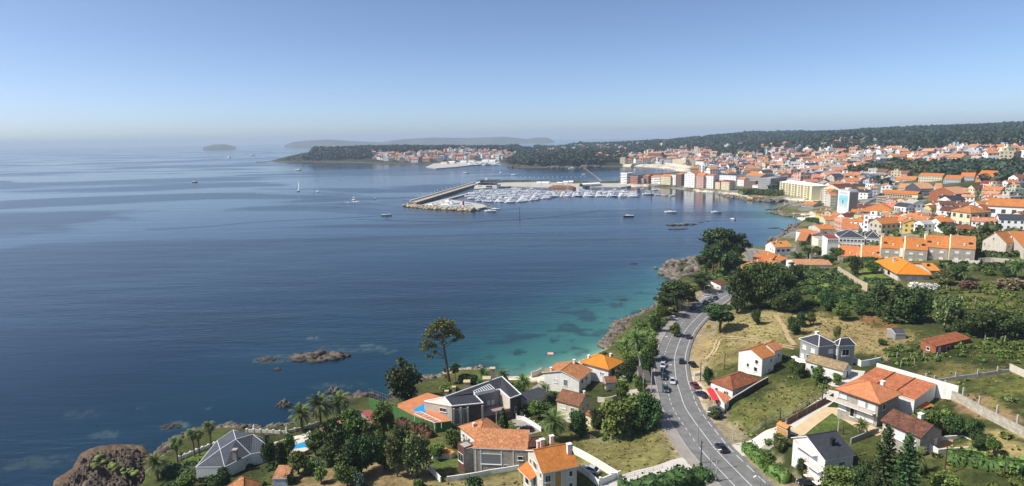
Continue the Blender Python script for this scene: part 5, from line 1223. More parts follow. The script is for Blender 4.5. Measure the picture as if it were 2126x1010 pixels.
def palm_proto(seed,H,nf,L_,droop,name='palm_tree',fan=False):
    rs=np.random.RandomState(seed);V=[];F=[]
    top=np.array([0,0,H])
    for k in range(nf):
        az=rs.rand()*6.283;el=R_(80)*(1-(k/nf)**.8)+R_(-28)*(k/nf);l=L_*(.85+.3*rs.rand())
        d=np.array([math.cos(az),math.sin(az),0]);sd_=np.array([-math.sin(az),math.cos(az),0]);p=top.copy();pts_=[p.copy()];e=el;ns=9
        for s in range(ns):
            p=p+(d*math.cos(e)+np.array([0,0,1])*math.sin(e))*l/ns;e-=R_(droop)*(.4+s/ns);pts_.append(p.copy())
        for s in range(1,ns+1):
            for q in(0,.5):
                if s==ns and q:continue
                c=pts_[s]*(1-q)+(pts_[min(s+1,ns)])*q;t=(s+q)/ns;ll=L_*.2*math.sin(math.pi*min(.15+t*.85,.96))if not fan else L_*.3
                tang=pts_[s]-pts_[s-1];tang/=np.linalg.norm(tang)
                for sg in(-1,1):
                    tip=c+sd_*sg*ll*.85+tang*ll*.6-np.array([0,0,1])*ll*(.25+.2*rs.rand());w2=tang*.09*L_/4
                    i=len(V);V+=[c-w2,c+w2,tip+w2*.3,tip-w2*.3];F.append((i,i+1,i+2,i+3))
    crown=np_mesh('crown',np.array(V),np.array(F),LF_PALM)
    t=MB();z=-.5;r0=.38 if not fan else .24
    while z<H-.4:t.tube((0,0,z),(0,0,z+.5),r0*1.0,r0*.9,PBARK,8,False);z+=.5
    t.tube((0,0,H-.6),(0,0,H+.25),r0*1.3,r0*.6,PBARK,8)
    if fan:
        rs2=np.random.RandomState(seed+9)
        for k in range(60):
            a=rs2.rand()*6.283;z=H-rs2.rand()*2.6;r=.35+.35*(z-(H-2.8))/2.8;t.tube((math.cos(a)*.15,math.sin(a)*.15,z+.6),(math.cos(a)*r,math.sin(a)*r,z-.5),.07,.03,PBARK,3,False)
    return(name,crown,t.mesh('trunk'))
PR['palm1']=palm_proto(71,5.5,70,4.6,12);PR['palm2']=palm_proto(72,5.0,66,4.8,12);PR['fan1']=palm_proto(73,8.2,56,1.9,14,'fan_palm',True)
def arau_proto(seed):
    rs=np.random.RandomState(seed);P=[];tb=MB();tb.tube((0,0,-.5),(0,0,17.5),.4,.06,BARK,7);F_=[]
    z=1.5;V=[];k0=0
    while z<17.2:
        R=4.2*(1-(z/17.8))**.8+.25
        for i in range(9):
            a=i*6.283/9+z*1.3+rs.rand()*.3;r=R*(.85+.3*rs.rand());n_=max(4,int(r*11))
            for s in range(n_):
                t=(s+1)/n_;P.append((math.cos(a)*r*t,math.sin(a)*r*t,z+.5*t*t*(1 if z>8 else .4)+.05*rs.normal()))
            tb.tube((0,0,z),(math.cos(a)*r,math.sin(a)*r,z+.35),.05,.02,BARK,3,False)
        z+=.72+.2*rs.rand()
    V,F=quads(np.array(P),.42,rs,.75,1.8);return('norfolk_pine',np_mesh('crown',V,F,LF_A),tb.mesh('trunk'))
PR['arau1']=arau_proto(81)
PH={'mpine':20.0,'palm1':9.2,'palm2':8.8,'fan1':10.2,'arau1':18.0}
PWD={'mpine':11.5,'palm1':9.4,'palm2':9.6,'fan1':3.9,'arau1':8.8}
TREES=[]
def tree(kind,bx,by,ytop,wpx,label,cat='tree',group=None,rz=None,name=None):
    """base pixel, pixel row of the top, crown width in pixels"""
    p=hit(bx,by);d=math.hypot(p.x,p.y)
    k=(p-cam.location).dot(_F);w_=wpx*k/FP
    lo,hi=.3,45
    for _ in range(25):
        m_=(lo+hi)/2
        if proj(p.x,p.y,p.z+m_)[1]>ytop:lo=m_
        else:hi=m_
    H=PH.get(kind,9.6);Wd=PWD.get(kind,8.6 if not kind.startswith('pine')else 9.4)
    if kind not in PH:
        v=np.array([q.co[:]for q in PR[kind][1].vertices][::7]);PH[kind]=float(np.percentile(v[:,2],98));PWD[kind]=2*float(np.percentile(np.hypot(v[:,0],v[:,1]),96))
    H,Wd=PH[kind],PWD[kind]
    o=place(PR[kind],p,random.random()*6.28 if rz is None else rz,w_/Wd,lo/H,label,cat,group,name)
    if kind[:4]in('broa','dark','oliv','ligh'):o.scale=(o.scale.x*.88,o.scale.y*.88,o.scale.z*.95)
    TREES.append((p.x,p.y,w_/2));return o
G1='trees in the seaside gardens'
tree('mpine',922,800,660,88,'tall lone pine with bare leaning trunk rising above the sea',rz=0.0)
tree('dark2',842,836,755,80,'dense dark pine on the rocks beside the tall leaning pine',name='pine_tree')
PALMS=[('palm1',627,895,836,54,'canary palm standing nearest the slate roofed house, left of the trio'),('palm2',666,880,812,58,'canary palm in the middle of the seaside trio'),('palm1',706,868,811,56,'canary palm rightmost of the seaside trio'),
 ('palm1',328,996,941,58,'stout canary palm beside the big rock outcrop'),('fan1',371,973,904,30,'fan palm with skirt of dead leaves, leftmost on the lawn'),('fan1',404,948,886,28,'fan palm, left of the close pair by the sea wall'),('fan1',415,946,890,26,'fan palm, right of the close pair by the sea wall'),('fan1',440,938,870,28,'fan palm nearest the slate hipped roof, rightmost on the lawn'),('fan1',378,962,935,12,'small young fan palm between the tall ones'),
 ('palm1',1150,915,850,66,'big canary palm with orange fruit at the edge of the dry field'),('palm2',1322,735,684,44,'canary palm on the slope below the road by the beach rocks'),('palm1',1004,800,762,34,'canary palm behind the slate villa, leftmost of three'),('palm2',1045,802,764,36,'canary palm behind the slate villa, middle of three'),('palm1',1086,815,775,42,'canary palm right of the slate villa chimneys'),('palm2',1132,822,796,32,'canary palm in front of the long white house'),
 ('palm1',1655,555,520,44,'canary palm left of the pair behind the salmon roof'),('palm2',1678,540,508,44,'canary palm right of the pair behind the salmon roof'),('palm1',1668,522,498,30,'small palm behind the tall pair by the cream block'),
 ('palm2',2000,585,548,40,'palm in the garden right of the bright orange villa'),('palm1',2112,580,535,44,'palm at the right edge beside the rounded stone wall'),('palm1',1787,905,868,36,'young palm on the villa lawn'),('palm2',1900,990,925,50,'drooping palm behind the two norfolk pines'),('fan1',1253,815,795,12,'small palm beside the little red roofed garage')]
for k,x,y,yt,w_,lb in PALMS:tree(k,x,y,yt,w_,lb,'palm')
tree('arau1',1828,1062,880,78,'norfolk pine with tiered branches, left of the two by the bottom edge','norfolk pine');tree('arau1',1872,1068,898,76,'norfolk pine with tiered branches, right of the two by the bottom edge','norfolk pine')
TL=[  # kind, base x, base y, top y, width, label
 ('broad1',735,925,856,62,'bright green tree in front of the ball court'),('broad2',798,915,838,52,'green tree against the tall green court wall'),('dark1',690,960,880,66,'dense green tree beside the small seaside pool'),
 ('dark2',750,985,905,60,'dark rounded tree in the grove, nearest the pool'),('dark1',798,975,902,50,'dark rounded tree in the middle of the grove'),('olive1',825,990,905,50,'grey green tree in the grove left of the largest round one'),('olive2',866,992,908,66,'largest round grey green tree at the right end of the grove'),('dark2',838,948,888,50,'dark tree at the back of the grove below the court wall'),('dark1',718,1000,930,56,'dark tree at the front left of the grove'),
 ('broad3',722,1012,962,52,'leafy green tree at the bottom edge in front of the grove'),('light1',668,1004,973,28,'small bright green tree on the dry lawn'),('euc1',750,1025,985,28,'grey green sapling at the bottom edge'),('broad2',620,985,940,44,'tree beside the pool steps over the red shade'),('dark1',588,975,918,28,'slim tree between the slate house and the pool'),
 ('broad1',942,928,892,38,'bright green tree left of the bungalow'),('light1',905,952,925,40,'low green tree behind the orange garage terrace'),('cyp1',1045,892,852,22,'dark conifer beside the slate villa garage'),('shrubl',1064,898,886,16,'clipped round bush beside the bungalow'),
 ('broad3',1120,868,832,50,'leafy tree at the end of the hedge by the cream house'),('dark1',1205,908,855,52,'bushy tree in front of the cream house'),('dark2',1240,890,850,40,'bushy tree behind the small annexe of the cream house'),
 ('light1',1280,905,832,80,'bright green fig tree beside the dark round tree'),('broad3',1330,885,822,70,'broad green tree near the road wall'),('dark1',1345,895,826,56,'dark round tree nearest the road bend'),('dark2',1320,900,848,52,'dark tree over the edge of the dry field'),('broad1',1260,880,840,44,'green tree behind the fig tree'),
 ('broad2',1290,835,792,28,'tree beside the driveway of the small garage'),('dark1',1305,795,748,34,'dark tree between palm and flat sheds'),('dark2',1345,780,728,32,'dark shrubby tree below the green road fence'),('broad1',1330,820,780,28,'green tree right of the flat sheds'),('olive1',1280,790,768,20,'small olive tree behind the bright orange roof'),
 ('dark2',1312,775,740,36,'dark tree under the beach palm'),('broad1',1352,750,705,34,'green tree on the slope above the beach rocks'),
 ('pine1',1405,645,588,62,'spreading dark pine on the cliff at the road bend'),('pine2',1380,655,610,44,'pine leaning over the water left of the road bend'),('light1',1430,635,596,34,'bright green tree behind the parked cars'),
 ('pine1',1494,692,636,60,'lone dense pine at the inside of the road bend'),('pine2',1466,572,530,40,'pine on the dark headland, lower left'),('pine1',1494,560,478,66,'tallest dark pine on the rocky headland'),('pine2',1532,556,490,44,'dark pine on the headland, right of the tallest'),('pine1',1478,575,512,44,'dark pine on the headland, left of the tallest'),('dark1',1515,570,522,40,'dark bushy tree below the headland pines'),('pine2',1455,600,570,44,'pine near the white hut with brown roof'),
 ('dark2',1530,650,560,50,'dark creeper covered tree above the road cutting'),('dark1',1575,640,552,70,'large dark tree at the top of the road cutting'),('dark2',1615,645,565,66,'large dark tree, right of the one above the cutting'),('broad1',1560,600,545,60,'green tree below the white house cluster'),('dead1',1545,640,580,40,'brown withered tree above the road cutting'),('dark1',1640,650,600,50,'dark tree at the foot of the scrub slope'),('broad3',1600,590,545,60,'mid green tree at the top of the scrub slope'),('dark2',1650,585,548,40,'dark tree below the salmon roofed building'),
 ('dark1',1571,674,643,24,'small round tree alone on the dry slope'),('dark2',1650,695,658,30,'dark bush tree, left of the trio on the dry slope'),('dark1',1665,680,650,24,'dark tree, middle of the trio on the dry slope'),('broad2',1683,675,650,22,'round tree, right of the trio on the dry slope'),('dark2',1720,645,604,38,'round dark tree above the dry slope'),('broad2',1748,665,632,38,'spreading dark tree on the dry slope near the brown patch'),('olive1',1736,705,678,0.1+18,'tiny tree between the orchard trio and the grey house'),('dark1',1785,655,615,34,'round dark tree left of the tall dark hedge'),
 ('dark1',1830,660,596,60,'dark evergreen, left in the tall screen of trees'),('cyp1',1860,668,598,50,'dark evergreen, second in the tall screen of trees'),('dark2',1880,672,600,62,'dark evergreen, third in the tall screen of trees'),('dark1',1908,668,604,52,'dark evergreen, right end of the tall screen of trees'),
 ('olive1',1960,690,612,56,'tall loose grey green tree behind the rusty sheds'),('dark2',1990,695,645,50,'dark tree behind the long rusty shed'),('dark1',2035,700,640,76,'wide dark tree right of the long rusty shed'),('dark2',2085,702,650,70,'wide dark tree near the right edge above the vines'),('dark1',2120,700,665,50,'dark tree cut by the right edge above the vines'),
 ('dark1',1775,572,535,28,'dark rounded tree at the left of the hedged garden'),('broad1',1812,568,542,32,'green tree on the garden lawn by the bright orange villa'),('olive2',1958,592,562,40,'olive tree in front of the bright orange villa'),('dark1',1985,582,548,36,'dark tree right of the bright orange villa'),('cyp1',2036,555,540,8,'slim cypress below the terraced row'),
 ('dark2',2030,520,500,40,'dark tree right of the terraced row'),('broad3',2060,522,502,44,'leafy tree below the stone gabled house'),('shrubl',2054,572,556,20,'round bright bush in the right garden'),('dark1',2090,575,556,28,'dark shrub tree beside the edge palm'),
 ('broad2',1735,540,515,36,'green bush tree behind the cream block'),('dark2',1715,552,530,30,'dark tree between palms and hedged garden'),('broad1',1700,530,512,30,'yellow green tree below the cream block'),
 ('olive1',1620,940,905,34,'grey leafless looking tree in the garden by the lane'),('broad2',1590,975,935,34,'shrubby tree in the hedge beside the road'),('dark1',1665,990,955,26,'dark small tree before the white balcony house'),('broad3',1740,1040,975,80,'green tree at the bottom edge by the norfolk pines'),('light1',1960,1035,985,70,'light green shrub tree at the bottom edge'),('dark2',1790,1030,960,50,'dark tree under the norfolk pines'),
 ('broad1',1930,905,852,50,'green tree beside the stone house chimney'),('dark1',1985,905,865,50,'dark tree before the long stone wall'),('dark2',2020,912,872,36,'dark tree, right before the long stone wall'),('broad3',2062,945,908,30,'round bush tree on the dry lot'),('dark1',2030,935,905,30,'dark bush tree on the dry lot'),('light1',1738,800,776,22,'small tree in front of the cottage'),('broad1',1695,795,760,26,'tree beside the red car'),('dark2',1660,785,755,26,'dark tree below the grey house terrace'),('broad2',1645,775,748,20,'tree with white parasol beside it'),
 ('dark2',560,965,915,36,'dark tree hugging the right end of the slate hipped roof'),('broad1',600,950,905,30,'green tree at the corner of the seaside pool deck'),('broad3',655,945,895,40,'leafy tree overhanging the pool deck'),('dark1',460,1012,975,40,'dark bushy tree below the slate hipped roof'),('broad2',390,1020,985,44,'green bushy tree below the lawn of the fan palms'),('olive1',770,925,880,36,'grey green tree left of the tall court wall'),('broad3',880,940,905,30,'green tree at the end of the red hedge'),('broad2',1075,820,795,28,'green tree behind the canary palms of the slate villa'),('dark1',1165,850,820,30,'dark tree between the white and the cream house'),('broad1',1400,700,672,24,'bushy tree at the pavement fence'),('dark2',1362,690,655,26,'dark bush tree on the sea slope below the pavement'),('broad3',1375,665,632,26,'green tree on the sea slope near the bend'),
 ('dark1',1470,800,765,24,'bush tree above the gravel car park'),('broad1',1480,870,850,22,'green bush behind the dark parked cars'),('dark2',1345,640,600,0.1+1,'')]
for k,x,y,yt,w_,lb in TL:
    if not lb:continue
    tree(k,x,y,yt,w_,lb)
SH=[('purple',835,860,843,26,'purple bougainvillea spilling over the green terrace wall, left part'),('purple',850,862,846,22,'purple bougainvillea spilling over the green terrace wall, right part'),('white',1898,605,588,22,'white flowering oleander, left of three'),('white',1916,604,589,14,'white flowering oleander, middle of three'),('white',1936,606,590,24,'white flowering oleander, right of three'),('pinkb',2090,600,580,50,'dusky red shrub in the right garden'),('pinkb',2010,600,584,40,'dusky red shrub near the palms'),('pinkb',1545,625,600,26,'reddish withered bush on the road cutting'),
 ('shrubl',930,812,800,34,'low bright green shrub on the rocks by the tall pine'),('shrubd',965,795,778,26,'dark shrub among the pale rocks'),('shrubd',980,798,780,22,'dark shrub, right among the pale rocks'),('shrub1',1000,800,786,24,'green shrub behind the stone stacks'),('pine2',945,790,756,20,'small dark pine beside the tall pine'),
 ('shrubd',600,1004,985,0.1+24,'dark bush left of the small white shed'),('shrub1',640,985,962,20,'bush behind the small white shed'),('shrub2',870,1012,995,24,'bush at the bottom edge before the white wall'),('shrubd',985,1020,992,34,'yellow green bush at the bottom edge beside the wall'),
 ('shrubl',1625,745,738,10,'tiny bush below the grey house'),('shrubd',1832,717,706,16,'small bush on the brown slope'),('shrub1',1735,714,706,12,'small bush above the grey house')]
for k,x,y,yt,w_,lb in SH:tree(k,x,y,yt,w_,lb,'shrub' if k!='pine2' else 'tree')
# hedges: clipped or loose strips of leaves along a line
def hedge(label,px,w_,h,m,size=.4,dens=22,seed=0,world=None,name='hedge',cat='hedge',lump=.35):
    P=world or pathw(px);rs=np.random.RandomState(seed+5);pts_=resample([(p.x,p.y,0)for p in P],.5);fr=frames(pts_)
    c=Vector((pts_[0].x,pts_[0].y,T(pts_[0].x,pts_[0].y)));V=[]
    n_=int(len(fr)*dens*.5);Q=[]
    for k in range(n_):
        p,nn=fr[rs.randint(len(fr))];s=rs.rand();hh=h*(1+lump*(fbm(np.array([p.x/2.2]),np.array([p.y/2.2]),2)[0]-.5)*2);ww=w_*(.85+.3*rs.rand())
        if s<.45:u,z=(rs.rand()*2-1)*ww/2,hh*(.93+.1*rs.rand())
        else:u,z=(1 if rs.rand()<.5 else-1)*ww/2*(.9+.15*rs.rand()),hh*rs.rand()
        x,y=p.x+nn.x*u,p.y+nn.y*u;Q.append((x-c.x,y-c.y,T(p.x,p.y)-c.z+z))
    V,F=quads(np.array(Q),size,rs)
    # inner body
    Vb=[];Fb=[]
    for k,(p,nn)in enumerate(fr):
        hh=h*(1+lump*(fbm(np.array([p.x/2.2]),np.array([p.y/2.2]),2)[0]-.5)*2)*.86;z=T(p.x,p.y)-c.z
        for u,zz in((-.42*w_,-.5),(-.42*w_,hh),(.42*w_,hh),(.42*w_,-.5)):Vb.append((p.x+nn.x*u-c.x,p.y+nn.y*u-c.y,z+zz))
        if k:
            a=(k-1)*4;b2=k*4
            for i in range(3):Fb.append((a+i,b2+i,b2+i+1,a+i+1))
    Fb.append((0,1,2,3));e=(len(fr)-1)*4;Fb.append((e+3,e+2,e+1,e))
    F=np.concatenate([F,np.array(Fb)+len(V)]);V=np.concatenate([V,np.array(Vb)])
    return tag(link(name,np_mesh(name,V,F,m),None,c),label,cat)
hedge('clipped dark hedge below the slate villa driveway',[(1080,868),(1100,860),(1122,846),(1150,828)],2.6,2.4,LF_D,seed=1)
hedge('reddish brown hedge at the foot of the green retaining wall',[Z2(1130,505),Z2(1200,535),Z2(1290,575),Z2(1375,622)],2.2,2.2,LF_RED,seed=2)
hedge('rough green and red hedge between the road and the white balcony house',[Z4(735,720),Z4(800,780),Z4(880,850),Z4(960,920),Z4(1070,985)],3.0,2.2,LF_G,seed=3)
hedge('dark hedge in front of the bright orange villa lawn',[ZE(310,865),ZE(450,870),ZE(590,880)],3,2.4,LF_D,.6,seed=4)
hedge('dark clipped hedge along the left of the hedged garden',[ZE(110,670),ZE(140,665),ZE(200,650),ZE(300,660),ZE(420,660)],3,2.2,LF_D,.6,seed=5)
hedge('long dark hedge right of the bright orange villa',[ZE(1030,718),ZE(1200,730),ZE(1350,745),ZE(1500,740),ZE(1650,735),ZE(1740,715)],3.5,3.2,LF_D,.7,seed=6)
hedge('hedge on top of the rounded stone wall',[ZE(1330,620),ZE(1450,610),ZE(1600,618),ZE(1836,610)],3,2.4,LF_D,.6,seed=7)
hedge('green hedge at the bottom edge below the pale concrete path',[(1290,1030),(1340,1018),(1390,1008),(1440,1000),(1470,992)],4.0,2.6,LF_D,.5,seed=8)
hedge('vine covered strip along the garden wall at the right',[Z5(930,800),Z5(1100,810),Z5(1300,850),Z5(1554,895)],4.5,1.8,LF_G,.5,seed=9)
hedge('low hedge behind the beach trees by the far white wall',[(1680,458),(1700,462),(1718,470)],6,2.4,LF_D,1.0,seed=10)
hedge('clipped pines and shrubs in front of the seafront car park',[(1538,404),(1560,403),(1590,405),(1620,406)],16,6,LF_G,1.6,dens=60,seed=11,name='tree_row',cat='trees')
hedge('dark shrubs on the lawn edge below the slate hipped house',[Z1(1320,930),Z1(1500,905),Z1(1700,880),Z1(1850,880),Z1(2000,840)],4,2.4,LF_D,.5,seed=12)
hedge('dark hedge right of the small pool lawn',[Z2(150,860),Z2(300,850),Z2(420,845),Z2(570,850)],2.6,2.2,LF_D,.5,seed=13)
# scrub, ground cover and undergrowth nobody could count
def scatter(name,polys,n_,h0,h1,m,size=.5,per=40,seed=0,zmin=.6,spread=1.2,core_=True,rows=None):
    rs=np.random.RandomState(seed+100);Q=[];CS=[]
    for poly in polys:
        P=np.array([hit(x,y)[:2]for x,y in poly]);lo,hi=P.min(0),P.max(0);A=0;k=0
        a=0.5*abs(sum(P[i][0]*P[(i+1)%len(P)][1]-P[(i+1)%len(P)][0]*P[i][1]for i in range(len(P))));cnt=int(n_*a/1000);c=lo+(hi-lo)*rs.rand(cnt*4+20,2)
        c=c[in_poly(P,c[:,0],c[:,1])][:cnt]
        if rows:ca,sa=math.cos(rows[0]),math.sin(rows[0]);v_=np.round((c[:,0]*-sa+c[:,1]*ca)/rows[1])*rows[1];u_=c[:,0]*ca+c[:,1]*sa;c=np.stack([u_*ca-v_*sa,u_*sa+v_*ca],1)
        for x,y in c:
            if dr_at(x,y)<9.5:continue
            z=T(x,y)
            if z<zmin:continue
            h=h0+(h1-h0)*rs.rand()**1.5;r=h*spread*(.7+.6*rs.rand());CS.append((x,y,z+h*.35,r,r,h*.7));
    if not CS:return
    CA=np.array(CS);k=np.repeat(np.arange(len(CA)),per);d=rs.normal(size=(len(k),3));d[:,2]=np.abs(d[:,2])*.9;d/=np.linalg.norm(d,axis=1)[:,None]
    Pp=CA[k,:3]+d*CA[k,3:]*(.75+.35*rs.rand(len(k),1));V,F=quads(Pp,size,rs)
    if core_:Vc,Fc_=core(CS,.8,seed);F=np.concatenate([F,Fc_+len(V)]);V=np.concatenate([V,Vc])
    o=link(name,np_mesh(name,V,F,m));tag(o,kind='stuff');return o
_rv=np.array([(p.x,p.y)for p in ROADS])
def dr_at(x,y):return float(np.min(np.hypot(_rv[:,0]-x,_rv[:,1]-y)))
scatter('scrub',[[(1600,560),(1740,560),(1800,620),(1780,650),(1700,640),(1640,640),(1600,610)],[(1740,560),(1800,600),(1840,640),(1780,640),(1730,590)]],48,.8,2.2,LF_D,.6,60,1)
scatter('scrub',[[(1640,570),(1780,590),(1800,640),(1700,645),(1640,620)],[(1500,560),(1560,540),(1640,570),(1600,620),(1520,640)]],26,.8,2.6,LF_G,.6,60,2)
scatter('scrub',[[(1256,725),(1290,700),(1345,665),(1372,640),(1380,660),(1372,700),(1362,760),(1300,745)],[(1300,700),(1345,668),(1375,640),(1382,665),(1372,700),(1362,750),(1320,740)],[(1440,590),(1455,545),(1500,520),(1560,530),(1555,560),(1500,585)]],60,.7,2.2,LF_G,.5,60,3)
scatter('scrub',[[(1380,600),(1440,600),(1420,640),(1380,650)],[(1500,540),(1575,530),(1600,545),(1520,570)]],45,.6,1.8,LF_O,.5,60,4)
scatter('undergrowth',[[(1480,880),(1520,940),(1500,930),(1470,885)],[(1490,900),(1560,940),(1600,920),(1560,900),(1520,880)],[(1380,960),(1450,955),(1420,900),(1380,850),(1400,900)],[(1200,880),(1290,905),(1380,880),(1380,900),(1290,925),(1200,915)]],70,.4,1.1,LF_G,.35,40,5)
scatter('undergrowth',[[(330,985),(420,975),(560,955),(600,1010),(560,1030),(340,1030)],[(560,925),(600,960),(560,990),(540,960)]],60,.6,1.8,LF_D,.4,60,6)
scatter('undergrowth',[[(1640,760),(1700,745),(1740,800),(1700,810),(1640,790)],[(1240,720),(1330,740),(1360,800),(1300,830),(1250,800)],[(1230,855),(1350,850),(1350,880),(1230,870)]],45,.5,1.5,LF_G,.4,50,7)
scatter('vines',[[(1895,600),(1990,590),(2126,590),(2126,690),(2040,650),(1940,640),(1890,625)]],120,.8,1.4,LF_V,.45,40,8,spread=.8,rows=(-.35,4.2))
scatter('vines',[[(1815,740),(1860,720),(1960,725),(1975,745),(1880,765),(1830,765)],[(1975,720),(2126,700),(2126,770),(2050,760),(1990,745)],[(1960,700),(2010,700),(2000,730),(1960,725)]],150,.8,1.5,LF_G,.42,40,9,spread=.8,rows=(-.5,3.8))
scatter('vines',[[(1905,855),(1960,850),(2000,875),(1990,905),(1940,900),(1905,880)]],170,.8,1.5,LF_G,.4,40,10,rows=(-.6,3.6),spread=.9)
scatter('undergrowth',[[(1880,790),(1960,760),(2060,775),(2000,800),(1900,810)],[(2050,800),(2126,790),(2126,900),(2060,850)]],14,.4,1.2,LF_O,.45,40,11)
scatter('undergrowth',[[(1720,1000),(1900,960),(2126,960),(2126,1030),(1720,1040)],[(1920,925),(1990,925),(1980,950),(1930,950)],[(2060,890),(2126,900),(2126,925),(2070,910)]],40,.6,1.8,LF_G,.45,60,12)
scatter('scrub',[[(1980,495),(2126,470),(2126,500),(2060,520)],[(1740,495),(1850,470),(1900,500),(1760,520)],[(1900,470),(2040,490),(2030,510),(1880,500)]],10,1,2.5,LF_G,.9,50,13)
# grass tufts over the dry fields
scatter('grass_tufts',[[(1820,690),(2126,690),(2126,960),(1950,960),(1880,860),(1960,800),(1860,760)],[(1640,620),(1800,640),(1860,680),(1640,690)],[(1500,860),(1640,780),(1740,800),(1640,890),(1530,925)],[(1720,900),(1860,930),(2000,1000),(1720,1030)],[(340,985),(600,950),(640,1030),(340,1030)],[(890,900),(1000,870),(1080,860),(1200,930),(1190,960),(1060,960)]],150,.1,.35,leafmat('grass_blade',(112,118,62),.25),.35,12,24,core_=False)
scatter('dry_grass',[[(1200,905),(1290,880),(1400,880),(1450,950),(1400,985),(1290,1000),(1210,960)],[(1500,880),(1560,830),(1660,790),(1730,805),(1690,845),(1600,885),(1530,920)],[(1440,760),(1470,700),(1560,660),(1700,660),(1880,700),(1850,740),(1640,720)],[(880,1010),(1090,985),(1090,1030),(880,1040)]],200,.1,.3,leafmat('dry_grass_blade',(150,138,84),.3),.3,14,14,core_=False)
# concrete posts in the vineyard
pb=MB();pb.box((0,0,-.3),(.16,.16,2.2),PST);pme=pb.mesh('vineyard_post')
vp=[(1910,612),(1935,606),(1965,602),(2000,600),(2030,604),(2062,612),(2090,606),(2118,602),(1925,632),(1960,626),(1992,622),(2025,628),(2058,636),(2095,640),(2045,706),(2066,704),(2086,710),(2104,702),(1842,750),(1862,744),(1890,748),(1918,742),(1945,745),(1870,762),(1898,758)]
for x,y in vp:
    p=hit(x,y);tag(link('vineyard_post',pme,None,p),'pale concrete post standing in the vineyard','post','concrete posts of the vineyards')
# ------------------------------------------------------------------ the town
def winwall(name,rgb,w=3.0,h=3.0,ww=.42,wh=.5,band=False,dark=(74,78,84)):
    """far facades: windows as a repeating pattern in wall metres"""
    if name in MATS:return MATS[name]
    m,n,b=nodes_mat(name);L=n.links;c=lin(rgb)
    uv=N(n,'ShaderNodeUVMap');mp=N(n,'ShaderNodeMapping');mp.inputs['Scale'].default_value=(1/w,1/h,1);L.new(uv.outputs[0],mp.inputs['Vector'])
    sx=N(n,'ShaderNodeSeparateXYZ');L.new(mp.outputs[0],sx.inputs[0])
    def inside(o,a,bb):
        f=N(n,'ShaderNodeMath',operation='FRACT');L.new(o,f.inputs[0]);g=N(n,'ShaderNodeMath',operation='SUBTRACT');L.new(f.outputs[0],g.inputs[0]);g.inputs[1].default_value=.5
        ab=N(n,'ShaderNodeMath',operation='ABSOLUTE');L.new(g.outputs[0],ab.inputs[0]);lt=N(n,'ShaderNodeMath',operation='LESS_THAN');L.new(ab.outputs[0],lt.inputs[0]);lt.inputs[1].default_value=a;return lt.outputs[0]
    iy=inside(sx.outputs[1],wh/2,0)
    if band:fac=iy
    else:
        mu=N(n,'ShaderNodeMath',operation='MULTIPLY');L.new(inside(sx.outputs[0],ww/2,0),mu.inputs[0]);L.new(iy,mu.inputs[1]);fac=mu.outputs[0]
    fl=N(n,'ShaderNodeVectorMath',operation='FLOOR');L.new(mp.outputs[0],fl.inputs[0]);wn=N(n,'ShaderNodeTexWhiteNoise');L.new(fl.outputs[0],wn.inputs['Vector'])
    gt=N(n,'ShaderNodeMapRange');gt.inputs[1].default_value=.1;gt.inputs[2].default_value=.3;gt.inputs[3].default_value=.25;gt.inputs[4].default_value=1;L.new(wn.outputs[0],gt.inputs[0])
    mf=N(n,'ShaderNodeMath',operation='MULTIPLY');L.new(fac,mf.inputs[0]);L.new(gt.outputs[0],mf.inputs[1])
    mx=N(n,'ShaderNodeMix',data_type='RGBA');L.new(mf.outputs[0],mx.inputs[0]);mx.inputs[6].default_value=(*c,1);mx.inputs[7].default_value=(*lin(dark),1)
    L.new(mx.outputs[2],b.inputs['Base Color']);b.inputs['Roughness'].default_value=.75;MATS[name]=m;return m
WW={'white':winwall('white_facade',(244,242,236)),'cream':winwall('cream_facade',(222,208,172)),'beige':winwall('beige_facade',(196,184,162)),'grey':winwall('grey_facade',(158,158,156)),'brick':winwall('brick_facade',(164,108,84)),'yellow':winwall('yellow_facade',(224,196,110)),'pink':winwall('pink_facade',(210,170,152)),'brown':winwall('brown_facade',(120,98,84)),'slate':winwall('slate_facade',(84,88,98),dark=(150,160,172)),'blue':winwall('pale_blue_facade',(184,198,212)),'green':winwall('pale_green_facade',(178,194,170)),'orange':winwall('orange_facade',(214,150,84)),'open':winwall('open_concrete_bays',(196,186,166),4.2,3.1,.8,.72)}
WB_={k:winwall(k+'_banded_facade',c,3,3,1,.42,True,(70,72,76))for k,c in{'white':(244,242,236),'beige':(206,192,168),'brick':(176,116,96),'grey':(170,170,168)}.items()}
for k in WB_:WW[k+'_banded']=WB_[k]
RR={'orange':T_OR,'old orange':T_OLD,'salmon':T_SAL,'red':T_RED,'slate':T_SLATE,'brown':T_BROWN,'dusty pink':T_PINK,'maroon':REDR,'grey':CONC,'white':TRIM,'dark':DKW}
OCC=[]  # footprints already used: (x, y, radius)
def bounds_of(o):
    return o
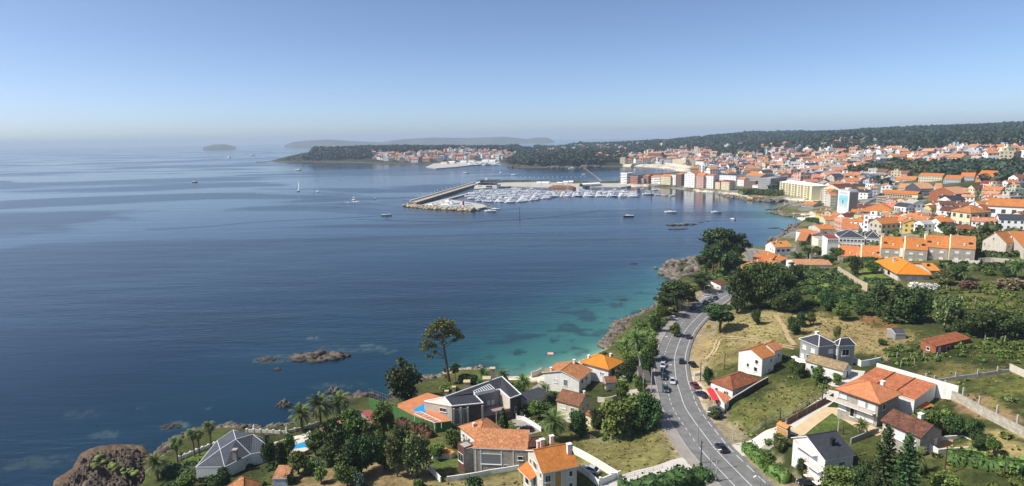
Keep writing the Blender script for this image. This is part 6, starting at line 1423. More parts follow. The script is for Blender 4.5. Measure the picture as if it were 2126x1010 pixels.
def block(lo,hi,ytop,depth,wall,roof,kind='gx',rise=2.0,label=None,cat='apartment block',name='apartment_block',cols=0,storeys=0,wins=True,over=.2,nx=None,parapet=.5,pane='g',group=None,hgt=None,zoff=0,side_cols=0):
    p=hit(*lo);zg=p.z+zoff;q=Vector((*atz(*hi,zg),zg));X=q-p;W=X.length;ang=math.atan2(X.y,X.x)
    lo_,hi_=1,80
    for _ in range(22):
        m_=(lo_+hi_)/2
        if proj(p.x,p.y,zg+m_)[1]>ytop:lo_=m_
        else:hi_=m_
    h=hgt or lo_
    depth=depth or W
    D=p.length;par=D<1350
    cx=p+Vector((math.cos(ang)*W/2-math.sin(ang)*depth/2,math.sin(ang)*W/2+math.cos(ang)*depth/2,0))
    root=empty(name,(cx.x,cx.y,zg),ang);tag(root,label,cat,group);rM=Matrix.Translation((cx.x,cx.y,zg))@Matrix.Rotation(ang,4,'Z')
    OCC.append((cx.x,cx.y,math.hypot(W,depth)/2))
    wm_=WW[wall];rfm=RR[roof]
    geo_w=bool(cols and storeys and D<900)
    if geo_w:
        flat_m={'white':WHITE,'cream':CREAM,'beige':BEIGE,'grey':GREYW,'yellow':YELL,'open':CONC,'slate':wallmat('slate_wall',(84,88,98)),'brown':wallmat('brown_wall2',(120,98,84)),'green':GREENW,'blue':LBLUE,'pink':PINKW,'brick':BRICK,'orange':ORW,'white_banded':WHITE,'beige_banded':BEIGE}[wall];wm_=flat_m
        fh=h/storeys
        wv=[('f',(i+.5)/cols,s*fh+fh*.3,min(1.9,(W/cols)*.55),fh*.48,pane)for s in range(storeys)for i in range(cols)]
        if side_cols:wv+=[(s_,(i+.5)/side_cols,s*fh+fh*.3,1.3,fh*.45,pane)for s in range(storeys)for i in range(side_cols)for s_ in 'lr']
        wv=wv[:98]
    else:wv=[]
    p0=Vector((p.x,p.y))
    loc=volume(root,rM,p0,None,None,h,zg,W,depth,ang,kind,rise,wm_,rfm,over=over if kind!='flat' else 0,edge=(rfm if roof not in('slate',)else TRIM)if kind!='flat' else wm_,wins=wv,flat_top=rfm,parapet=parapet,deep=6)
    return root,rM,loc,W,h
def T1(X,Y):return(1280+X/9.66,330+Y/9.66)
def T2(X,Y):return(1460+X/9.66,330+Y/9.66)
def T3(X,Y):return(1560+X/9.66,290+Y/9.66)
def T4(X,Y):return(1740+X/9.66,290+Y/9.66)
def T5(X,Y):return(1906+X/9.66,290+Y/9.66)
def T6(X,Y):return(1600+X/10.1,370+Y/10.1)
def T7(X,Y):return(1760+X/10.1,370+Y/10.1)
def T8(X,Y):return(1926+X/10.1,370+Y/10.1)
def S6(X,Y):return(1260+X/4.83,250+Y/4.83)
Yt=lambda f,y:f(0,y)[1]
blocks=[  # lo, hi, frame, top Y, depth, wall, roof, kind, rise, label
 (T1,(80,490),(205,500),285,18,'white_banded','grey','flat',0,'white banded hotel block at the tip of the seafront row'),
 (T1,(270,500),(420,503),350,16,'brick_banded','slate','hip',4,'red and white banded block with dark mansard, second on the seafront'),
 (T1,(428,500),(540,500),395,16,'grey','orange','flat',0,'low grey block between the banded and the salmon seafront blocks'),
 (T1,(545,500),(635,500),345,15,'brick','orange','gx',2,'salmon brick block with orange roof on the seafront'),
 (T1,(690,500),(870,503),358,16,'white_banded','orange','gx',3,'white block with continuous balconies and orange roof on the seafront'),
 (T1,(876,512),(1080,520),345,18,'cream','orange','gx',3,'wide cream block with orange roof on the seafront'),
 (T1,(1086,522),(1182,526),330,20,'white','grey','flat',0,'white seafront block with flat roof right of the wide cream one'),
 (T1,(1190,540),(1295,545),310,24,'brown','orange','gx',2,'dark brown seafront block'),
 (T1,(1297,525),(1348,530),290,18,'white_banded','grey','flat',0,'narrow white balconied seafront block'),
 (T1,(1352,565),(1562,580),300,22,'white','orange','gy',4,'tall white seafront block with pointed gable'),
 (T1,(1585,592),(1738,592),340,18,'pink','orange','gx',4,'pinkish seafront block with orange roof'),
 (T1,(1745,590),(1935,570),330,18,'white','orange','gx',2,'white seafront block with few dark windows'),
 (T2,(262,500),(650,500),320,24,'white','slate','gx',2,'broad white block with slate roof behind the seafront'),
 (T2,(215,600),(330,600),460,14,'cream','maroon','gx',2,'small cream house with maroon roof on the seafront, left of two'),
 (T2,(350,622),(520,622),455,16,'cream','maroon','gx',2,'cream house with maroon roof on the seafront, right of two'),
 (T2,(670,545),(810,548),415,14,'white','orange','gx',4,'white house with orange roof behind the seafront pines'),
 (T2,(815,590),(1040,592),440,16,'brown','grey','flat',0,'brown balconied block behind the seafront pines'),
 (T2,(820,480),(1150,470),335,26,'grey','orange','gx',4,'grey warehouse wall with orange roofs above'),
 (T2,(980,605),(1092,612),525,10,'white','orange','gx',1,'small white arched house above the pines'),
 (T2,(1092,630),(1340,640),388,26,'grey','grey','flat',0,'tall grey slab block with white end above the pines'),
 (T2,(1345,570),(1425,560),368,30,'grey','grey','flat',0,'grey slab block behind the tall grey one'),
 (T2,(1430,530),(1530,520),360,20,'white','slate','flat',0,'white and dark slab block between grey slabs and yellow row'),
 (T6,(850,452),(1050,462),235,16,'white','grey','flat',0,'white five storey block right of the long yellow row'),
 (T6,(1062,520),(1445,560),210,30,'cream','brown','gy',5,'tall blank cream gable wall left of the banner tower'),
 (T6,(1112,582),(1232,592),290,18,'white_banded','orange','gx',3,'white balconied block with orange roof left of the banner tower'),
 (T6,(1240,605),(1385,600),375,14,'beige_banded','orange','gx',3,'balconied block directly left of the banner tower'),
 (T7,(165,370),(325,360),270,16,'cream','orange','gx',3,'cream block with orange roof right of the banner tower'),
 (T7,(358,300),(535,325),125,14,'white_banded','grey','flat',0,'white balconied block above the avenue'),
 (T8,(1065,350),(1425,335),112,20,'cream','maroon','gx',2,'cream block with maroon roof and yellow end wall'),
 (T5,(1140,860),(1600,880),762,30,'orange','orange','gx',7,'orange yellow block with large tiled roof'),
 (T5,(500,890),(850,905),790,18,'blue','orange','gx',4,'pale blue block with orange gables'),
 (T5,(835,850),(1125,850),742,18,'blue','orange','gx',4,'pale blue block, right and higher one'),
 (T4,(1600,870),(2080,865),725,18,'cream','orange','gx',3,'cream block with arched top floor'),
 (T5,(1290,310),(1945,330),185,26,'white','orange','hip',7,'large hospital like block with orange hipped roof on the hill'),
 (T4,(1130,492),(1725,495),405,20,'brown','orange','gx',4,'long low hotel with thin orange roof, left part'),
 (T5,(205,505),(735,500),412,20,'white','orange','gx',4,'long low hotel with thin orange roof, right part'),
 (T4,(1050,480),(1130,480),410,22,'white','orange','gy',4,'entrance pavilion at the left end of the long hotel'),
 (T4,(945,310),(1105,305),205,16,'yellow','orange','hip',4,'yellow block with orange hipped roof on the hill'),
 (T4,(1090,180),(1560,170),135,16,'white','grey','flat',0,'long white block under construction on the skyline of the town'),
 (T4,(150,800),(600,810),735,22,'slate','orange','gx',6,'dark block with orange roof behind the white blocks'),
 (T4,(600,860),(950,860),700,26,'slate','grey','flat',0,'dark grey louvred block in the town middle'),
 (T4,(745,760),(955,760),650,18,'beige','red','gx',4,'beige block with red dormered roof'),
 (T4,(960,790),(1375,790),680,20,'pink','red','gx',4,'pink block with red dormered roof'),
 (T4,(955,880),(1230,880),820,16,'white','orange','gx',4,'white block with two gables and orange roof'),
 (T4,(1245,850),(1550,850),800,16,'beige','orange','gx',4,'low beige block with long orange roof'),
 (T3,(760,800),(1265,805),775,40,'beige','old orange','gx',9,'hall with very large weathered orange roof'),
 (T3,(1270,860),(1370,870),720,16,'white','grey','gy',3,'white gabled tower block, left of two'),
 (T3,(1390,890),(1480,900),740,16,'white','grey','gy',3,'white gabled tower block, right of two'),
 (T3,(1075,510),(1420,505),410,16,'cream','red','gx',4,'cream block with red roof and white end gable'),
 (T3,(1090,330),(1640,300),262,14,'cream','orange','gx',4,'long orange roofed terrace on the hill, left'),
 (T3,(1640,300),(2090,260),215,14,'cream','orange','gx',4,'long orange roofed terrace on the hill, right'),
 (T3,(1240,380),(1800,350),300,14,'beige','orange','gx',4,'second orange roofed terrace on the hill'),
 (T3,(1820,400),(2110,380),310,16,'white','orange','gx',4,'white block with orange roof below the hill terraces'),
 (T4,(640,415),(800,430),305,16,'beige','grey','flat',0,'beige cube like block on the hill'),
 (S6,(540,445),(650,448),392,18,'grey','slate','gx',2,'white and grey block behind the far beach'),
 (S6,(655,452),(790,456),395,18,'cream','grey','flat',0,'cream balconied block behind the far beach'),
 (S6,(792,456),(880,455),398,18,'cream','orange','gy',4,'cream gabled block behind the far beach'),
 (S6,(886,462),(995,466),412,18,'white','slate','gx',3,'white block with slate roof behind the far beach'),
 (S6,(975,545),(1320,548),505,24,'white','slate','gx',7,'long white block with big slate roof in the old town'),
 (S6,(410,400),(540,402),328,20,'brown','salmon','gx',3,'brown brick block above the far beach, left'),
 (S6,(545,400),(720,395),345,20,'brick','salmon','gx',3,'brown brick block above the far beach, right'),
 (S6,(725,370),(965,360),322,20,'grey','salmon','gx',3,'long grey block with salmon roof at the wood edge'),
 (S6,(1000,350),(1120,352),320,18,'beige','salmon','hip',3,'beige block with salmon roof at the wood edge'),
 (S6,(1425,450),(1492,445),395,20,'white','grey','gy',4,'bright white rounded gable wall in the old town'),
 (S6,(130,440-5),(180,440-5),375,18,'cream','grey','flat',0,'cream stepped block at the left end of the far beach'),
]
for f,a,b2,yt,dp,wl,rf,kd,ri,lab in blocks:
    sl={T1:.06,T2:.07,T7:.06,T8:.05,T4:.04,T5:.03}.get(f,0)*abs(b2[0]-a[0])
    if b2[1]-a[1]<sl:b2=(b2[0],a[1]+sl)
    p=hit(*f(*a));D=p.length
    ww_=abs(f(*b2)[0]-f(*a)[0])
    cols=int(max(2,min(9,ww_/4.2)))if D<900 else 0
    sto=max(2,int(abs(Yt(f,yt)-f(*a)[1])*D/FP/3.0))if D<900 else 0
    block(f(*a),f(*b2),Yt(f,yt),dp,wl,rf,kd,ri,lab,cols=cols,storeys=sto)
# five stepped orange roofs with white gables by the far beach
for k,(x,y)in enumerate(((188,400),(262,395),(332,393),(272,425),(345,423))):
    block(S6(x,y),S6(x+62,y+3),S6(0,y-42)[1],22,'cream','salmon','sx',5,f'stepped row house with sloping salmon roof by the far beach, {"upper" if k < 3 else "lower"} row {["left","middle","right","left","right"][k]}','house','stepped_house')
# long pale yellow row with bays
r_,M_,l_,W,h=block(T6(178,325),T6(850,440),T6(0,78)[1],22,'yellow','white','hip',2.5,'long pale yellow seven storey row with white roof beside the small cove',cols=12,storeys=7)
for c in r_.children:
    if c.name.startswith('wall'):c.data.materials[0]=wallmat('pale_yellow_render',(228,218,182))
for i in range(5):
    bm_=MB();bm_.box((0,0,0),(W/9,3.0,h-.4),wallmat('pale_yellow_render',(228,218,182)));q=l_@Vector((W*(.12+.19*i),-1.3,0));o=bm_.build('bay',r_,q,l_.to_euler().z)
    for s in range(7):
        a=MB();a.box((0,-1.56,h/7*s+h/7*.3),(W/16,.06,h/7*.42),GLS);a.build('window',o)
# unfinished block with open bays
r_,M_,l_,W,h=block(T7(598,575),T7(1385,640),T7(0,385)[1],16,'open','orange','flat',0,'unfinished concrete block with rows of open dark bays',cols=14,storeys=4,pane='k',parapet=.3)
for s in range(5):
    a=MB();a.box((W/2,-.7,h/4*s-.15 if s else .02),(W-.4,1.2,.28),CREAM);a.build('balcony_slab',r_,l_.to_translation(),l_.to_euler().z)
up=MB();up.box((W/2+3,9,h+.6),(W-4,11,3.2),CREAM);up.build('attic',r_,l_.to_translation(),l_.to_euler().z)
rm=roof_mesh(W-3,12,0,'gx',2.6,.3,T_OR,T_OR);rm.build('roof',r_,l_@Vector((3,3,h+3.9)),l_.to_euler().z)
for i in range(12):a=MB();a.box((5+i*(W-8)/12,3.45,h+1.2),(1.6,.08,1.6),DKW);a.build('attic_window',r_,l_.to_translation(),l_.to_euler().z)
for lo,hi,yt,dp,wl,lab in((T7(1040,270),T7(1500,290),215,18,'beige','dark ground floor block with salmon dormer roof, left wing of the long curved building'),(T7(1508,405),T7(1830,398),225,22,'slate','dark slate faced middle of the long curved building with salmon roof'),(T7(1832,398),T7(1975,402),235,22,'beige_banded','cream balconied joint of the long curved building')):
    block(lo,hi,T7(0,yt)[1],dp,wl,'salmon','gx',5,lab,cols=7,storeys=3)
for lo,hi,yt,dp,wl,lab in((T8(312,402),T8(590,445),300,22,'slate','dark slate faced right wing of the long curved building'),(T8(592,448),T8(900,425),335,24,'brick','brick and grey right end of the long curved building')):
    block(lo,hi,T8(0,yt)[1],dp,wl,'salmon','gx',5,lab,cols=7,storeys=3)
house('apartment_block','low block with sprawling orange hipped roof over dark slate walls','apartment block',[dict(n=T7(272,702),r=T7(1045,742),depth=30,h=8,kind='hip',rise=6,wall=wallmat('slate_wall',(84,88,98)),roof=T_OR,over=.6,edge=T_OR,wins=grid('f',8,[5.2],1.2,1.2))])
block(T7(450,985),T7(1040,900),T7(0,815)[1],12,'green','grey','flat',0,'pale green low building below the sprawling orange roof',cols=5,storeys=2)
# banner tower
zb=hit(*T6(1622,745)).z
def banner_tower():
    n_=Vector((*atz(*T6(1622,745),zb),0));l=Vector((*atz(*T6(1388,700),zb),0));r=Vector((*atz(*T6(1752,655),zb),0))
    W=(r-n_).length;D=(l-n_).length;W=min(max(W,12),26);ax=math.atan2((r-n_).y,(r-n_).x);ay=math.atan2((l-n_).y,(l-n_).x)-math.pi/2
    ang=ay;W=9
    lo,hi=5,70
    for _ in range(22):
        m_=(lo+hi)/2
        if proj(n_.x,n_.y,zb+m_)[1]>T6(0,280)[1]:lo=m_
        else:hi=m_
    h=lo;root=empty('banner_tower',(n_.x,n_.y,zb),ang);tag(root,'tall white tower block with a giant sea coloured poster on its end wall','apartment block')
    OCC.append((n_.x,n_.y,18))
    a=MB();a.prism([(0,0),(W,0),(W,D),(0,D)],-5,h,WHITE,CONC);a.build('wall',root)
    a=MB();a.box((W/2,-.08,0),(W-.6,.12,h-1),MAUVE);a.build('side_cladding',root)
    a=MB();a.box((W+.1,D/2,0),(.2,D-.4,h-1),ORW);a.build('rear_wall',root)
    a=MB()
    for i in range(5):a.box((W/2,D*(.1+.2*i),h),(W*.8,.5,1.2),TRIM)
    a.box((W*.5,D*.5,h+.003),(W*.4,D*.3,2.6),WHITE);a.build('rooftop_units',root)
    m,n,b=nodes_mat('poster_print');L=n.links;uv=N(n,'ShaderNodeUVMap');sx=N(n,'ShaderNodeSeparateXYZ');L.new(uv.outputs[0],sx.inputs[0])
    cr=N(n,'ShaderNodeValToRGB');L.new(sx.outputs[1],cr.inputs[0]);e=cr.color_ramp.elements
    e[0].position=0;e[0].color=(*lin((206,214,214)),1);e[1].position=1;e[1].color=(*lin((222,206,208)),1)
    for pos,c in((.3,(170,196,204)),(.55,(128,196,206)),(.78,(160,206,212)),(.84,(226,220,220))):k=e.new(pos);k.color=(*lin(c),1)
    nz=N(n,'ShaderNodeTexNoise',i_Scale=6.0,i_Detail=4.0);L.new(uv.outputs[0],nz.inputs['Vector'])
    mx=N(n,'ShaderNodeMix',data_type='RGBA',blend_type='SOFT_LIGHT');mx.inputs[0].default_value=.5;L.new(cr.outputs[0],mx.inputs[6]);L.new(nz.outputs[1],mx.inputs[7]);L.new(mx.outputs[2],b.inputs['Base Color'])
    a=MB();y0,y1,z0,z1=D*.12,D*.88,h*.2,h*.94
    a.face([(-.1,y1,z0),(-.1,y0,z0),(-.1,y0,z1),(-.1,y1,z1)],m,[(0,0),(1,0),(1,1),(0,1)]);po=a.build('poster',root)
    a=MB();yc=D*.52;zc_=z0+(z1-z0)*.38
    for dy,dz,w_,h_ in((0,0,.9,1.6),(0,1.5,.5,.8),(.3,-1.4,.5,1.6),(-.3,-1.6,.4,1.4)):a.box((-.16,yc+dy,zc_+dz),(.06,w_,h_),DKW)
    a.build('surfer_figure',po)
    a=MB()
    for k in range(9):a.box((-.16,y0+(y1-y0)*(.12+.095*k),z1-(z1-z0)*.1),(.05,.55,.9),wallmat('poster_letters',(176,140,142)))
    a.build('poster_lettering',po)
banner_tower()
block(T6(640,610),T6(890,640),T6(0,545)[1],14,'grey','orange','gx',3,'grey walled villa with orange roof on the point by the cove','house','house',cols=3,storeys=1)
block(T2(985,830),T2(1210,815),T2(0,785)[1],10,'yellow','old orange','flat',0,'low beach pavilion on the rocks in front of the pines','pavilion','pavilion')
# houses of the town's slopes, one object each
rsT=np.random.RandomState(11)
HP={}
def hproto(wk,rk,v):
    key=(wk,rk,v)
    if key not in HP:
        W,D,h,kind,rise=[(10,9,6,'gx',2.2),(9,11,6.5,'gy',2.4),(12,10,3.4,'hip',2.4),(8,8,8.5,'gx',2),(14,9,6,'gx',2.6),(10,10,9,'flat',0),(10,9,6,'hip',2.4)][v]
        a=MB();o=.3
        a.prism([(-W/2+o,-D/2+o),(W/2-o,-D/2+o),(W/2-o,D/2-o),(-W/2+o,D/2-o)],-5,h-.1,WW[wk],CONC if kind=='flat' else None)
        a.uv=[[(u,v_-5)for u,v_ in q]if i<4 else q for i,q in enumerate(a.uv)]
        if kind=='gx':
            for x in(-W/2+o,W/2-o):q=[(x,-D/2+o,h-.1),(x,D/2-o,h-.1),(x,0,h+rise-.15)];a.face(q if x>0 else q[::-1],WW[wk])
        if kind=='gy':
            for y in(-D/2+o,D/2-o):q=[(-W/2+o,y,h-.1),(W/2-o,y,h-.1),(0,y,h+rise-.15)];a.face(q if y<0 else q[::-1],WW[wk])
        wme=a.mesh('wall');rme=None
        if kind!='flat':
            r=roof_mesh(W,D,h,kind,rise,.3,RR[rk],RR[rk]);r.v=[(x-W/2,y-D/2,z)for x,y,z in r.v]
            c=chimney_mb(.7,.6,1.6,WHITE);
            for f_,m_,u_ in zip(c.f,c.m,c.uv):r.face([(c.v[i][0]+W*.22,c.v[i][1]+D*.1,c.v[i][2]+h+rise*.6)for i in f_],WHITE)
            rme=r.mesh('roof')
        else:
            r=MB();r.box((0,0,h+.0),(W*.4,D*.4,2.2),WW[wk]);rme=r.mesh('roof')
        # joined version for the far ones
        j=MB()
        for me_ in(wme,rme):
            ul=me_.uv_layers.active
            for pl in me_.polygons:j.face([tuple(me_.vertices[i].co)for i in pl.vertices],me_.materials[pl.material_index],[tuple(ul.data[l].uv)for l in pl.loop_indices]if ul else None)
        HP[key]=(wme,rme,j.mesh('house'))
    return HP[key]
wk_=['white','white','white','cream','beige','grey','pink','yellow','white','cream','brick','green','blue'];rk_=['orange','old orange','salmon','dusty pink','salmon','dusty pink','red','old orange','brown','slate','grey']
HOUSES=[]
def put_house(x,y,v=None,wk=None,rk=None,rz=None,sc=1.0,far_=False):
    v=rsT.randint(7)if v is None else v;wk=wk or wk_[rsT.randint(len(wk_))];rk=rk or rk_[rsT.randint(len(rk_))]
    if v==5:rk='grey'
    z=T(x,y);D=math.hypot(x,y);w_,r_,j=hproto(wk,rk,v);rz=(rsT.rand()*6.28)if rz is None else rz
    if D<800:
        o=empty('house',(x,y,z),rz);link('wall',w_,o);link('roof',r_,o)
    else:o=link('house',j,None,(x,y,z),rz)
    o.scale=(sc,sc,sc);OCC.append((x,y,6.5*sc));HOUSES.append((o,wk,rk,v));return o
for o_ in list(COL.objects):
    if o_.parent is None and o_.get('category')in('house','villa','garage','annexe','terrace')and o_.type=='EMPTY':OCC.append((o_.location.x,o_.location.y,10))
for p in resample([(q.x,q.y,0)for q in pathw([(1610,562),(1650,545),(1680,512),(1706,486),(1736,462),(1762,446),(1790,428),(1820,414),(1842,402)])],8):OCC.append((p.x,p.y,5))
# hand placed houses of the near slope: base pixel, kind, wall, roof, turn
near_h=[((1838,485),4,'beige','orange',.2,1.2,),((1870,478),1,'white','orange',.1,1),((1905,470),6,'cream','orange',.2,1.1),((1920,482),0,'white','grey',.1,.9),((1955,478),0,'white','orange',.05,.9),((1975,481),2,'white','slate',.0,.9),((2012,470),6,'cream','old orange',.2,1.5),((2042,465),3,'white','red',.1,1.1),((2085,462),1,'white','orange',.9,1.6),((2070,455),1,'green','orange',.9,1.2),
 ((1896,440),1,'white','white',.0,1.1),((1876,445),1,'white','slate',.3,1),((1960,438),0,'white','orange',.1,.9),((1975,432),4,'white','slate',.3,1.1),((1988,440),0,'white','orange',.4,.8),((2062,415),1,'beige','old orange',.5,1.2),((2105,412),0,'cream','orange',.2,.9),((2090,440),5,'beige','grey',.2,1.2),((2112,445),0,'white','orange',.2,.8),((2122,465),0,'cream','red',.2,.9),
 ((1850,455),2,'beige','orange',.2,1),((1868,462),6,'cream','red',.4,.9),((1785,478),6,'white','orange',.7,1.1),((1800,470),1,'white','orange',.6,.9),((1772,470),0,'white','salmon',.6,.9),((1790,462),0,'white','orange',.6,.8),((1915,455),0,'white','grey',.2,.8),((1938,460),2,'beige','brown',.2,.8),((1935,438),0,'white','orange',.5,.8),((2035,442),0,'white','orange',.1,1.0),((2018,448),2,'brick','brown',.2,.9),
 ((2118,385),4,'white','red',.1,1.2),((2095,395),0,'white','orange',.1,1.1)]
for(px,v,wk,rk,rz,sc)in near_h:
    if rk=='white':rk='grey'
    p=hit(*px);put_house(p.x,p.y,v,wk,rk if rk in RR else 'orange',rz,sc)
def fill(poly,n_,smin=.9,smax=1.3,vs=None,wks=None,rks=None,sep=.88,rot=None):
    P=np.array([hit(x,y)[:2]for x,y in poly]);xs=[p[0]for p in poly];ys=[p[1]for p in poly];k=0;tries=0;pp=np.array(poly,float)
    while k<n_ and tries<n_*40:
        tries+=1;x=min(xs)+(max(xs)-min(xs))*rsT.rand();y=min(ys)+(max(ys)-min(ys))*rsT.rand()
        if not in_poly(pp,np.array([x]),np.array([y]))[0]:continue
        g=hit(x,y)
        if g.z<.8 or poly_dist(CW,np.array([g.x]),np.array([g.y]))[0]<9:continue
        sc=smin+(smax-smin)*rsT.rand()
        if any((g.x-a)**2+(g.y-b)**2<((c+6.0*sc)*sep)**2 for a,b,c in OCC):continue
        put_house(g.x,g.y,vs[rsT.randint(len(vs))]if vs else None,wks[rsT.randint(len(wks))]if wks else None,rks[rsT.randint(len(rks))]if rks else None,rot+rsT.normal()*.15 if rot is not None else None,sc);k+=1
    return k
c0=fill([(1690,330),(1760,318),(1790,322),(1780,345),(1700,352)],26,.9,1.3)
c1=fill([(1480,335),(1560,325),(1680,335),(1740,350),(1740,378),(1640,380),(1560,372),(1470,372),(1430,362)],50,1.1,1.9,vs=[0,1,3,4,5,6,4,3],rks=['orange','old orange','salmon','red','orange','slate'])
c2=fill([(1780,340),(1860,330),(1980,318),(2020,318),(2020,340),(1960,352),(1860,350)],30,.9,1.2)
c3=fill([(1740,385),(1790,370),(1860,372),(1850,400),(1770,420)],16,1.0,1.5)
c4=fill([(1700,455),(1760,450),(1850,470),(1830,480),(1740,485)],10,.9,1.1)
c5=fill([(1950,415),(2120,400),(2126,460),(1960,455)],12,.8,1.0)
c6=fill([(1300,330),(1460,322),(1470,345),(1430,348),(1400,340)],16,1.0,1.5)
c7=fill([(1690,300),(1800,285),(1830,290),(1820,302),(1700,308)],16,1.1,1.6)
c8=fill([(1980,330),(2030,322),(2040,345),(1990,345)],6,.9,1.2)
fill([(1850,470),(1900,440),(1960,430),(2040,470),(2030,488),(1900,490)],10,.8,1.1);fill([(2030,400),(2126,395),(2126,475),(2040,480)],14,.8,1.1);fill([(1780,440),(1860,425),(1900,440),(1850,470)],10,.8,1.2)
c9=fill([(1500,300),(1700,298),(1690,310),(1520,312)],10,1.2,1.8)
# very far houses of the fishing town and the far shore: too many to place one by one
def far_cluster(name,polys,sc0,sc1,seed,vs=(0,1,3,4,5)):
    rs=np.random.RandomState(seed);J=MB();cnt=0
    for poly,n_,sep in polys:
        pp=np.array(poly,float);lo,hi=pp.min(0),pp.max(0);used=[]
        for _ in range(n_*30):
            if len(used)>=n_:break
            x,y=lo+(hi-lo)*rs.rand(2)
            if not in_poly(pp,np.array([x]),np.array([y]))[0]:continue
            g=hit(x,y)
            if g.z<.8 or poly_dist(CW,np.array([g.x]),np.array([g.y]))[0]<12:continue
            if any((g.x-a)**2+(g.y-b)**2<sep**2 for a,b in used):continue
            used.append((g.x,g.y));wk=['white','white','cream','pink','grey','beige','white','blue'][rs.randint(8)];rk=['salmon','old orange','dusty pink','orange','slate','grey'][rs.randint(6)];v=vs[rs.randint(len(vs))]
            if v==5:rk='grey'
            me_=hproto(wk,rk,v)[2];ul=me_.uv_layers.active;s=sc0+(sc1-sc0)*rs.rand();a=rs.rand()*6.28 if rs.rand()<.4 else rs.normal()*.2;ca,sa=math.cos(a)*s,math.sin(a)*s
            for pl in me_.polygons:
                J.face([(g.x+ca*me_.vertices[i].co.x-sa*me_.vertices[i].co.y,g.y+sa*me_.vertices[i].co.x+ca*me_.vertices[i].co.y,g.z+s*me_.vertices[i].co.z)for i in pl.vertices],me_.materials[pl.material_index],[tuple(ul.data[l].uv)for l in pl.loop_indices]if ul else None)
            cnt+=1
    o=J.build(name);tag(o,kind='stuff');return o
far_cluster('distant_houses',[([(775,331),(790,320),(830,322),(900,318),(960,312),(1030,316),(1090,326),(1060,333),(960,335),(880,338),(800,335)],230,13),([(1090,318),(1150,314),(1200,306),(1260,304),(1380,300),(1390,306),(1300,314),(1200,320),(1120,326)],170,18),([(1300,342),(1310,322),(1400,314),(1470,320),(1490,340),(1430,348),(1400,342)],110,13),([(1480,330),(1560,318),(1700,316),(1750,330),(1745,372),(1640,378),(1560,370),(1470,368)],200,11),([(1690,330),(1780,316),(1860,316),(1865,345),(1760,360),(1700,375)],90,11),([(1860,335),(1980,316),(2126,318),(2126,332),(2030,345),(1960,345)],70,12),([(1600,385),(1700,375),(1790,378),(1760,405),(1640,385)],30,12),([(1230,328),(1290,322),(1300,332),(1240,336)],14,16),([(1390,312),(1460,306),(1560,306),(1450,320)],16,40),([(760,322),(790,315),(800,322),(775,330)],12,16)],1.1,2.0,5)
# ------------------------------------------------------------------ boats, harbour
HW=mat('boat_gelcoat',(236,238,238),.3,.04,1,coat=.3);HB=mat('boat_navy',(40,52,84),.3,.06,1,coat=.3);DKG=mat('boat_window',(30,36,44),.1,.05);CANV=mat('boat_blue_canvas',(52,78,140),.8,.1);CANG=mat('boat_grey_canvas',(150,152,150),.8,.1);SAIL=mat('sail_cloth',(240,240,236),.7,.04,.5);ALU=mat('mast_alloy',(206,208,210),.35,.05,1,metal=.3);WOOD=mat('teak_deck',(166,130,92),.7,.15,2);BLK=mat('outboard',(36,38,40),.4,.05)
def hull_mb(L_,B,H,m,deck):
    """pointed hull lofted from stations"""
    a=MB();st=[(-.5,.82,0),(-.3,.95,0),(0,1,.02),(.25,.82,.06),(.42,.42,.14),(.5,.02,.22)];rows=[]
    for t,w_,r in st:
        y=t*L_;b_=B/2*w_;z=H*(1+r)
        rows.append([(-b_,y,z),(-b_*.9,y,H*.35),(-b_*.45,y-(.03*L_ if t>.3 else 0),-.25),(b_*.45,y-(.03*L_ if t>.3 else 0),-.25),(b_*.9,y,H*.35),(b_,y,z)])
    for r0,r1 in zip(rows[:-1],rows[1:]):
        for i in range(5):a.face([r0[i],r0[i+1],r1[i+1],r1[i]][::-1],m)
        a.face([r0[0],r1[0],r1[5],r0[5]][::-1],deck)
    a.face(rows[0],m);return a
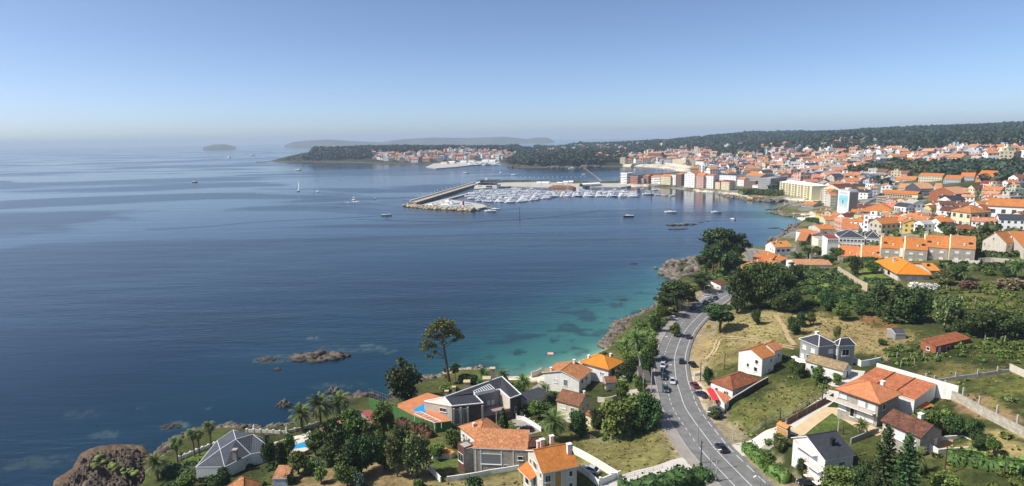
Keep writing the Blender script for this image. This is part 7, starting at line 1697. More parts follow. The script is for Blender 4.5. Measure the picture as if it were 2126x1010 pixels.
def boat_proto(kind,cover,parts=False):
    o=[];
    if kind=='motor':L_,B,H=9.5,3.1,1.1
    elif kind=='yacht':L_,B,H=16,4.6,1.8
    elif kind=='sail':L_,B,H=11,3.4,1.1
    else:L_,B,H=5,1.9,.6
    h=hull_mb(L_,B,H,HB if cover=='navy' else HW,HW);o.append(('hull',h))
    if kind=='motor':
        c=MB();c.prism([(-B*.34,-L_*.12),(B*.34,-L_*.12),(B*.28,L_*.2),(-B*.28,L_*.2)],H,H+.75,HW);o.append(('cabin',c))
        c=MB();c.prism([(-B*.34,-L_*.1),(B*.34,-L_*.1),(B*.25,L_*.12),(-B*.25,L_*.12)],H+.752,H+1.15,DKG);o.append(('windscreen',c))
        if cover in('blue','grey'):c=MB();c.box((0,-L_*.28,H+1.2),(B*.8,L_*.36,.1),CANV if cover=='blue' else CANG);c.tube((B*.35,-L_*.4,H),(B*.35,-L_*.4,H+1.2),.04,.04,ALU,4);c.tube((-B*.35,-L_*.4,H),(-B*.35,-L_*.4,H+1.2),.04,.04,ALU,4);o.append(('canopy',c))
    elif kind=='yacht':
        c=MB();c.prism([(-B*.38,-L_*.35),(B*.38,-L_*.35),(B*.3,L_*.2),(-B*.3,L_*.2)],H,H+1.2,HW);c.prism([(-B*.3,-L_*.25),(B*.3,-L_*.25),(B*.22,L_*.06),(-B*.22,L_*.06)],H+1.75,H+2.7,HW);o.append(('cabin',c))
        c=MB();c.prism([(-B*.36,-L_*.3),(B*.36,-L_*.3),(B*.26,L_*.16),(-B*.26,L_*.16)],H+1.2,H+1.75,DKG);o.append(('windscreen',c))
        c=MB();c.box((0,-L_*.15,H+3.3),(B*.7,.5,.2),HW);c.tube((0,-L_*.15,H+2.7),(0,-L_*.15,H+4.6),.08,.04,HW,5);o.append(('radar_arch',c))
    elif kind=='sail':
        c=MB();c.prism([(-B*.28,-L_*.1),(B*.28,-L_*.1),(B*.15,L_*.25),(-B*.15,L_*.25)],H,H+.5,HW);o.append(('cabin',c))
        c=MB();c.tube((0,L_*.08,H+.4),(0,L_*.08,H+12.5),.1,.06,ALU,6);c.tube((-.9,L_*.08,H+7),(.9,L_*.08,H+7),.04,.04,ALU,4);o.append(('mast',c))
        c=MB();c.tube((0,L_*.08,H+1.3),(0,-L_*.33,H+1.25),.2,.14,CANV if cover=='blue' else SAIL,7);o.append(('boom',c))
    else:
        c=MB();c.box((0,-.3,H+.02),(B*.5,.9,.5),HW);o.append(('console',c));c=MB();c.box((0,-L_*.52,.1),(.4,.45,1.0),BLK);o.append(('outboard_motor',c))
    if parts:return[(n_,mb_.mesh(n_))for n_,mb_ in o]
    j=MB()
    for n_,mb_ in o:
        for f_,m_ in zip(mb_.f,mb_.m):j.face([mb_.v[i]for i in f_],mb_.mats[m_])
    return j.mesh('boat')
BK=[('motor','plain'),('motor','blue'),('motor','grey'),('sail','white'),('sail','blue'),('motor','navy'),('yacht','plain'),('skiff','plain')]
BJ={k:boat_proto(*k)for k in BK}
BN={'motor':'motorboat','sail':'sailing_yacht','yacht':'motor_yacht','skiff':'skiff'}
rsB=np.random.RandomState(4)
# quays
def quay(label,px,z1,m=CONC,z0=-3,name='quay',zpl=None):
    P=ccw([atz(x,y,zpl if zpl is not None else z1)for x,y in px]);return flat_prism(name,label,'quay',P,z0,z1,m,mat('quay_paving',(176,172,162),.9,.12,.2))
def line_prism(name,label,cat,a,b2,w_,z0,z1,m,top=None,zpl=0):
    A=Vector(atz(*a,zpl));B=Vector(atz(*b2,zpl));d=(B-A).normalized();n_=Vector((d.y,-d.x))*w_/2
    return flat_prism(name,label,cat,ccw([tuple(A+n_),tuple(B+n_),tuple(B-n_),tuple(A-n_)]),z0,z1,m,top)
line_prism('breakwater','long straight harbour breakwater pier with dark inner wall','breakwater',(858,426),(986,386),10,-3,3.6,wallmat('dark_quay_wall',(126,114,102)),mat('pier_top',(170,160,144),.9,.12,.2))
line_prism('parapet_wall','sea wall along the outer edge of the breakwater','wall',(852,424.5),(985,384),2.2,-3,5.4,BEIGE)
line_prism('quay','low inner quay along the breakwater','quay',(906,421),(1000,396.5),7,-3,1.4,wallmat('dark_quay_wall',(126,114,102)),mat('pier_top',(170,160,144)))
quay('paved boatyard apron behind the rock mound',[(868,427),(990,434),(1012,429),(1000,424),(925,413)],1.8)
quay('broad main quay between the clubhouse and the town',[(984,393),(1060,387),(1150,390),(1160,396),(1208,396),(1210,388),(1290,389),(1310,386),(1290,377),(1060,376),(986,381)],2.0)
line_prism('jetty','wooden jetty on posts off the boatyard apron','jetty',(993,432),(1024,433.5),3,.4,1.3,WOOD,WOOD)
def rockmesh(name,P,size,m,seed,flat=.7,jit=.35):
    rs=np.random.RandomState(seed);CS=[]
    for(x,y,z)in P:s=size*(.5+rs.rand()**2*1.3);CS.append((x,y,z,s*(.8+.5*rs.rand()),s*(.8+.5*rs.rand()),s*flat*(.7+.5*rs.rand())))
    V,F=core(CS,1.0,seed)
    rs2=np.random.RandomState(seed+1);V=V+rs2.normal(size=V.shape)*size*.17
    F3=F[:,:3];return np_mesh(name,V,F3,m)
def rockmat(name,rgb,dark,wet=None):
    m,n,b=nodes_mat(name);L=n.links;tc=N(n,'ShaderNodeNewGeometry');nz=N(n,'ShaderNodeTexNoise',i_Scale=.45,i_Detail=9.0,i_Roughness=.72);L.new(tc.outputs['Position'],nz.inputs['Vector'])
    cr=N(n,'ShaderNodeValToRGB');L.new(nz.outputs[0],cr.inputs[0]);e=cr.color_ramp.elements;e[0].position=.36;e[0].color=(*lin(dark),1);e[1].position=.62;e[1].color=(*lin(rgb),1)
    mx=N(n,'ShaderNodeMix',data_type='RGBA');sp=N(n,'ShaderNodeSeparateXYZ');L.new(tc.outputs['Position'],sp.inputs[0]);mr=N(n,'ShaderNodeMapRange');mr.inputs[1].default_value=.1;mr.inputs[2].default_value=.9;L.new(sp.outputs[2],mr.inputs[0]);L.new(mr.outputs[0],mx.inputs[0])
    mx.inputs[6].default_value=(*lin(wet or(50,42,34)),1);L.new(cr.outputs[0],mx.inputs[7]);L.new(mx.outputs[2],b.inputs['Base Color']);b.inputs['Roughness'].default_value=.85
    v=N(n,'ShaderNodeTexNoise',i_Scale=1.6,i_Detail=8.0,i_Roughness=.75);L.new(tc.outputs['Position'],v.inputs['Vector']);bp=N(n,'ShaderNodeBump',i_Strength=.9,i_Distance=.5);L.new(v.outputs[0],bp.inputs['Height']);L.new(bp.outputs[0],b.inputs['Normal']);MATS[name]=m;return m
RK1=rockmat('granite_rock',(134,124,108),(56,50,44));RK2=rockmat('brown_rock',(116,104,90),(40,35,32));RK3=rockmat('pale_boulders',(190,178,152),(120,106,86),(90,80,66))
def along(px,n_,w_,z,seed,zpl=0):
    rs=np.random.RandomState(seed);P=[atz(x,y,zpl)for x,y in px];R=resample([(a,b2,0)for a,b2 in P],.5);out=[]
    for _ in range(n_):
        p=R[rs.randint(len(R))];u,v=rs.normal(size=2)*w_*.4;out.append((p.x+u,p.y+v,z*max(0,1-math.hypot(u,v)/w_)*rs.rand()**.4))
    return out
o=link('breakwater_rocks',rockmesh('breakwater_rocks',along([(848,428.5),(870,431),(900,433.5),(940,436),(985,438)],900,8,3.6,1),1.5,RK3,1));tag(o,kind='stuff')
shore=[(along([(1268,727),(1256,715),(1276,705)],160,3.5,1.2,2),1.2,RK1),(along([(1276,705),(1288,690),(1285,680),(1320,667),(1342,658)],420,5,2.2,3),1.3,RK1),(along([(1320,667),(1342,658),(1346,646),(1372,636),(1376,612)],150,3.5,1.6,4),1.1,RK1),
 (along([(1388,568),(1405,575),(1430,582),(1440,590)],260,8,3.5,5),2.2,RK1),(along([(1396,560),(1424,558),(1446,550),(1455,560),(1440,575)],360,10,6,6),2.4,RK1),(along([(1520,527),(1560,524),(1585,520)],160,5,1.5,7),1.2,RK3),
 (along([(690,858),(712,838),(765,832)],200,5,2.2,8),1.3,RK2),(along([(828,822),(862,802),(905,795),(925,790)],220,4.5,2.2,9),1.4,RK1),(along([(440,897),(470,893),(540,897),(590,893),(622,885),(655,868)],240,3.5,1.4,10),1.0,RK1),(along([(345,948),(362,925),(405,906),(440,897)],140,4,1.5,11),1.2,RK2),(along([(940,778),(980,776),(1010,776)],140,4,1.8,12),1.1,RK3),
 (along([(1612,436),(1640,430),(1660,425)],120,9,1.8,13),2,RK1),(along([(1612,443),(1640,449),(1664,452)],160,9,2.0,14),2,RK1),(along([(1508,408),(1545,414),(1590,419),(1625,418)],220,10,2.2,15),2,RK1),(along([(1656,470),(1652,482),(1634,490),(1610,500)],220,9,2.0,16),1.8,RK1),(along([(1130,349),(1180,350),(1240,347),(1060,347)],200,18,4,17),5,RK2)]
for P,s,m in shore:tag(link('shore_rocks',rockmesh('shore_rocks',P,s,m,int(s*10)+len(P))),kind='stuff')
# islets: one lump of rock each
def islet(px,w_px,hgt,label,seed,m=RK2,asp=.45,n_=None):
    c=Vector(atz(*px));a=Vector(atz(px[0]+w_px/2,px[1]));R=(a-c).length;rs=np.random.RandomState(seed);k=n_ or 40;P=[]
    CS=[]
    for _ in range(k):
        u=rs.uniform(-1,1);v=rs.uniform(-1,1)*math.sqrt(max(0,1-u*u))
        f=max(0,1-(u*u+v*v)**.5);s=R*(.10+.12*rs.rand());CS.append((u*R*.92,v*R*asp,hgt*f*.35*rs.rand()-.1,s*1.7,s,max(hgt*.75*(f**.6)*rs.uniform(.5,1.1),.35)))
    bm=bmesh.new();
    V,F=core(CS,1.0,seed);V=V+np.random.RandomState(seed).normal(size=V.shape)*R*.03;me=np_mesh('rock',V,F[:,:3],m)
    o=link('rock_islet',me,None,(c.x,c.y,0));tag(o,label,'rock');return o
for a in[((662,742),112,3.2,'largest brown rock islet with white streaked top',1,RK2,.4,70),((555,747),48,1.0,'low flat rock islet left of the largest one',2,RK2,.4,30),((575,768),16,1.5,'small round rock with white droppings below the islets',3),((590,842),32,3.4,'stacked rock cluster left of the canary palm trio',4,RK2,.7,30),((692,814),34,3.2,'rock stack behind the canary palm trio',5,RK1,.6,30),((735,836),40,2.2,'low dark rocks beside the ball court',6,RK2,.5,30),
  ((357,886),42,.5,'barely emerged brown reef near the fan palms',7,RK2,.5,24),((1415,467),60,1.4,'long thin reef in the bay, upper of two',8,RK1,.2,50),((1408,476),38,1.2,'long thin reef in the bay, lower of two',9,RK1,.2,34),((1607,474),26,1.6,'dark reef pointing out from the shore houses',10,RK1,.3,24),((1630,477),22,.8,'low spit of rock beside the shore houses',11,RK1,.3,20),((1315,548),16,.6,'tiny flat reef off the dark headland',12),((1293,623),16,.6,'small brown rock in the turquoise bay',13),((1455,462),12,.5,'tiny reef right of the long thin reefs',14),((1470,460),8,.5,'speck of rock near the white dinghy',15),
  ((1130,462),1,.1,'',0),((545,337),22,2.5,'dark skerry off the tip of the wooded headland',17,RK2,.3,20),((940,1010),1,.1,'',0),((1268,712),14,1.6,'upright boulder at the water edge of the beach',18,RK1,.8,12)]:
    if a[3]:islet(*a)
# big outcrop at the lower left
OP=np.array([atz(x,y,2.0)for x,y in[(96,1030),(112,1002),(148,975),(165,948),(200,932),(255,926),(302,924),(312,950),(318,985),(300,1030),(220,1050)]])
lo,hi=OP.min(0),OP.max(0);nx_,ny_=220,180;gx,gy=np.meshgrid(np.linspace(lo[0]-2,hi[0]+2,nx_),np.linspace(lo[1]-2,hi[1]+2,ny_),indexing='ij')
ins=in_poly(OP,gx,gy);dd_=poly_dist(OP,gx,gy);s_=np.where(ins,dd_,-dd_)+(fbm(gx/4,gy/4,3)-.5)*4
rid=1-np.abs(fbm(gx/5+gy/9,gy/3.2,4)-.5)*4;rid2=np.abs(fbm(gx/1.6,gy/1.3+7,3)-.5)
gz=.3+np.clip(s_,-3,5)*.5+np.clip(s_/1.5+.4,0,1)*(rid*1.5+fbm(gx/9,gy/9,3)*1.8-1.0-rid2*4.0-np.abs(fbm(gx/.9,gy/.55+4,3)-.5)*3.6)
idx=np.arange(nx_*ny_).reshape(nx_,ny_);Fo=np.stack([idx[:-1,:-1],idx[1:,:-1],idx[1:,1:],idx[:-1,1:]],-1).reshape(-1,4);kp=(s_[:-1,:-1]>-2.5).reshape(-1)
RK4=rockmat('outcrop_rock',(120,104,88),(26,22,20))
tag(link('rock_outcrop',np_mesh('rock_outcrop',np.stack([gx,gy,gz],-1).reshape(-1,3),Fo[kp],RK4)),'large rugged brown rock outcrop in the lower left sea','rock')
o=link('lichen_grass',rockmesh('lichen_grass',[(*atz(x+rsB.normal()*3,y+rsB.normal()*2,5.0),4.2+rsB.rand())for x,y in[(205,950),(212,952),(198,953),(235,964),(228,966),(198,968),(240,972),(255,975),(270,978),(285,980),(262,980)]for _ in range(8)],.55,LF_L,77));tag(o,kind='stuff')
# pontoons and moored boats
def Zs1(X,Y):return(820+X/8.177,350+Y/8.177)
pont=[];NBT=[0];EXTRA=[]
for k,(x0,y0,x1,y1)in enumerate([(1012,395,986,414),(1032,395,1005,419),(1052,395,1026,421),(1072,395,1048,422),(1094,395,1072,421),(1116,396,1098,418),(1138,397,1124,414)]):pont.append((k,'west',x0,y0,x1,y1))
for k,x in enumerate((1165,1190,1213,1238,1262,1286,1306)):pont.append((k,'east',x+3,397.5,x-2,409.5))
ordn=['first','second','third','fourth','fifth','sixth','seventh']
for k,bs_,x0,y0,x1,y1 in sorted(pont,key=lambda q:-q[5]):
    A,B=Vector(atz(x0,y0)),Vector(atz(x1,y1));L_=(B-A).length;d=(B-A).normalized();n_=Vector((d.y,-d.x))
    a=MB();a.prism([tuple(v)for v in(n_*1.2,d*L_+n_*1.2,d*L_-n_*1.2,-n_*1.2)][::-1],-.1,.5,CONC,mat('pontoon_deck',(206,200,188),.8,.1,.4));o=a.build('pontoon',loc=(A.x,A.y,0));bn='larger left basin' if bs_=='west' else 'right basin near the town'
    tag(o,f'floating pontoon in the {bn}, {ordn[k]} from the left','pontoon','marina pontoons')
    for s in(-1,1):
        t=5.0
        while t<L_-1:
            sp=(7.0 if bs_=='west' else 5.6)*(.9+.3*rsB.rand())
            if rsB.rand()<.95:
                kk=BK[rsB.choice(8,p=[.25,.2,.12,.15,.11,.04,.07,.06])];me_=BJ[kk];hl={'motor':4.75,'sail':5.5,'yacht':8,'skiff':2.5}[kk[0]];sc=.95+.35*rsB.rand()
                if NBT[0]>235:EXTRA.append((me_,A+d*t+n_*s*(1.6+hl*sc),math.atan2(-(n_*s).x,(n_*s).y),sc));t+=sp;continue
                NBT[0]+=1
                p=A+d*t+n_*s*(1.6+hl*sc);o=link(BN[kk[0]],me_,None,(p.x,p.y,0),math.atan2(-(n_*s).x,(n_*s).y)+(math.pi if rsB.rand()<.5 else 0));o.scale=(sc,)*3
                cv={'plain':'white','blue':'white','grey':'white','navy':'navy hulled','white':'white'}[kk[1]]+' '+BN[kk[0]].replace('_',' ')+{'blue':' with blue cover','grey':' with grey canopy'}.get(kk[1],'')
                o['_b']=1;tag(o,f'{cv} on the {"left" if s > 0 else "right"} of the {ordn[k]} pontoon, {"left" if bs_ == "west" else "right"} basin','boat',f'{cv}s at the marina pontoons');del o['_b']
            t+=sp
if EXTRA:
    J=MB()
    for me_,p,a_,sc in EXTRA:
        ca,sa=math.cos(a_)*sc,math.sin(a_)*sc
        for pl in me_.polygons:J.face([(p.x+ca*me_.vertices[i].co.x-sa*me_.vertices[i].co.y,p.y+sa*me_.vertices[i].co.x+ca*me_.vertices[i].co.y,sc*me_.vertices[i].co.z)for i in pl.vertices],me_.materials[pl.material_index])
    tag(J.build('moored_boats'),kind='stuff')
# boats on land and on open water, with their parts
BP={k:boat_proto(*k,parts=True)for k in(('motor','plain'),('sail','white'),('yacht','plain'),('skiff','plain'),('motor','navy'),('motor','blue'),('sail','blue'))}
def boat(kind,cover,px,rz,label,sc=1.0,z=0.0,extra=None,heel=0):
    c=atz(*px,z);o=tag(empty(BN[kind],(c[0],c[1],z),rz),label,'boat')
    for n_,me_ in BP[(kind,cover)]:link(n_,me_,o)
    if extra=='sail':
        a=MB();m0,m1,m2=Vector((0,.9,2.2)),Vector((0,.9,13.2)),Vector((.9,-3.9,2.4));a.face([m0,m1,m0.lerp(m2,.5)+Vector((.35,0,.0)),],SAIL);mid_=m1.lerp(m2,.5)+Vector((.45,0,0));a.face([m0,m2,mid_,m1],SAIL);a.face([m0+Vector((.01,0,0)),m1+Vector((.01,0,0)),mid_+Vector((.01,0,0)),m2+Vector((.01,0,0))],SAIL)
        j=[Vector((0,1.2,1.9)),Vector((0,5.2,1.4)),Vector((0,1.0,12)),Vector((.5,2.4,5))];a.face([j[0],j[1],j[2]],SAIL);a.build('sail',o)
    o.scale=(sc,)*3;o.rotation_euler=(0,heel,rz);return o
boat('sail','white',(620,397),.2,'white sailing yacht under full sail, alone on the open water',1.45,extra='sail')
boat('sail','white',(659,399),.5,'yacht under motor with bare mast, right of the yacht under sail',1.1)
boat('yacht','plain',(735,417),.1,'white motor yacht throwing a wake toward the harbour',1.1)
boat('motor','plain',(803,448),-1.4,'white motorboat with wake left of the breakwater tip',1.3)
boat('motor','plain',(1018,440),1.4,'white motorboat leaving below the wooden jetty',1.5);boat('sail','blue',(1029,435),1.2,'small sailing boat at the end of the wooden jetty',1.0)
boat('motor','navy',(1305,450),1.5,'dark hulled motorboat crossing the quiet bay',1.2);boat('motor','plain',(1392,442),1.4,'white motorboat anchored in the bay, left of the reef pair',1.4);boat('motor','blue',(1487,442),1.5,'white motorboat with blue cover anchored in the bay',1.2)
boat('skiff','plain',(1521,456),.4,'dark small skiff in the cove below the pines',1.4);boat('sail','white',(1039,360),.2,'white yacht with tall mast anchored beyond the quay',1.5);boat('motor','plain',(1067,364),1.2,'motorboat anchored behind the clubhouse',1.5);boat('motor','navy',(404,379),1.2,'dark motorboat far out on the left',1.6)
boat('yacht','plain',(475,328),.9,'white motor yacht far out near the horizon, left of two',2.2);boat('yacht','plain',(523,323),1.4,'white motor yacht far out near the horizon, right of two',2.4);boat('yacht','plain',(619,354),1.4,'small white yacht off the wooded headland',1.3);boat('motor','plain',(968,360),1.4,'yellowish motorboat off the fishing harbour',1.6);boat('motor','plain',(1213,363),1.4,'white motorboat beside the swimming buoy line',1.2);boat('skiff','plain',(778,413),.2,'tiny skiff right of the motor yacht with wake',1.5);boat('yacht','plain',(1187,351),1.5,'white yacht under the wooded rocky shore',1.2)
for i,(x,y,k,lb)in enumerate([(1336,394,'motor','farthest left of the seafront moorings'),(1345,397,'motor','second of the seafront moorings'),(1345,405,'yacht','largest of the seafront moorings'),(1346,401,'motor','between the two white boats'),(1360,396,'motor','by the dark piling'),(1365,406,'skiff','right of the largest'),(1374,406,'skiff','third from the right end'),(1380,407,'skiff','second from the right end'),(1395,407,'skiff','at the right end')]):
    boat(k,'plain',(x,y),1.5,f'white moored boat off the seafront promenade, {lb}',1.1 if k!='skiff' else 1.6)
for i,(x,y,rz,sc,lb)in enumerate([(926,427,1.1,1.0,'leftmost in the boatyard'),(945,430,1.6,1.2,'largest in the boatyard'),(935,424,.9,.8,'behind the largest in the boatyard'),(915,423,1.2,.7,'beside the yellow crane'),(957,426,1.3,.8,'next to the red beacon'),(905,426,1.4,.8,'second from the rock tip'),(895,427,.8,.7,'nearest the rock tip'),(970,428,1.5,.9,'right of the red beacon'),(930,420,.7,.9,'along the dark inner quay')]):boat('yacht','plain',(x,y),rz,f'white yacht on land, {lb}',sc,1.9)
# wakes: low trains of rougher water
WK=mat('wake_water',(26,52,82),.25,.2,.2);
def wake(px,w_,label=None):
    wh_=.18;w_*=.8
    P=[atz(x,y)for x,y in px];fr=frames(resample(spline([(a,b2,0)for a,b2 in P],8),5.0));a=MB();n_=len(fr)
    for k in range(n_-1):
        (p,u),(q,v)=fr[k],fr[k+1];w0=w_*(.35+.65*math.sin(math.pi*min(1,(k+1)/n_)));w1=w_*(.35+.65*math.sin(math.pi*min(1,(k+2)/n_)))
        a.face([p+u*w0+Vector((0,0,.03)),q+v*w1+Vector((0,0,.03)),q+Vector((0,0,wh_)),p+Vector((0,0,wh_))],wm);a.face([p+Vector((0,0,wh_)),q+Vector((0,0,wh_)),q-v*w1+Vector((0,0,.03)),p-u*w0+Vector((0,0,.03))],wm)
    tag(a.build('wake'),kind='structure')
for px,w_ in[([(732,418),(715,422),(700,428),(688,436)],3.2),([(742,418),(780,424),(820,430),(850,432)],3.2),([(660,400),(700,404),(780,410),(850,417)],2.4),([(655,401),(635,412),(600,426)],1.6),([(300,478),(420,472),(500,464),(600,458),(700,454),(800,448)],2.6),([(740,456),(850,459),(960,461),(1060,457),(1160,449),(1258,436)],2.6),([(1036,438),(1060,435),(1078,432)],1.8)]:wake(px,w_)
FOAM=mat('foam',(226,232,236),.8,.1,1)
for(x,y)in((735,419),(520,325)):
    c=atz(x,y);a=MB()
    for _ in range(14):a.box((rsB.normal()*4,rsB.normal()*5-4,-.2),(1.4+2*rsB.rand(),1.2+2*rsB.rand(),.4+.3*rsB.rand()),FOAM,rsB.rand()*3)
    tag(a.build('wake_foam',loc=(c[0],c[1],0)),kind='stuff')
# clubhouse
cz=2.0;c0_=Vector((*atz(*Zs1(1385,325),cz),cz));c1_=Vector((*atz(*Zs1(1730,328),cz),cz));Wc=(c1_-c0_).length;an=math.atan2((c1_-c0_).y,(c1_-c0_).x)
cl=tag(empty('clubhouse',c0_,an),'stepped white sailing clubhouse with dark overhanging roof terraces','clubhouse')
hu=4.2
a=MB();a.box((Wc/2,11,-3),(Wc,22,3+hu),WHITE);a.build('wall',cl)
for i in range(4):a=MB();a.box((Wc*.1+i*Wc*.055,-.05,1.6),(1.3,.12,1.3),DKW);a.build('window',cl)
a=MB();a.box((Wc*.62,-.06,.4),(Wc*.3,.14,2.8),DKG);a.build('glazed_front',cl)
a=MB();a.box((Wc*.45,12,hu+.003),(Wc*.8,16,3.6),DKG);a.build('upper_glazing',cl);a=MB();a.box((Wc*.42,11,hu+3.6),(Wc*.98,20,.6),WHITE);a.build('balcony_slab',cl)
a=MB();a.box((Wc*.62,12,hu+4.2),(Wc*.6,14,3.6),BEIGE);a.build('upper_wall',cl);a=MB();a.box((Wc*.28,11,hu+4.2),(Wc*.3,10,3.0),DKG);a.build('lounge_glazing',cl)
a=MB();a.prism([(-.5,-2),(Wc*.95,0),(Wc*.98,22),(2,24)],hu+7.8,hu+8.5,wallmat('dark_roof_slab',(92,90,86)));a.build('roof',cl)
a=MB();a.box((Wc*.4,12,hu+8.5),(4,4,3),WHITE);a.tube((Wc*.4,12,hu+11.5),(Wc*.4,12,hu+15),.15,.1,ALU,5);a.build('roof_mast',cl)
def ZM(X,Y):return(1060+X/8.177,350+Y/8.177)
block(ZM(640,390),ZM(1060,402),ZM(0,325)[1],14,'brown','red','hip',3.5,'brown harbour restaurant with red hipped roof beside the pontoons','restaurant','restaurant',zoff=0)
for x0,x1,y,w_,lab in((440,520,285,'white','leftmost of the quay'),(525,655,285,'white','with striped front on the quay'),(785,880,292,'blue','pale blue one on the quay'),(890,975,275,'white','behind the pale blue one'),(985,1060,270,'pink','pink walled one on the quay')):
    block(ZM(x0,y),ZM(x1,y),ZM(0,y-42)[1],10,w_,'white','gx',1.5,f'market pavilion, {lab}','pavilion','pavilion')
# vaulted marquee
p0=Vector((*atz(*ZM(1235,318),2),2));p1=Vector((*atz(*ZM(1545,300),2),2));Lm=(p1-p0).length;an=math.atan2((p1-p0).y,(p1-p0).x);mq=tag(empty('marquee',p0,an),'long vaulted white marquee at the town end of the quay','marquee');a=MB()
for i in range(8):
    t0,t1=i/8*math.pi,(i+1)/8*math.pi;y0,z0,y1,z1=7-7*math.cos(t0),6*math.sin(t0),7-7*math.cos(t1),6*math.sin(t1);a.face([(0,y0,z0),(Lm,y0,z0),(Lm,y1,z1),(0,y1,z1)],SAIL if i>1 else CANG)
a.build('vault',mq);a=MB();a.box((.2,7,0),(.3,12,3.5),DKW);a.build('end_wall',mq)
# harbour lamps
lm=MB();lm.tube((0,0,-.5),(0,0,9),.12,.08,GALV,5);lme=lm.mesh('post');lh=MB();lh.box((0,0,8.9),(1.1,1.1,1.4),TRIM);lhe=lh.mesh('lamp_head')
spots_=[(870+i*8.1+rsB.normal()*1.2,421.5-i*2.48,'breakwater')for i in range(14)]+[(994+i*9.6,379-i*.02,'quay')for i in range(24)]
for i,(x,y,pl)in enumerate(spots_):
    c=atz(x,y,3.6 if pl=='breakwater' else 2);o=empty('harbour_lamp',(c[0],c[1],3.6 if pl=='breakwater' else 2));link('post',lme,o);link('lamp_head',lhe,o);tag(o,f'white topped lamp post on the {"breakwater pier" if pl == "breakwater" else "seaward edge of the main quay"}','lamp post','lamps on the breakwater' if pl=='breakwater' else 'lamps on the main quay')
def pole(px,z,h,label,m=GALV,r=.15,name='pole',cat='pole'):
    c=atz(*px,z);a=MB();a.tube((0,0,-3),(0,0,h),r,r*.6,m,6);a.tube((0,0,h),(0,0,h+.5),r*1.4,r*.3,m,6);return tag(a.build(name,loc=(c[0],c[1],z)),label,cat)
pole((917,409),3.6,28,'very tall thin mast on the breakwater',r=.25);pole((1079,448),0,9,'green channel marker standing in the water',GMET,.4,'channel_marker','marker');pole((1353,409),0,8,'dark piling among the seafront moorings',DKW,.5,'piling','piling')
bc=atz(962,430,1.9);t=tag(empty('harbour_beacon',(bc[0],bc[1],1.9)),'red and white harbour beacon tower beside the yachts on land','beacon')
a=MB();a.tube((0,0,0),(0,0,2.4),1.8,1.6,WHITE,10);a.build('base',t);a=MB();a.tube((0,0,2.4),(0,0,7),1.5,1.2,mat('beacon_red',(196,44,52),.5,.05),10);a.tube((0,0,7),(0,0,8.2),1.5,.6,MATS['beacon_red'],10);a.build('tower',t)
for i in range(26):
    t_=i/25;x,y=1212+(1252-1212)*t_,349+(379-349)*t_**1.1;c=atz(x,y);a=MB()
    if i==0:bm_=MB();bm_.tube((0,0,-.3),(0,0,.5),1.3,.9,mat('buoy_yellow',(226,204,120),.5,.05),8);bme=bm_.mesh('buoy')
    tag(link('buoy',bme,None,(c[0],c[1],0)),'yellow buoy in the line strung across the beach inlet','buoy','buoys across the beach inlet')
# fishing town harbour
fr_=[(885+i*4.6,346.5+rsB.normal()*.7)for i in range(16)]
quay('stone pier of the fishing harbour below the far town',[(884,347),(905,350),(945,347),(990,342),(1030,341),(1040,336),(990,334),(900,340)],2.2)
for i,(x,y)in enumerate([(915,342),(930,341),(955,340),(972,338),(1000,338),(1015,338)]):block((x,y),(x+13,y),y-4.5,18,'white','salmon' if i%3==0 else 'white','gx',2,f'fish shed on the pier of the far harbour, {["first","second","third","fourth","fifth","sixth"][i]} from the left','shed','shed')
for i in range(26):
    x,y=965+rsB.rand()*75,340.5+rsB.rand()*3.2;c=atz(x,y);kk=BK[[0,3,6,0][rsB.randint(4)]];o=link(BN[kk[0]],BJ[kk],None,(c[0],c[1],0),rsB.rand()*6);o.scale=(1.5,)*3;tag(o,f'white {BN[kk[0]].replace("_"," ")} in the far fishing harbour','boat',f'{BN[kk[0]].replace("_"," ")}s in the far fishing harbour')
for x,lb in((982,'left'),(990,'right')):
    c=atz(x,344.5);o=tag(link('fishing_boat',BJ[('motor','navy')],None,(c[0],c[1],0),1.5),f'dark fishing boat outside the far harbour, {lb} one','boat');o.scale=(2.4,)*3
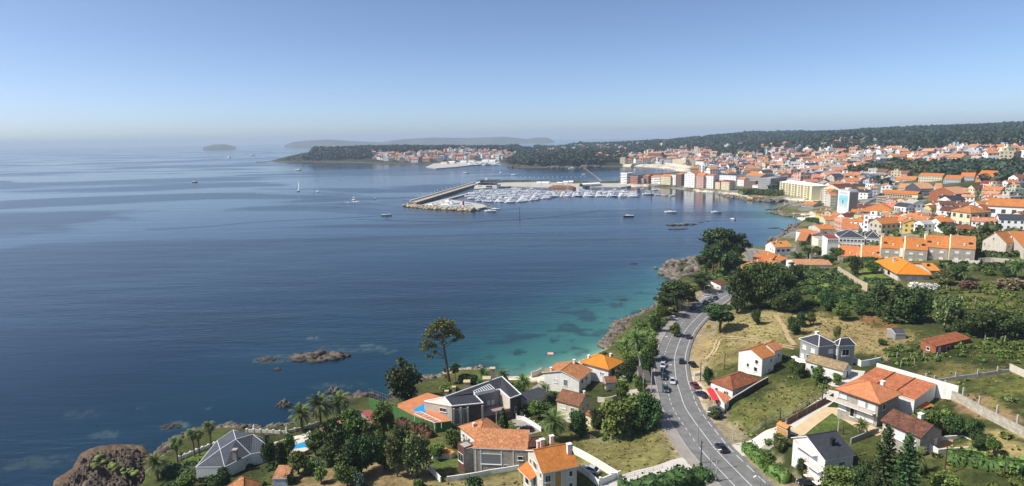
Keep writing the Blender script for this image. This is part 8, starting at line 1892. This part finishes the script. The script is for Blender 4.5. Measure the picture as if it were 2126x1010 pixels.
# seafront promenade and palms
# ------------------------------------------------------------------ vehicles
def carmat(name,rgb):return mat('car_paint_'+name,rgb,.28,.03,.5,coat=.7,spec=.5)
CGL=mat('car_glass',(24,28,34),.05,.02,1,spec=.8);TYR=mat('tyre',(28,28,30),.8,.05);RIM=mat('wheel_rim',(150,152,154),.35,.05,3,metal=.5);HLI=mat('headlight_glass',(226,228,224),.1,.02);TLI=mat('tail_light',(150,24,24),.2,.02)
def car_meshes(pm):
    b=MB();st=[(-2.12,.70,.42,.80),(-2.0,.82,.28,.90),(-1.2,.86,.22,.94),(0,.87,.2,.92),(1.1,.86,.22,.88),(1.8,.80,.26,.76),(2.1,.66,.38,.62)];rows=[]
    for y,w_,z0,z1 in st:rows.append([(-w_*.9,y,z0),(-w_,y,(z0+z1)/2),(-w_*.93,y,z1),(w_*.93,y,z1),(w_,y,(z0+z1)/2),(w_*.9,y,z0)])
    for r0,r1 in zip(rows[:-1],rows[1:]):
        for i in range(5):b.face([r0[i],r1[i],r1[i+1],r0[i+1]],pm)
        b.face([r0[5],r1[5],r1[0],r0[0]],TYR)
    b.face(rows[0],pm);b.face(rows[-1][::-1],pm)
    b.prism([(-.60,-1.05),(.60,-1.05),(.58,.35),(-.58,.35)],1.36,1.44,pm)
    g=MB();lo=[(-.78,-1.75),(.78,-1.75),(.78,1.05),(-.78,1.05)];hi_=[(-.6,-1.08),(.6,-1.08),(.58,.38),(-.58,.38)]
    for i in range(4):j=(i+1)%4;g.face([(*lo[i],.9),(*lo[j],.9),(*hi_[j],1.38),(*hi_[i],1.38)],CGL)
    for x in(-1,1):
        b.tube((x*.74,-.32,.9),(x*.6,-.32,1.4),.045,.045,pm,4)
        for(p,q)in(((.78,-1.75,.9),(.6,-1.08,1.4)),((.78,1.05,.9),(.58,.38,1.4))):b.tube((x*p[0],p[1],p[2]),(x*q[0],q[1],q[2]),.05,.05,pm,4)
    w_=MB();w_.tube((-.1,0,0),(.1,0,0),.32,.32,TYR,14);r=MB();r.tube((-.115,0,0),(.115,0,0),.2,.2,RIM,10)
    h=MB();h.box((0,0,0),(.34,.12,.15),HLI);t=MB();t.box((0,0,0),(.3,.1,.16),TLI)
    m=MB()
    for x in(-.95,.95):m.box((x,.75,.92),(.16,.12,.13),pm)
    return[('body',b.mesh('body')),('window_glass',g.mesh('window_glass')),('wheel',w_.mesh('wheel')),('rim',r.mesh('rim')),('headlight',h.mesh('headlight')),('tail_light',t.mesh('tail_light')),('mirrors',m.mesh('mirrors'))]
CM={}
def car(px,col,rgb,label,rz=None,flip=False,z=None,group=None,zadd=.04,sc=1.0,parts=True):
    if col not in CM:CM[col]=dict(car_meshes(carmat(col,rgb)))
    C_=CM[col];p=hit(*px)if z is None else Vector((*atz(*px,z),z))
    best=min(range(len(RD)),key=lambda i:(RD[i][0].x-p.x)**2+(RD[i][0].y-p.y)**2);rp,n_=RD[best]
    if rz is None:
        p=Vector((*atz(*px,rp.z+.02),rp.z+.02));ang=math.atan2(-n_.y,-n_.x)+(math.pi if flip else 0)
    else:ang=rz
    o=tag(empty('parked_car' if 'parked' in label else 'car',(p.x,p.y,p.z+zadd if rz is not None else p.z),ang),label,'car',group)
    link('body',C_['body'],o);link('window_glass',C_['window_glass'],o);link('mirrors',C_['mirrors'],o)
    for x in(-.78,.78):
        for y in(-1.32,1.3):wh=link('wheel',C_['wheel'],o,(x,y,.32));link('rim',C_['rim'],wh)
        link('headlight',C_['headlight'],o,(x*.72,2.02,.58));link('tail_light',C_['tail_light'],o,(x*.78,-2.06,.68))
    o.scale=(sc,)*3;return o
SIL,BLKC,NAVY,WHT,MAR,TEAL,GRY,RED=(188,192,196),(30,32,36),(34,42,66),(222,222,220),(106,32,40),(62,80,84),(72,76,80),(176,34,38)
car((1409,696),'silver',SIL,'silver car driving down the left lane above the bend');car((1430,702),'navy',NAVY,'dark blue car driving up the right lane',flip=True);car((1415,753),'black',BLKC,'black car in the middle of the right lane beside the parked row',flip=True);car((1396,795),'silver',SIL,'silver car driving in the left lane below the parked row');car((1497,934),'black',BLKC,'black car in the right lane near the junction, largest on the road',flip=True)
for(x,y,c,r,lb)in[(1377,750,'black',BLKC,'black parked car, farthest of the roadside row'),(1376,762,'silver',SIL,'silver parked car in the roadside row'),(1377,774,'navy',NAVY,'dark blue parked car in the roadside row'),(1378,786,'black',BLKC,'black parked car behind the dark blue one in the roadside row'),(1382,811,'teal',TEAL,'grey green parked car at the near end of the roadside row')]:car((x,y),c,r,lb,group='cars parked along the road')
for(x,y,c,r,lb)in[(1438,642,'navy',NAVY,'dark blue parked car in tree shade at the bend'),(1452,636,'white',WHT,'white parked car at the bend'),(1464,631,'black',BLKC,'black parked car right of the white one at the bend'),(1474,627,'grey',GRY,'dark grey parked car at the bend'),(1485,622,'black',BLKC,'black parked car, farthest right at the bend')]:car((x,y),c,r,lb,group='cars parked at the bend')
for(x,y,c,r,rz,lb)in[(1437,760,'black',BLKC,.1,'black parked car alone on the upper gravel verge'),(1442,804,'maroon',MAR,.1,'maroon parked car on the gravel'),(1455,823,'navy',NAVY,.5,'dark blue parked car on the gravel beside the awning'),(1486,856,'grey',GRY,1.2,'dark grey parked car below the tavern'),(1485,866,'black',BLKC,1.25,'black parked car below the dark grey one at the tavern'),
   (1226,981,'silver',SIL,1.0,'silver parked car on the strip of lawn behind the orange villa'),(1707,775,'red',RED,1.5,'red parked car beside the white cottage'),(1296,790,'silver',SIL,.5,'silver parked car in the garden below the road'),(1094,896,'black',BLKC,1.0,'black parked car beside the bungalow'),(1677,1008,'black',BLKC,1.4,'black parked car at the bottom edge by the white balcony house'),(1478,612,'grey',GRY,1.0,'dark grey parked car in the shade behind the bend'),(1441,628,'navy',NAVY,1.2,'dark blue parked car half hidden under the cliff trees'),(1466,618,'silver',SIL,1.0,'silver parked car on the sandy ground past the bend')]:car((x,y),c,r,lb,rz=rz,zadd=.1)
# small cars of the town streets
cj={}
def small_car(x,y,col,rz):
    if col not in cj:
        D_=CM[col];j=MB()
        for k,ofs in(('body',[(0,0,0)]),('window_glass',[(0,0,0)]),('wheel',[(x_,y_,.32)for x_ in(-.78,.78)for y_ in(-1.32,1.3)])):
            me_=D_[k]
            for of in ofs:
                for pl in me_.polygons:j.face([tuple(Vector(of)+me_.vertices[i].co)for i in pl.vertices],me_.materials[pl.material_index])
        cj[col]=j.mesh('car')
    return link('parked_car',cj[col],None,(x,y,T(x,y)+.18),rz)
SP=frames(resample([(q.x,q.y,0)for q in pathw([(1650,545),(1680,512),(1706,486),(1736,462),(1762,446),(1790,428)])],6));cc=['white','silver','black','navy','grey','red','maroon']
for i,(p,n_)in enumerate(SP[1:46]):
    if rsB.rand()<.25:continue
    col=cc[rsB.randint(7)];s=1 if rsB.rand()<.6 else-1;q=p+n_*3.4*s
    tag(small_car(q.x,q.y,col,math.atan2(-n_.y,-n_.x)+(math.pi if s>0 else 0)),f'{col} car parked along the coast street, {"seaward" if s < 0 else "landward"} side','car',f'{col} cars parked on the {"seaward" if s < 0 else "landward"} side of the coast street')
for i in range(34):
    x,y=[(1768+rsB.rand()*50,418+rsB.rand()*14),(1800+rsB.rand()*30,398+rsB.rand()*12),(1300+rsB.rand()*160,0)][0 if i<12 else 1 if i<20 else 2]
    if y==0:y=np.interp(x,[1300,1360,1400,1440,1460],[383.5,385,389,394,396])-1.2
    g=hit(x,y);col=cc[rsB.randint(7)]
    if g.z<.8:continue
    tag(small_car(g.x,g.y,col,rsB.rand()*3),f'{col} car parked {"near the avenue junction" if i < 20 else "on the seafront promenade"}','car',f'{col} cars parked {"near the avenue junction" if i < 20 else "on the seafront promenade"}')
# ------------------------------------------------------------------ street furniture
LM=GALV
def street_lamp(px,ytop,label,arm=1.8,m=GALV,toward=1):
    p=hit(*px);lo,hi=2,16
    for _ in range(20):
        k=(lo+hi)/2
        if proj(p.x,p.y,p.z+k)[1]>ytop:lo=k
        else:hi=k
    h=lo;best=min(range(len(RD)),key=lambda i:(RD[i][0].x-p.x)**2+(RD[i][0].y-p.y)**2);d=(RD[best][0]-p);d.z=0;d.normalize();an=math.atan2(d.y,d.x)
    o=tag(empty('street_lamp',p,an),label,'street lamp');a=MB();a.tube((0,0,-.3),(0,0,h*.8),.09,.06,m,6)
    pr=None
    for i in range(7):
        t=i/6;q=(arm*(1-math.cos(t*math.pi/2)),0,h*.8+h*.2*math.sin(t*math.pi/2))
        if pr:a.tube(pr,q,.05,.05,m,5)
        pr=q
    a.build('post',o);b=MB();b.box((arm+.35,0,h-.06),(.8,.3,.16),TRIM);b.build('lamp_head',o);return o
for px,yt,lb in[((1375,817),758,'curved street lamp beside the silver parked car on the pavement'),((1369,739),699,'curved street lamp at the widest part of the pavement'),((1386,693),655,'curved street lamp on the pavement with a small box'),((1412,650),617,'curved street lamp where the pavement starts'),((1462,614),592,'small curved street lamp beyond the cliff trees'),((1449,931),856,'tall curved street lamp at the edge of the dry field'),((1474,978),937,'dark sculptural post by the pale concrete path'),((1579,1012),983,'street lamp at the bottom edge of the road')]:street_lamp(px,yt,lb)
def utility_pole(px,ytop,label,m=None):
    p=hit(*px);lo,hi=2,16
    for _ in range(20):
        k=(lo+hi)/2
        if proj(p.x,p.y,p.z+k)[1]>ytop:lo=k
        else:hi=k
    o=tag(empty('utility_pole',p),label,'pole');a=MB();a.tube((0,0,-.3),(0,0,lo),.15,.1,m or PST,6);a.build('pole',o);b=MB();b.box((0,0,lo-.5),(.9,.08,.08),GALV);b.build('crossarm',o)
WDP=mat('tarred_wood',(76,64,54),.9,.2,2)
for px,yt,lb,m in[((1335,821),776,'concrete pole beside the flat roofed sheds, left one',None),((1352,819),764,'concrete pole beside the flat roofed sheds, right one',None),((1135,828),803,'thin pole in front of the long white house',None),((1031,884),852,'lamp pole below the slate villa terrace',None),((1504,768),733,'pole on the dry slope above the tavern',WDP),((1454,792),752,'wooden pole beside the gravel car park',WDP),((1507,854),811,'concrete pole at the tavern terrace wall',None),((1707,831),797,'wooden pole at the top of the lane fence',WDP),((1589,891),866,'wooden pole in the middle of the lane fence',WDP),((1619,877),850,'thick wooden pole by the driveway gate',WDP),((1455,964),915,'leaning wooden pole at the dry field corner',WDP),((1486,1001),958,'grey pole right of the sculptural post',None),((1522,915),905,'short white post at the lane corner',None),((1960,988),928,'thin pole in front of the stone house terrace',WDP),((2084,990),960,'wooden pole at the bottom right wall',WDP),((1740,895),868,'pale stone column on the villa lawn',None),((1750,903),885,'dark thin post on the villa lawn',WDP)]:utility_pole(px,yt,lb,m)
# benches for the tavern front: tables and parasols
def parasol(px,col,label,r=1.6):
    p=hit(*px);o=tag(empty('parasol',p),label,'parasol');a=MB();a.tube((0,0,0),(0,0,2.3),.04,.04,TRIM,5);a.build('pole',o);b=MB()
    for i in range(8):
        t0,t1=i*math.pi/4,(i+1)*math.pi/4;b.face([(0,0,2.6),(r*math.cos(t0),r*math.sin(t0),2.1),(r*math.cos(t1),r*math.sin(t1),2.1)],col);b.face([(0,0,2.57),(r*math.cos(t1),r*math.sin(t1),2.07),(r*math.cos(t0),r*math.sin(t0),2.07)],col)
    b.build('canopy',o)
parasol((1664,763),SAIL,'white parasol on the patio of the grey house',2.0)
parasol((1649,756),SAIL,'small white parasol at the corner of the grey house',1.0)
# ------------------------------------------------------------------ people
SKIN=mat('skin',(196,142,112),.6,.05,4);HAIR=mat('hair',(58,44,36),.8,.1,5)
def person_mesh(top,bottom,seed=0,stride=.25):
    """one continuous skinned body; clothes as separate shells"""
    V=[(0,0,.98),(0,0,1.2),(0,.01,1.42),(0,.01,1.52),(0,.03,1.66),(.19,0,1.42),(.24,-.08,1.14),(.26,.02,.9),(.27,.05,.82),(-.19,0,1.42),(-.24,.1,1.14),(-.25,.22,.92),(-.25,.26,.85),(.1,0,.92),(.11,stride*.7,.5),(.11,stride,.08),(.11,stride+.14,.04),(-.1,0,.92),(-.11,-stride*.3,.5),(-.11,-stride,.1),(-.11,-stride+.12,.05),(0,.03,1.74)]
    E=[(0,1),(1,2),(2,3),(3,4),(2,5),(5,6),(6,7),(7,8),(2,9),(9,10),(10,11),(11,12),(0,13),(13,14),(14,15),(15,16),(0,17),(17,18),(18,19),(19,20),(4,21)]
    Rr=[.14,.125,.14,.055,.1,.06,.042,.034,.03,.06,.042,.034,.03,.095,.062,.042,.03,.095,.062,.042,.03,.075]
    for sx,hx,hy,hz in((1,.27,.05,.82),(-1,-.25,.26,.85)):
        for k in range(5):
            i=len(V);a=(k-2)*.018;V.append((hx+a*.6,hy+a+.01,hz-.075 if k<4 else hz-.04));E.append((8 if sx>0 else 12,i));Rr.append(.009)
    me=bpy.data.meshes.new('person');me.from_pydata(V,E,[]);o=bpy.data.objects.new('tmp',me);COL.objects.link(o);md=o.modifiers.new('s','SKIN')
    sv=me.skin_vertices[0].data
    for i,r in enumerate(Rr):sv[i].radius=(r,r)
    sv[0].use_root=True;o.modifiers.new('u','SUBSURF').levels=1
    dg=bpy.context.evaluated_depsgraph_get();ev=o.evaluated_get(dg);out=bpy.data.meshes.new_from_object(ev);bpy.data.objects.remove(o)
    out.materials.clear()
    for m in(SKIN,top,bottom):out.materials.append(m)
    for p in out.polygons:
        c=p.center;p.use_smooth=True;p.material_index=1 if(1.0<c.z<1.46 and abs(c.x)<.22 and top)else 2 if(.62<c.z<=1.0 and abs(c.x)<.2)else 0
    return out
CLR={'white':mat('cloth_white',(226,224,220),.9,.05),'red':mat('cloth_red',(176,50,54),.9,.05),'blue':mat('cloth_blue',(52,74,130),.9,.05),'dark':mat('cloth_dark',(44,46,54),.9,.05),'black':mat('cloth_black',(30,30,32),.9,.05),'skin':SKIN}
PM={}
hm_=MB();hm_.tube((0,0,1.70),(0,-.01,1.80),.095,.06,HAIR,8);hme=hm_.mesh('hair')
def person(px,top,bot,rz,label,z=None,sc=1.0):
    k=(top,bot)
    if k not in PM:PM[k]=person_mesh(CLR[top],CLR[bot])
    p=hit(*px)if z is None else Vector((*atz(*px,z),z));o=tag(link('person',PM[k],None,p,rz),label,'person');link('hair',hme,o);o.scale=(sc,)*3;return o
person((1383,993),'red','white',.4,'person in red top walking on the pale concrete path',T(*atz(1383,993,14))+.25,1.05)
for x,y,a,b2,lb in[(1122,770,'skin','dark','bather in dark trunks standing at the water edge, farthest left'),(1128,770,'skin','blue','bather in blue trunks beside the one farthest left'),(1173,758,'skin','red','bather in red trunks in the middle of the beach'),(1176,758,'skin','dark','bather in dark trunks next to the one in red trunks'),(1194,753,'red','red','person in red swimsuit wading near the boulder side'),(1197,752,'skin','blue','wading bather behind the person in red swimsuit')]:person((x,y),a,b2,1.0,lb,.1,1.0)
for x,y,a,lb in[(1487,841,'dark','person in dark clothes left of the pair under the awning'),(1490,843,'black','person in black standing under the awning'),(1474,837,'dark','person in dark clothes beside the menu board')]:person((x,y),a,'dark',.5,lb)
rf_=MB();rf_.tube((-.8,0,.15),(.8,0,.15),.22,.22,mat('raft_pink',(226,170,160),.5,.05),8);rf_.tube((-.8,.5,.15),(.8,.5,.15),.22,.22,MATS['raft_pink'],8);rf_.tube((-.8,-.5,.15),(.8,-.5,.15),.22,.22,MATS['raft_pink'],8);c=atz(1143,736);o=tag(rf_.build('raft',loc=(c[0],c[1],0)),'pink inflatable raft floating off the beach','raft');o.scale=(1.5,)*3
# beach crowd far away
rsC=np.random.RandomState(8);Q=[]
J=MB();pc=[CLR['red'],CLR['blue'],CLR['white'],CLR['dark'],SKIN,T_OR]
for poly in([(1325,350),(1370,352),(1420,358),(1436,365),(1410,362),(1340,356)],[(1478,404),(1500,402),(1540,406),(1520,408)],[(1650,422),(1690,424),(1700,420),(1650,418)]):
    pp=np.array(poly,float)
    for _ in range(170 if poly[0][0]==1325 else 50):
        x,y=pp.min(0)+(pp.max(0)-pp.min(0))*rsC.rand(2)
        if not in_poly(pp,np.array([x]),np.array([y]))[0]:continue
        g=hit(x,y)
        J.tube((g.x,g.y,g.z),(g.x,g.y,g.z+1.2),.3,.2,pc[rsC.randint(6)],5)
        if rsC.rand()<.3:J.tube((g.x+1,g.y,g.z+1.9),(g.x+1,g.y,g.z+2.3),1.2,.1,pc[rsC.randint(3)],7)
tag(J.build('beach_crowd'),kind='stuff')
# ------------------------------------------------------------------ woods and far hills
def wood(name,polys,dens,h0,h1,m,seed,sub=1,zmin=3,world=None,edge=14):
    rs=np.random.RandomState(seed);CS=[]
    for poly in polys:
        P=np.array([hit(x,y)[:2]for x,y in poly])if world is None else np.array(poly);lo,hi=P.min(0),P.max(0);a=0.5*abs(sum(P[i][0]*P[(i+1)%len(P)][1]-P[(i+1)%len(P)][0]*P[i][1]for i in range(len(P))))
        n_=int(dens*a/1000);c=lo+(hi-lo)*rs.rand(n_*5+50,2);c=c[in_poly(P,c[:,0],c[:,1])][:n_];dc=poly_dist(CW,c[:,0],c[:,1]);c=c[(dc>edge)];c=c[fbm(c[:,0]/70+3,c[:,1]/70,3)+.12*rs.rand(len(c))>.40];z=Tv(c[:,0],c[:,1])
        oc=np.array([(a_,b_,r_)for a_,b_,r_ in OCC])if OCC else None
        if oc is not None and len(c):
            d2=np.hypot(c[:,None,0]-oc[None,:,0],c[:,None,1]-oc[None,:,1])-oc[None,:,2];ok=d2.min(1)>1.5;c,z=c[ok],z[ok]
        ok=z>zmin;c,z=c[ok],z[ok]
        for(x,y),zz in zip(c,z):h=h0+(h1-h0)*rs.rand();r=h*(.36+.2*rs.rand());CS.append((x,y,zz+h*.55,r,r,h*.5))
    CS=np.array(CS)
    if len(CS)==0:return
    # each tree: a jagged lump plus leaf clumps
    V,F=core(CS,.85,seed);n_=26;k=np.repeat(np.arange(len(CS)),n_);d=rs.normal(size=(len(k),3));d[:,2]=np.abs(d[:,2])-.25;d/=np.linalg.norm(d,axis=1)[:,None]
    P=CS[k,:3]+d*CS[k,3:]*(.85+.3*rs.rand(len(k),1));Vq,Fq=quads(P,(h0+h1)*.13,rs,.2);F=np.concatenate([F,Fq+len(V)]);V=np.concatenate([V,Vq])
    tag(link(name,np_mesh(name,V,F,m)),kind='stuff')
LF_W1=leafmat('wood_leaf',(52,64,48),.4,ns=.012);LF_W2=leafmat('wood_leaf_light',(74,86,46),.3)
wood('woodland',[[(588,335),(612,326),(640,318),(690,312),(690,333)]],9,5,10,LF_W1,21,zmin=1,edge=5)
wood('woodland',[[(1050,345),(1075,318),(1130,316),(1200,318),(1290,318),(1300,340),(1240,344),(1180,347),(1120,346)]],7,12,20,LF_W1,1)
wood('woodland',[[(625,333),(650,322),(680,310),(760,308),(775,330),(700,334)],[(760,312),(850,306),(980,306),(1080,310),(1100,318),(960,312),(900,317),(790,319)]],4.5,14,22,LF_W1,2)
def band(x0,x1,ya,yb):return[(x0,ya),((x0+x1)/2,ya),(x1,ya),(x1,yb),((x0+x1)/2,yb),(x0,yb)]
wood('woodland',[[(1100,312),(1200,300),(1330,292),(1420,292),(1470,300),(1560,310),(1600,320),(1500,325),(1420,318),(1300,318),(1200,318)]],2.0,12,20,LF_W1,3)
far_w=[[(300,3300),(500,2900),(900,2300),(1150,1850),(1500,1500),(2400,1700),(3300,2600),(2400,4300),(1500,4200),(900,3800),(400,3500)]]
wood('woodland',[[atd(x,300,D)[:2]for x,D in((640,2620),(760,2620),(900,2700),(1100,2800),(1100,3100),(900,3000),(760,2850),(650,2750))]],5,9,17,LF_W1,14,world=True)
wood('woodland',far_w,2.8,11,19,LF_W1,4,world=True)
wood('woodland',[[(700,1250),(1000,950),(1500,1100),(1500,1500),(1150,1850),(900,2300),(800,1900)]],1.6,10,18,LF_W1,5,world=True)
wood('trees_between_houses',[[(1480,325),(1700,318),(1740,345),(1700,352),(1560,345)],[(1690,352),(1800,345),(1870,352),(1850,372),(1760,378)]],3.0,7,13,LF_W1,6)
wood('grove',[[(1745,352),(1800,350),(1870,352),(1920,345),(1980,348),(2126,350),(2126,378),(2040,372),(1980,366),(1900,368),(1860,362),(1760,362)]],10,7,13,LF_W2,7)
wood('grove',[[(1840,345),(1920,348),(2060,352),(2126,345),(2126,385),(2060,385),(2020,378),(1960,372),(1880,362)]],7,8,15,LF_W1,8)
wood('grove',[[(2020,400),(2126,385),(2126,440),(2040,430)],[(1940,460),(2120,440),(2126,475),(2040,485)],[(1860,480),(2050,485),(2126,500),(2126,525),(2040,520),(2020,505),(1850,495)]],9,4,8,LF_W2,9)
wood('grove',[[(1815,372),(1850,375),(1845,395),(1812,392)],[(1600,398),(1620,385),(1630,405),(1612,408)]],22,9,14,LF_W1,10)
# islands on the horizon
def island(label,px,base_y,D,m,depth=900):
    n_=60;V=[];F=[];xs=np.linspace(px[0][0],px[-1][0],n_);ys=np.interp(xs,[p[0]for p in px],[p[1]for p in px]);rs=np.random.RandomState(int(px[0][0]));K=16
    for i,(x,y)in enumerate(zip(xs,ys)):
        y0=base_y+(x-px[0][0])*-.0171;bx,by,bz=atd(x,y0,D);_,_,tz=atd(x,min(y,y0-.02),D);d=Vector((bx,by,0)).normalized();h=max(tz,.5)
        for k in range(K+1):
            t=k/K;s=t*2-.5;pr=math.sin(math.pi*min(max(t,0),1))**.7;q=Vector((bx,by,0))+d*(t-.5)*depth
            V.append((q.x,q.y,h*pr*(1+.12*(fbm(np.array([i*.35]),np.array([k*.6]),3)[0]-.5))-.5))
    for i in range(n_-1):
        for k in range(K):a=i*(K+1)+k;F.append((a,a+K+1,a+K+2,a+1))
    c=V[0];o=link('island',np_mesh('island',np.array(V),np.array(F),m,True));tag(o,kind='structure');return o
IM=mat('island_heath',(84,86,72),.95,.3,.004,detail=8)
D1i=9500
island('',[(590,302),(610,295),(640,292),(680,290),(720,292),(750,294),(790,296),(815,292),(840,289),(900,286),(940,287),(980,287),(1020,285),(1048,284),(1075,287),(1095,289),(1115,286),(1138,286),(1146,290),(1150,294)],303.5,D1i,IM,1100)
island('',[(422,306),(434,302.5),(446,300.5),(464,299.5),(478,302),(490,305)],306.5,8200,IM,500)
# ------------------------------------------------------------------ labels of the small town houses
VN=['two storey house, {} gable roof','two storey house, {} side-on roof','low house, {} hipped roof','tall narrow house with {} roof','long house with {} roof','flat roofed house','house, {} hipped roof']
LMK=[((1335,375),'behind the seafront row'),((1450,378),'behind the tall white seafront blocks'),((1560,350),'in the old town middle'),((1520,340),'above the far beach'),((1660,345),'near the large weathered roof'),((1620,335),'in the upper old town'),((1655,362),'behind the long yellow row'),((1700,335),'below the orange hill terraces'),((1745,325),'among the orange hill terraces'),((1760,375),'left of the dark louvred block'),((1785,395),'beside the avenue'),((1830,385),'right of the avenue'),((1800,345),'left of the long hotel'),((1850,330),'above the long hotel'),((1920,325),'above the right of the long hotel'),((1975,325),'left of the hospital block'),((2010,335),'below the hospital block'),((1790,290),'in the hamlet on the wooded hill'),((1720,300),'left of the hill hamlet'),((1600,303),'on the wooded hillside'),((1380,335),'behind the far beach'),((1440,330),'at the wood edge behind the far beach'),((1740,465),'beside the coast street'),((1790,470),'above the slate roofed block'),((1870,460),'below the unfinished block'),((1890,475),'by the pale green building'),((1960,470),'on the vegetable plots'),((1950,435),'below the curved block'),((2050,445),'on the right slope'),((2100,455),'at the right edge of the slope'),((2070,410),'below the maroon roofed block'),((2110,390),'beside the white hall at the right edge')]
for o,wk,rk,v in HOUSES:
    x,y=proj(*o.location);d,pl=min((math.hypot((x-a)*.6,(y-b)*1.6),t)for(a,b),t in LMK)
    wn_={'brick':'brick','white_banded':'white'}.get(wk,wk)
    tag(o,f'{wn_} {VN[v].format(rk)} {pl}','house')
# settle remaining look-alikes by their place in the picture
from collections import defaultdict
bpy.context.view_layer.update()
grp=defaultdict(list)
for o in COL.objects:
    if o.parent is None and 'label' in o and 'group' not in o:grp[o['label']].append(o)
ON=['leftmost','second from the left','third from the left','fourth from the left','fifth from the left','sixth from the left','seventh from the left']
for l,os_ in grp.items():
    if len(os_)<2:continue
    os_.sort(key=lambda o:proj(*o.location)[0])
    if len(os_)==2:nm=['left of two','right of two']
    elif len(os_)<=7:nm=ON[:len(os_)-1]+['rightmost']
    else:
        for o in os_:o['group']=l[:60]
        continue
    for o,n_ in zip(os_,nm):o['label']=l+', '+n_
for o in COL.objects:
    if 'label' in o:
        w_=o['label'].split()
        if len(w_)>16:print('DBG long label',len(w_),o['label'])
# ------------------------------------------------------------------ the sea air
mb=MB();hm,n,b=nodes_mat('sea_haze');n.nodes.remove(b)
pv_=N(n,'ShaderNodeVolumePrincipled');pv_.inputs['Color'].default_value=(.66,.82,1.0,1);pv_.inputs['Density'].default_value=0.00009;pv_.inputs['Anisotropy'].default_value=0.0
n.links.new(pv_.outputs[0],n.nodes['Material Output'].inputs['Volume'])
q=[(-19500,-1500),(19500,-1500),(19500,19500),(-19500,19500)]
mb.prism(q,-8,168,hm)
hz=mb.build('haze');tag(hz,kind='stuff')
hz.display_type='WIRE'
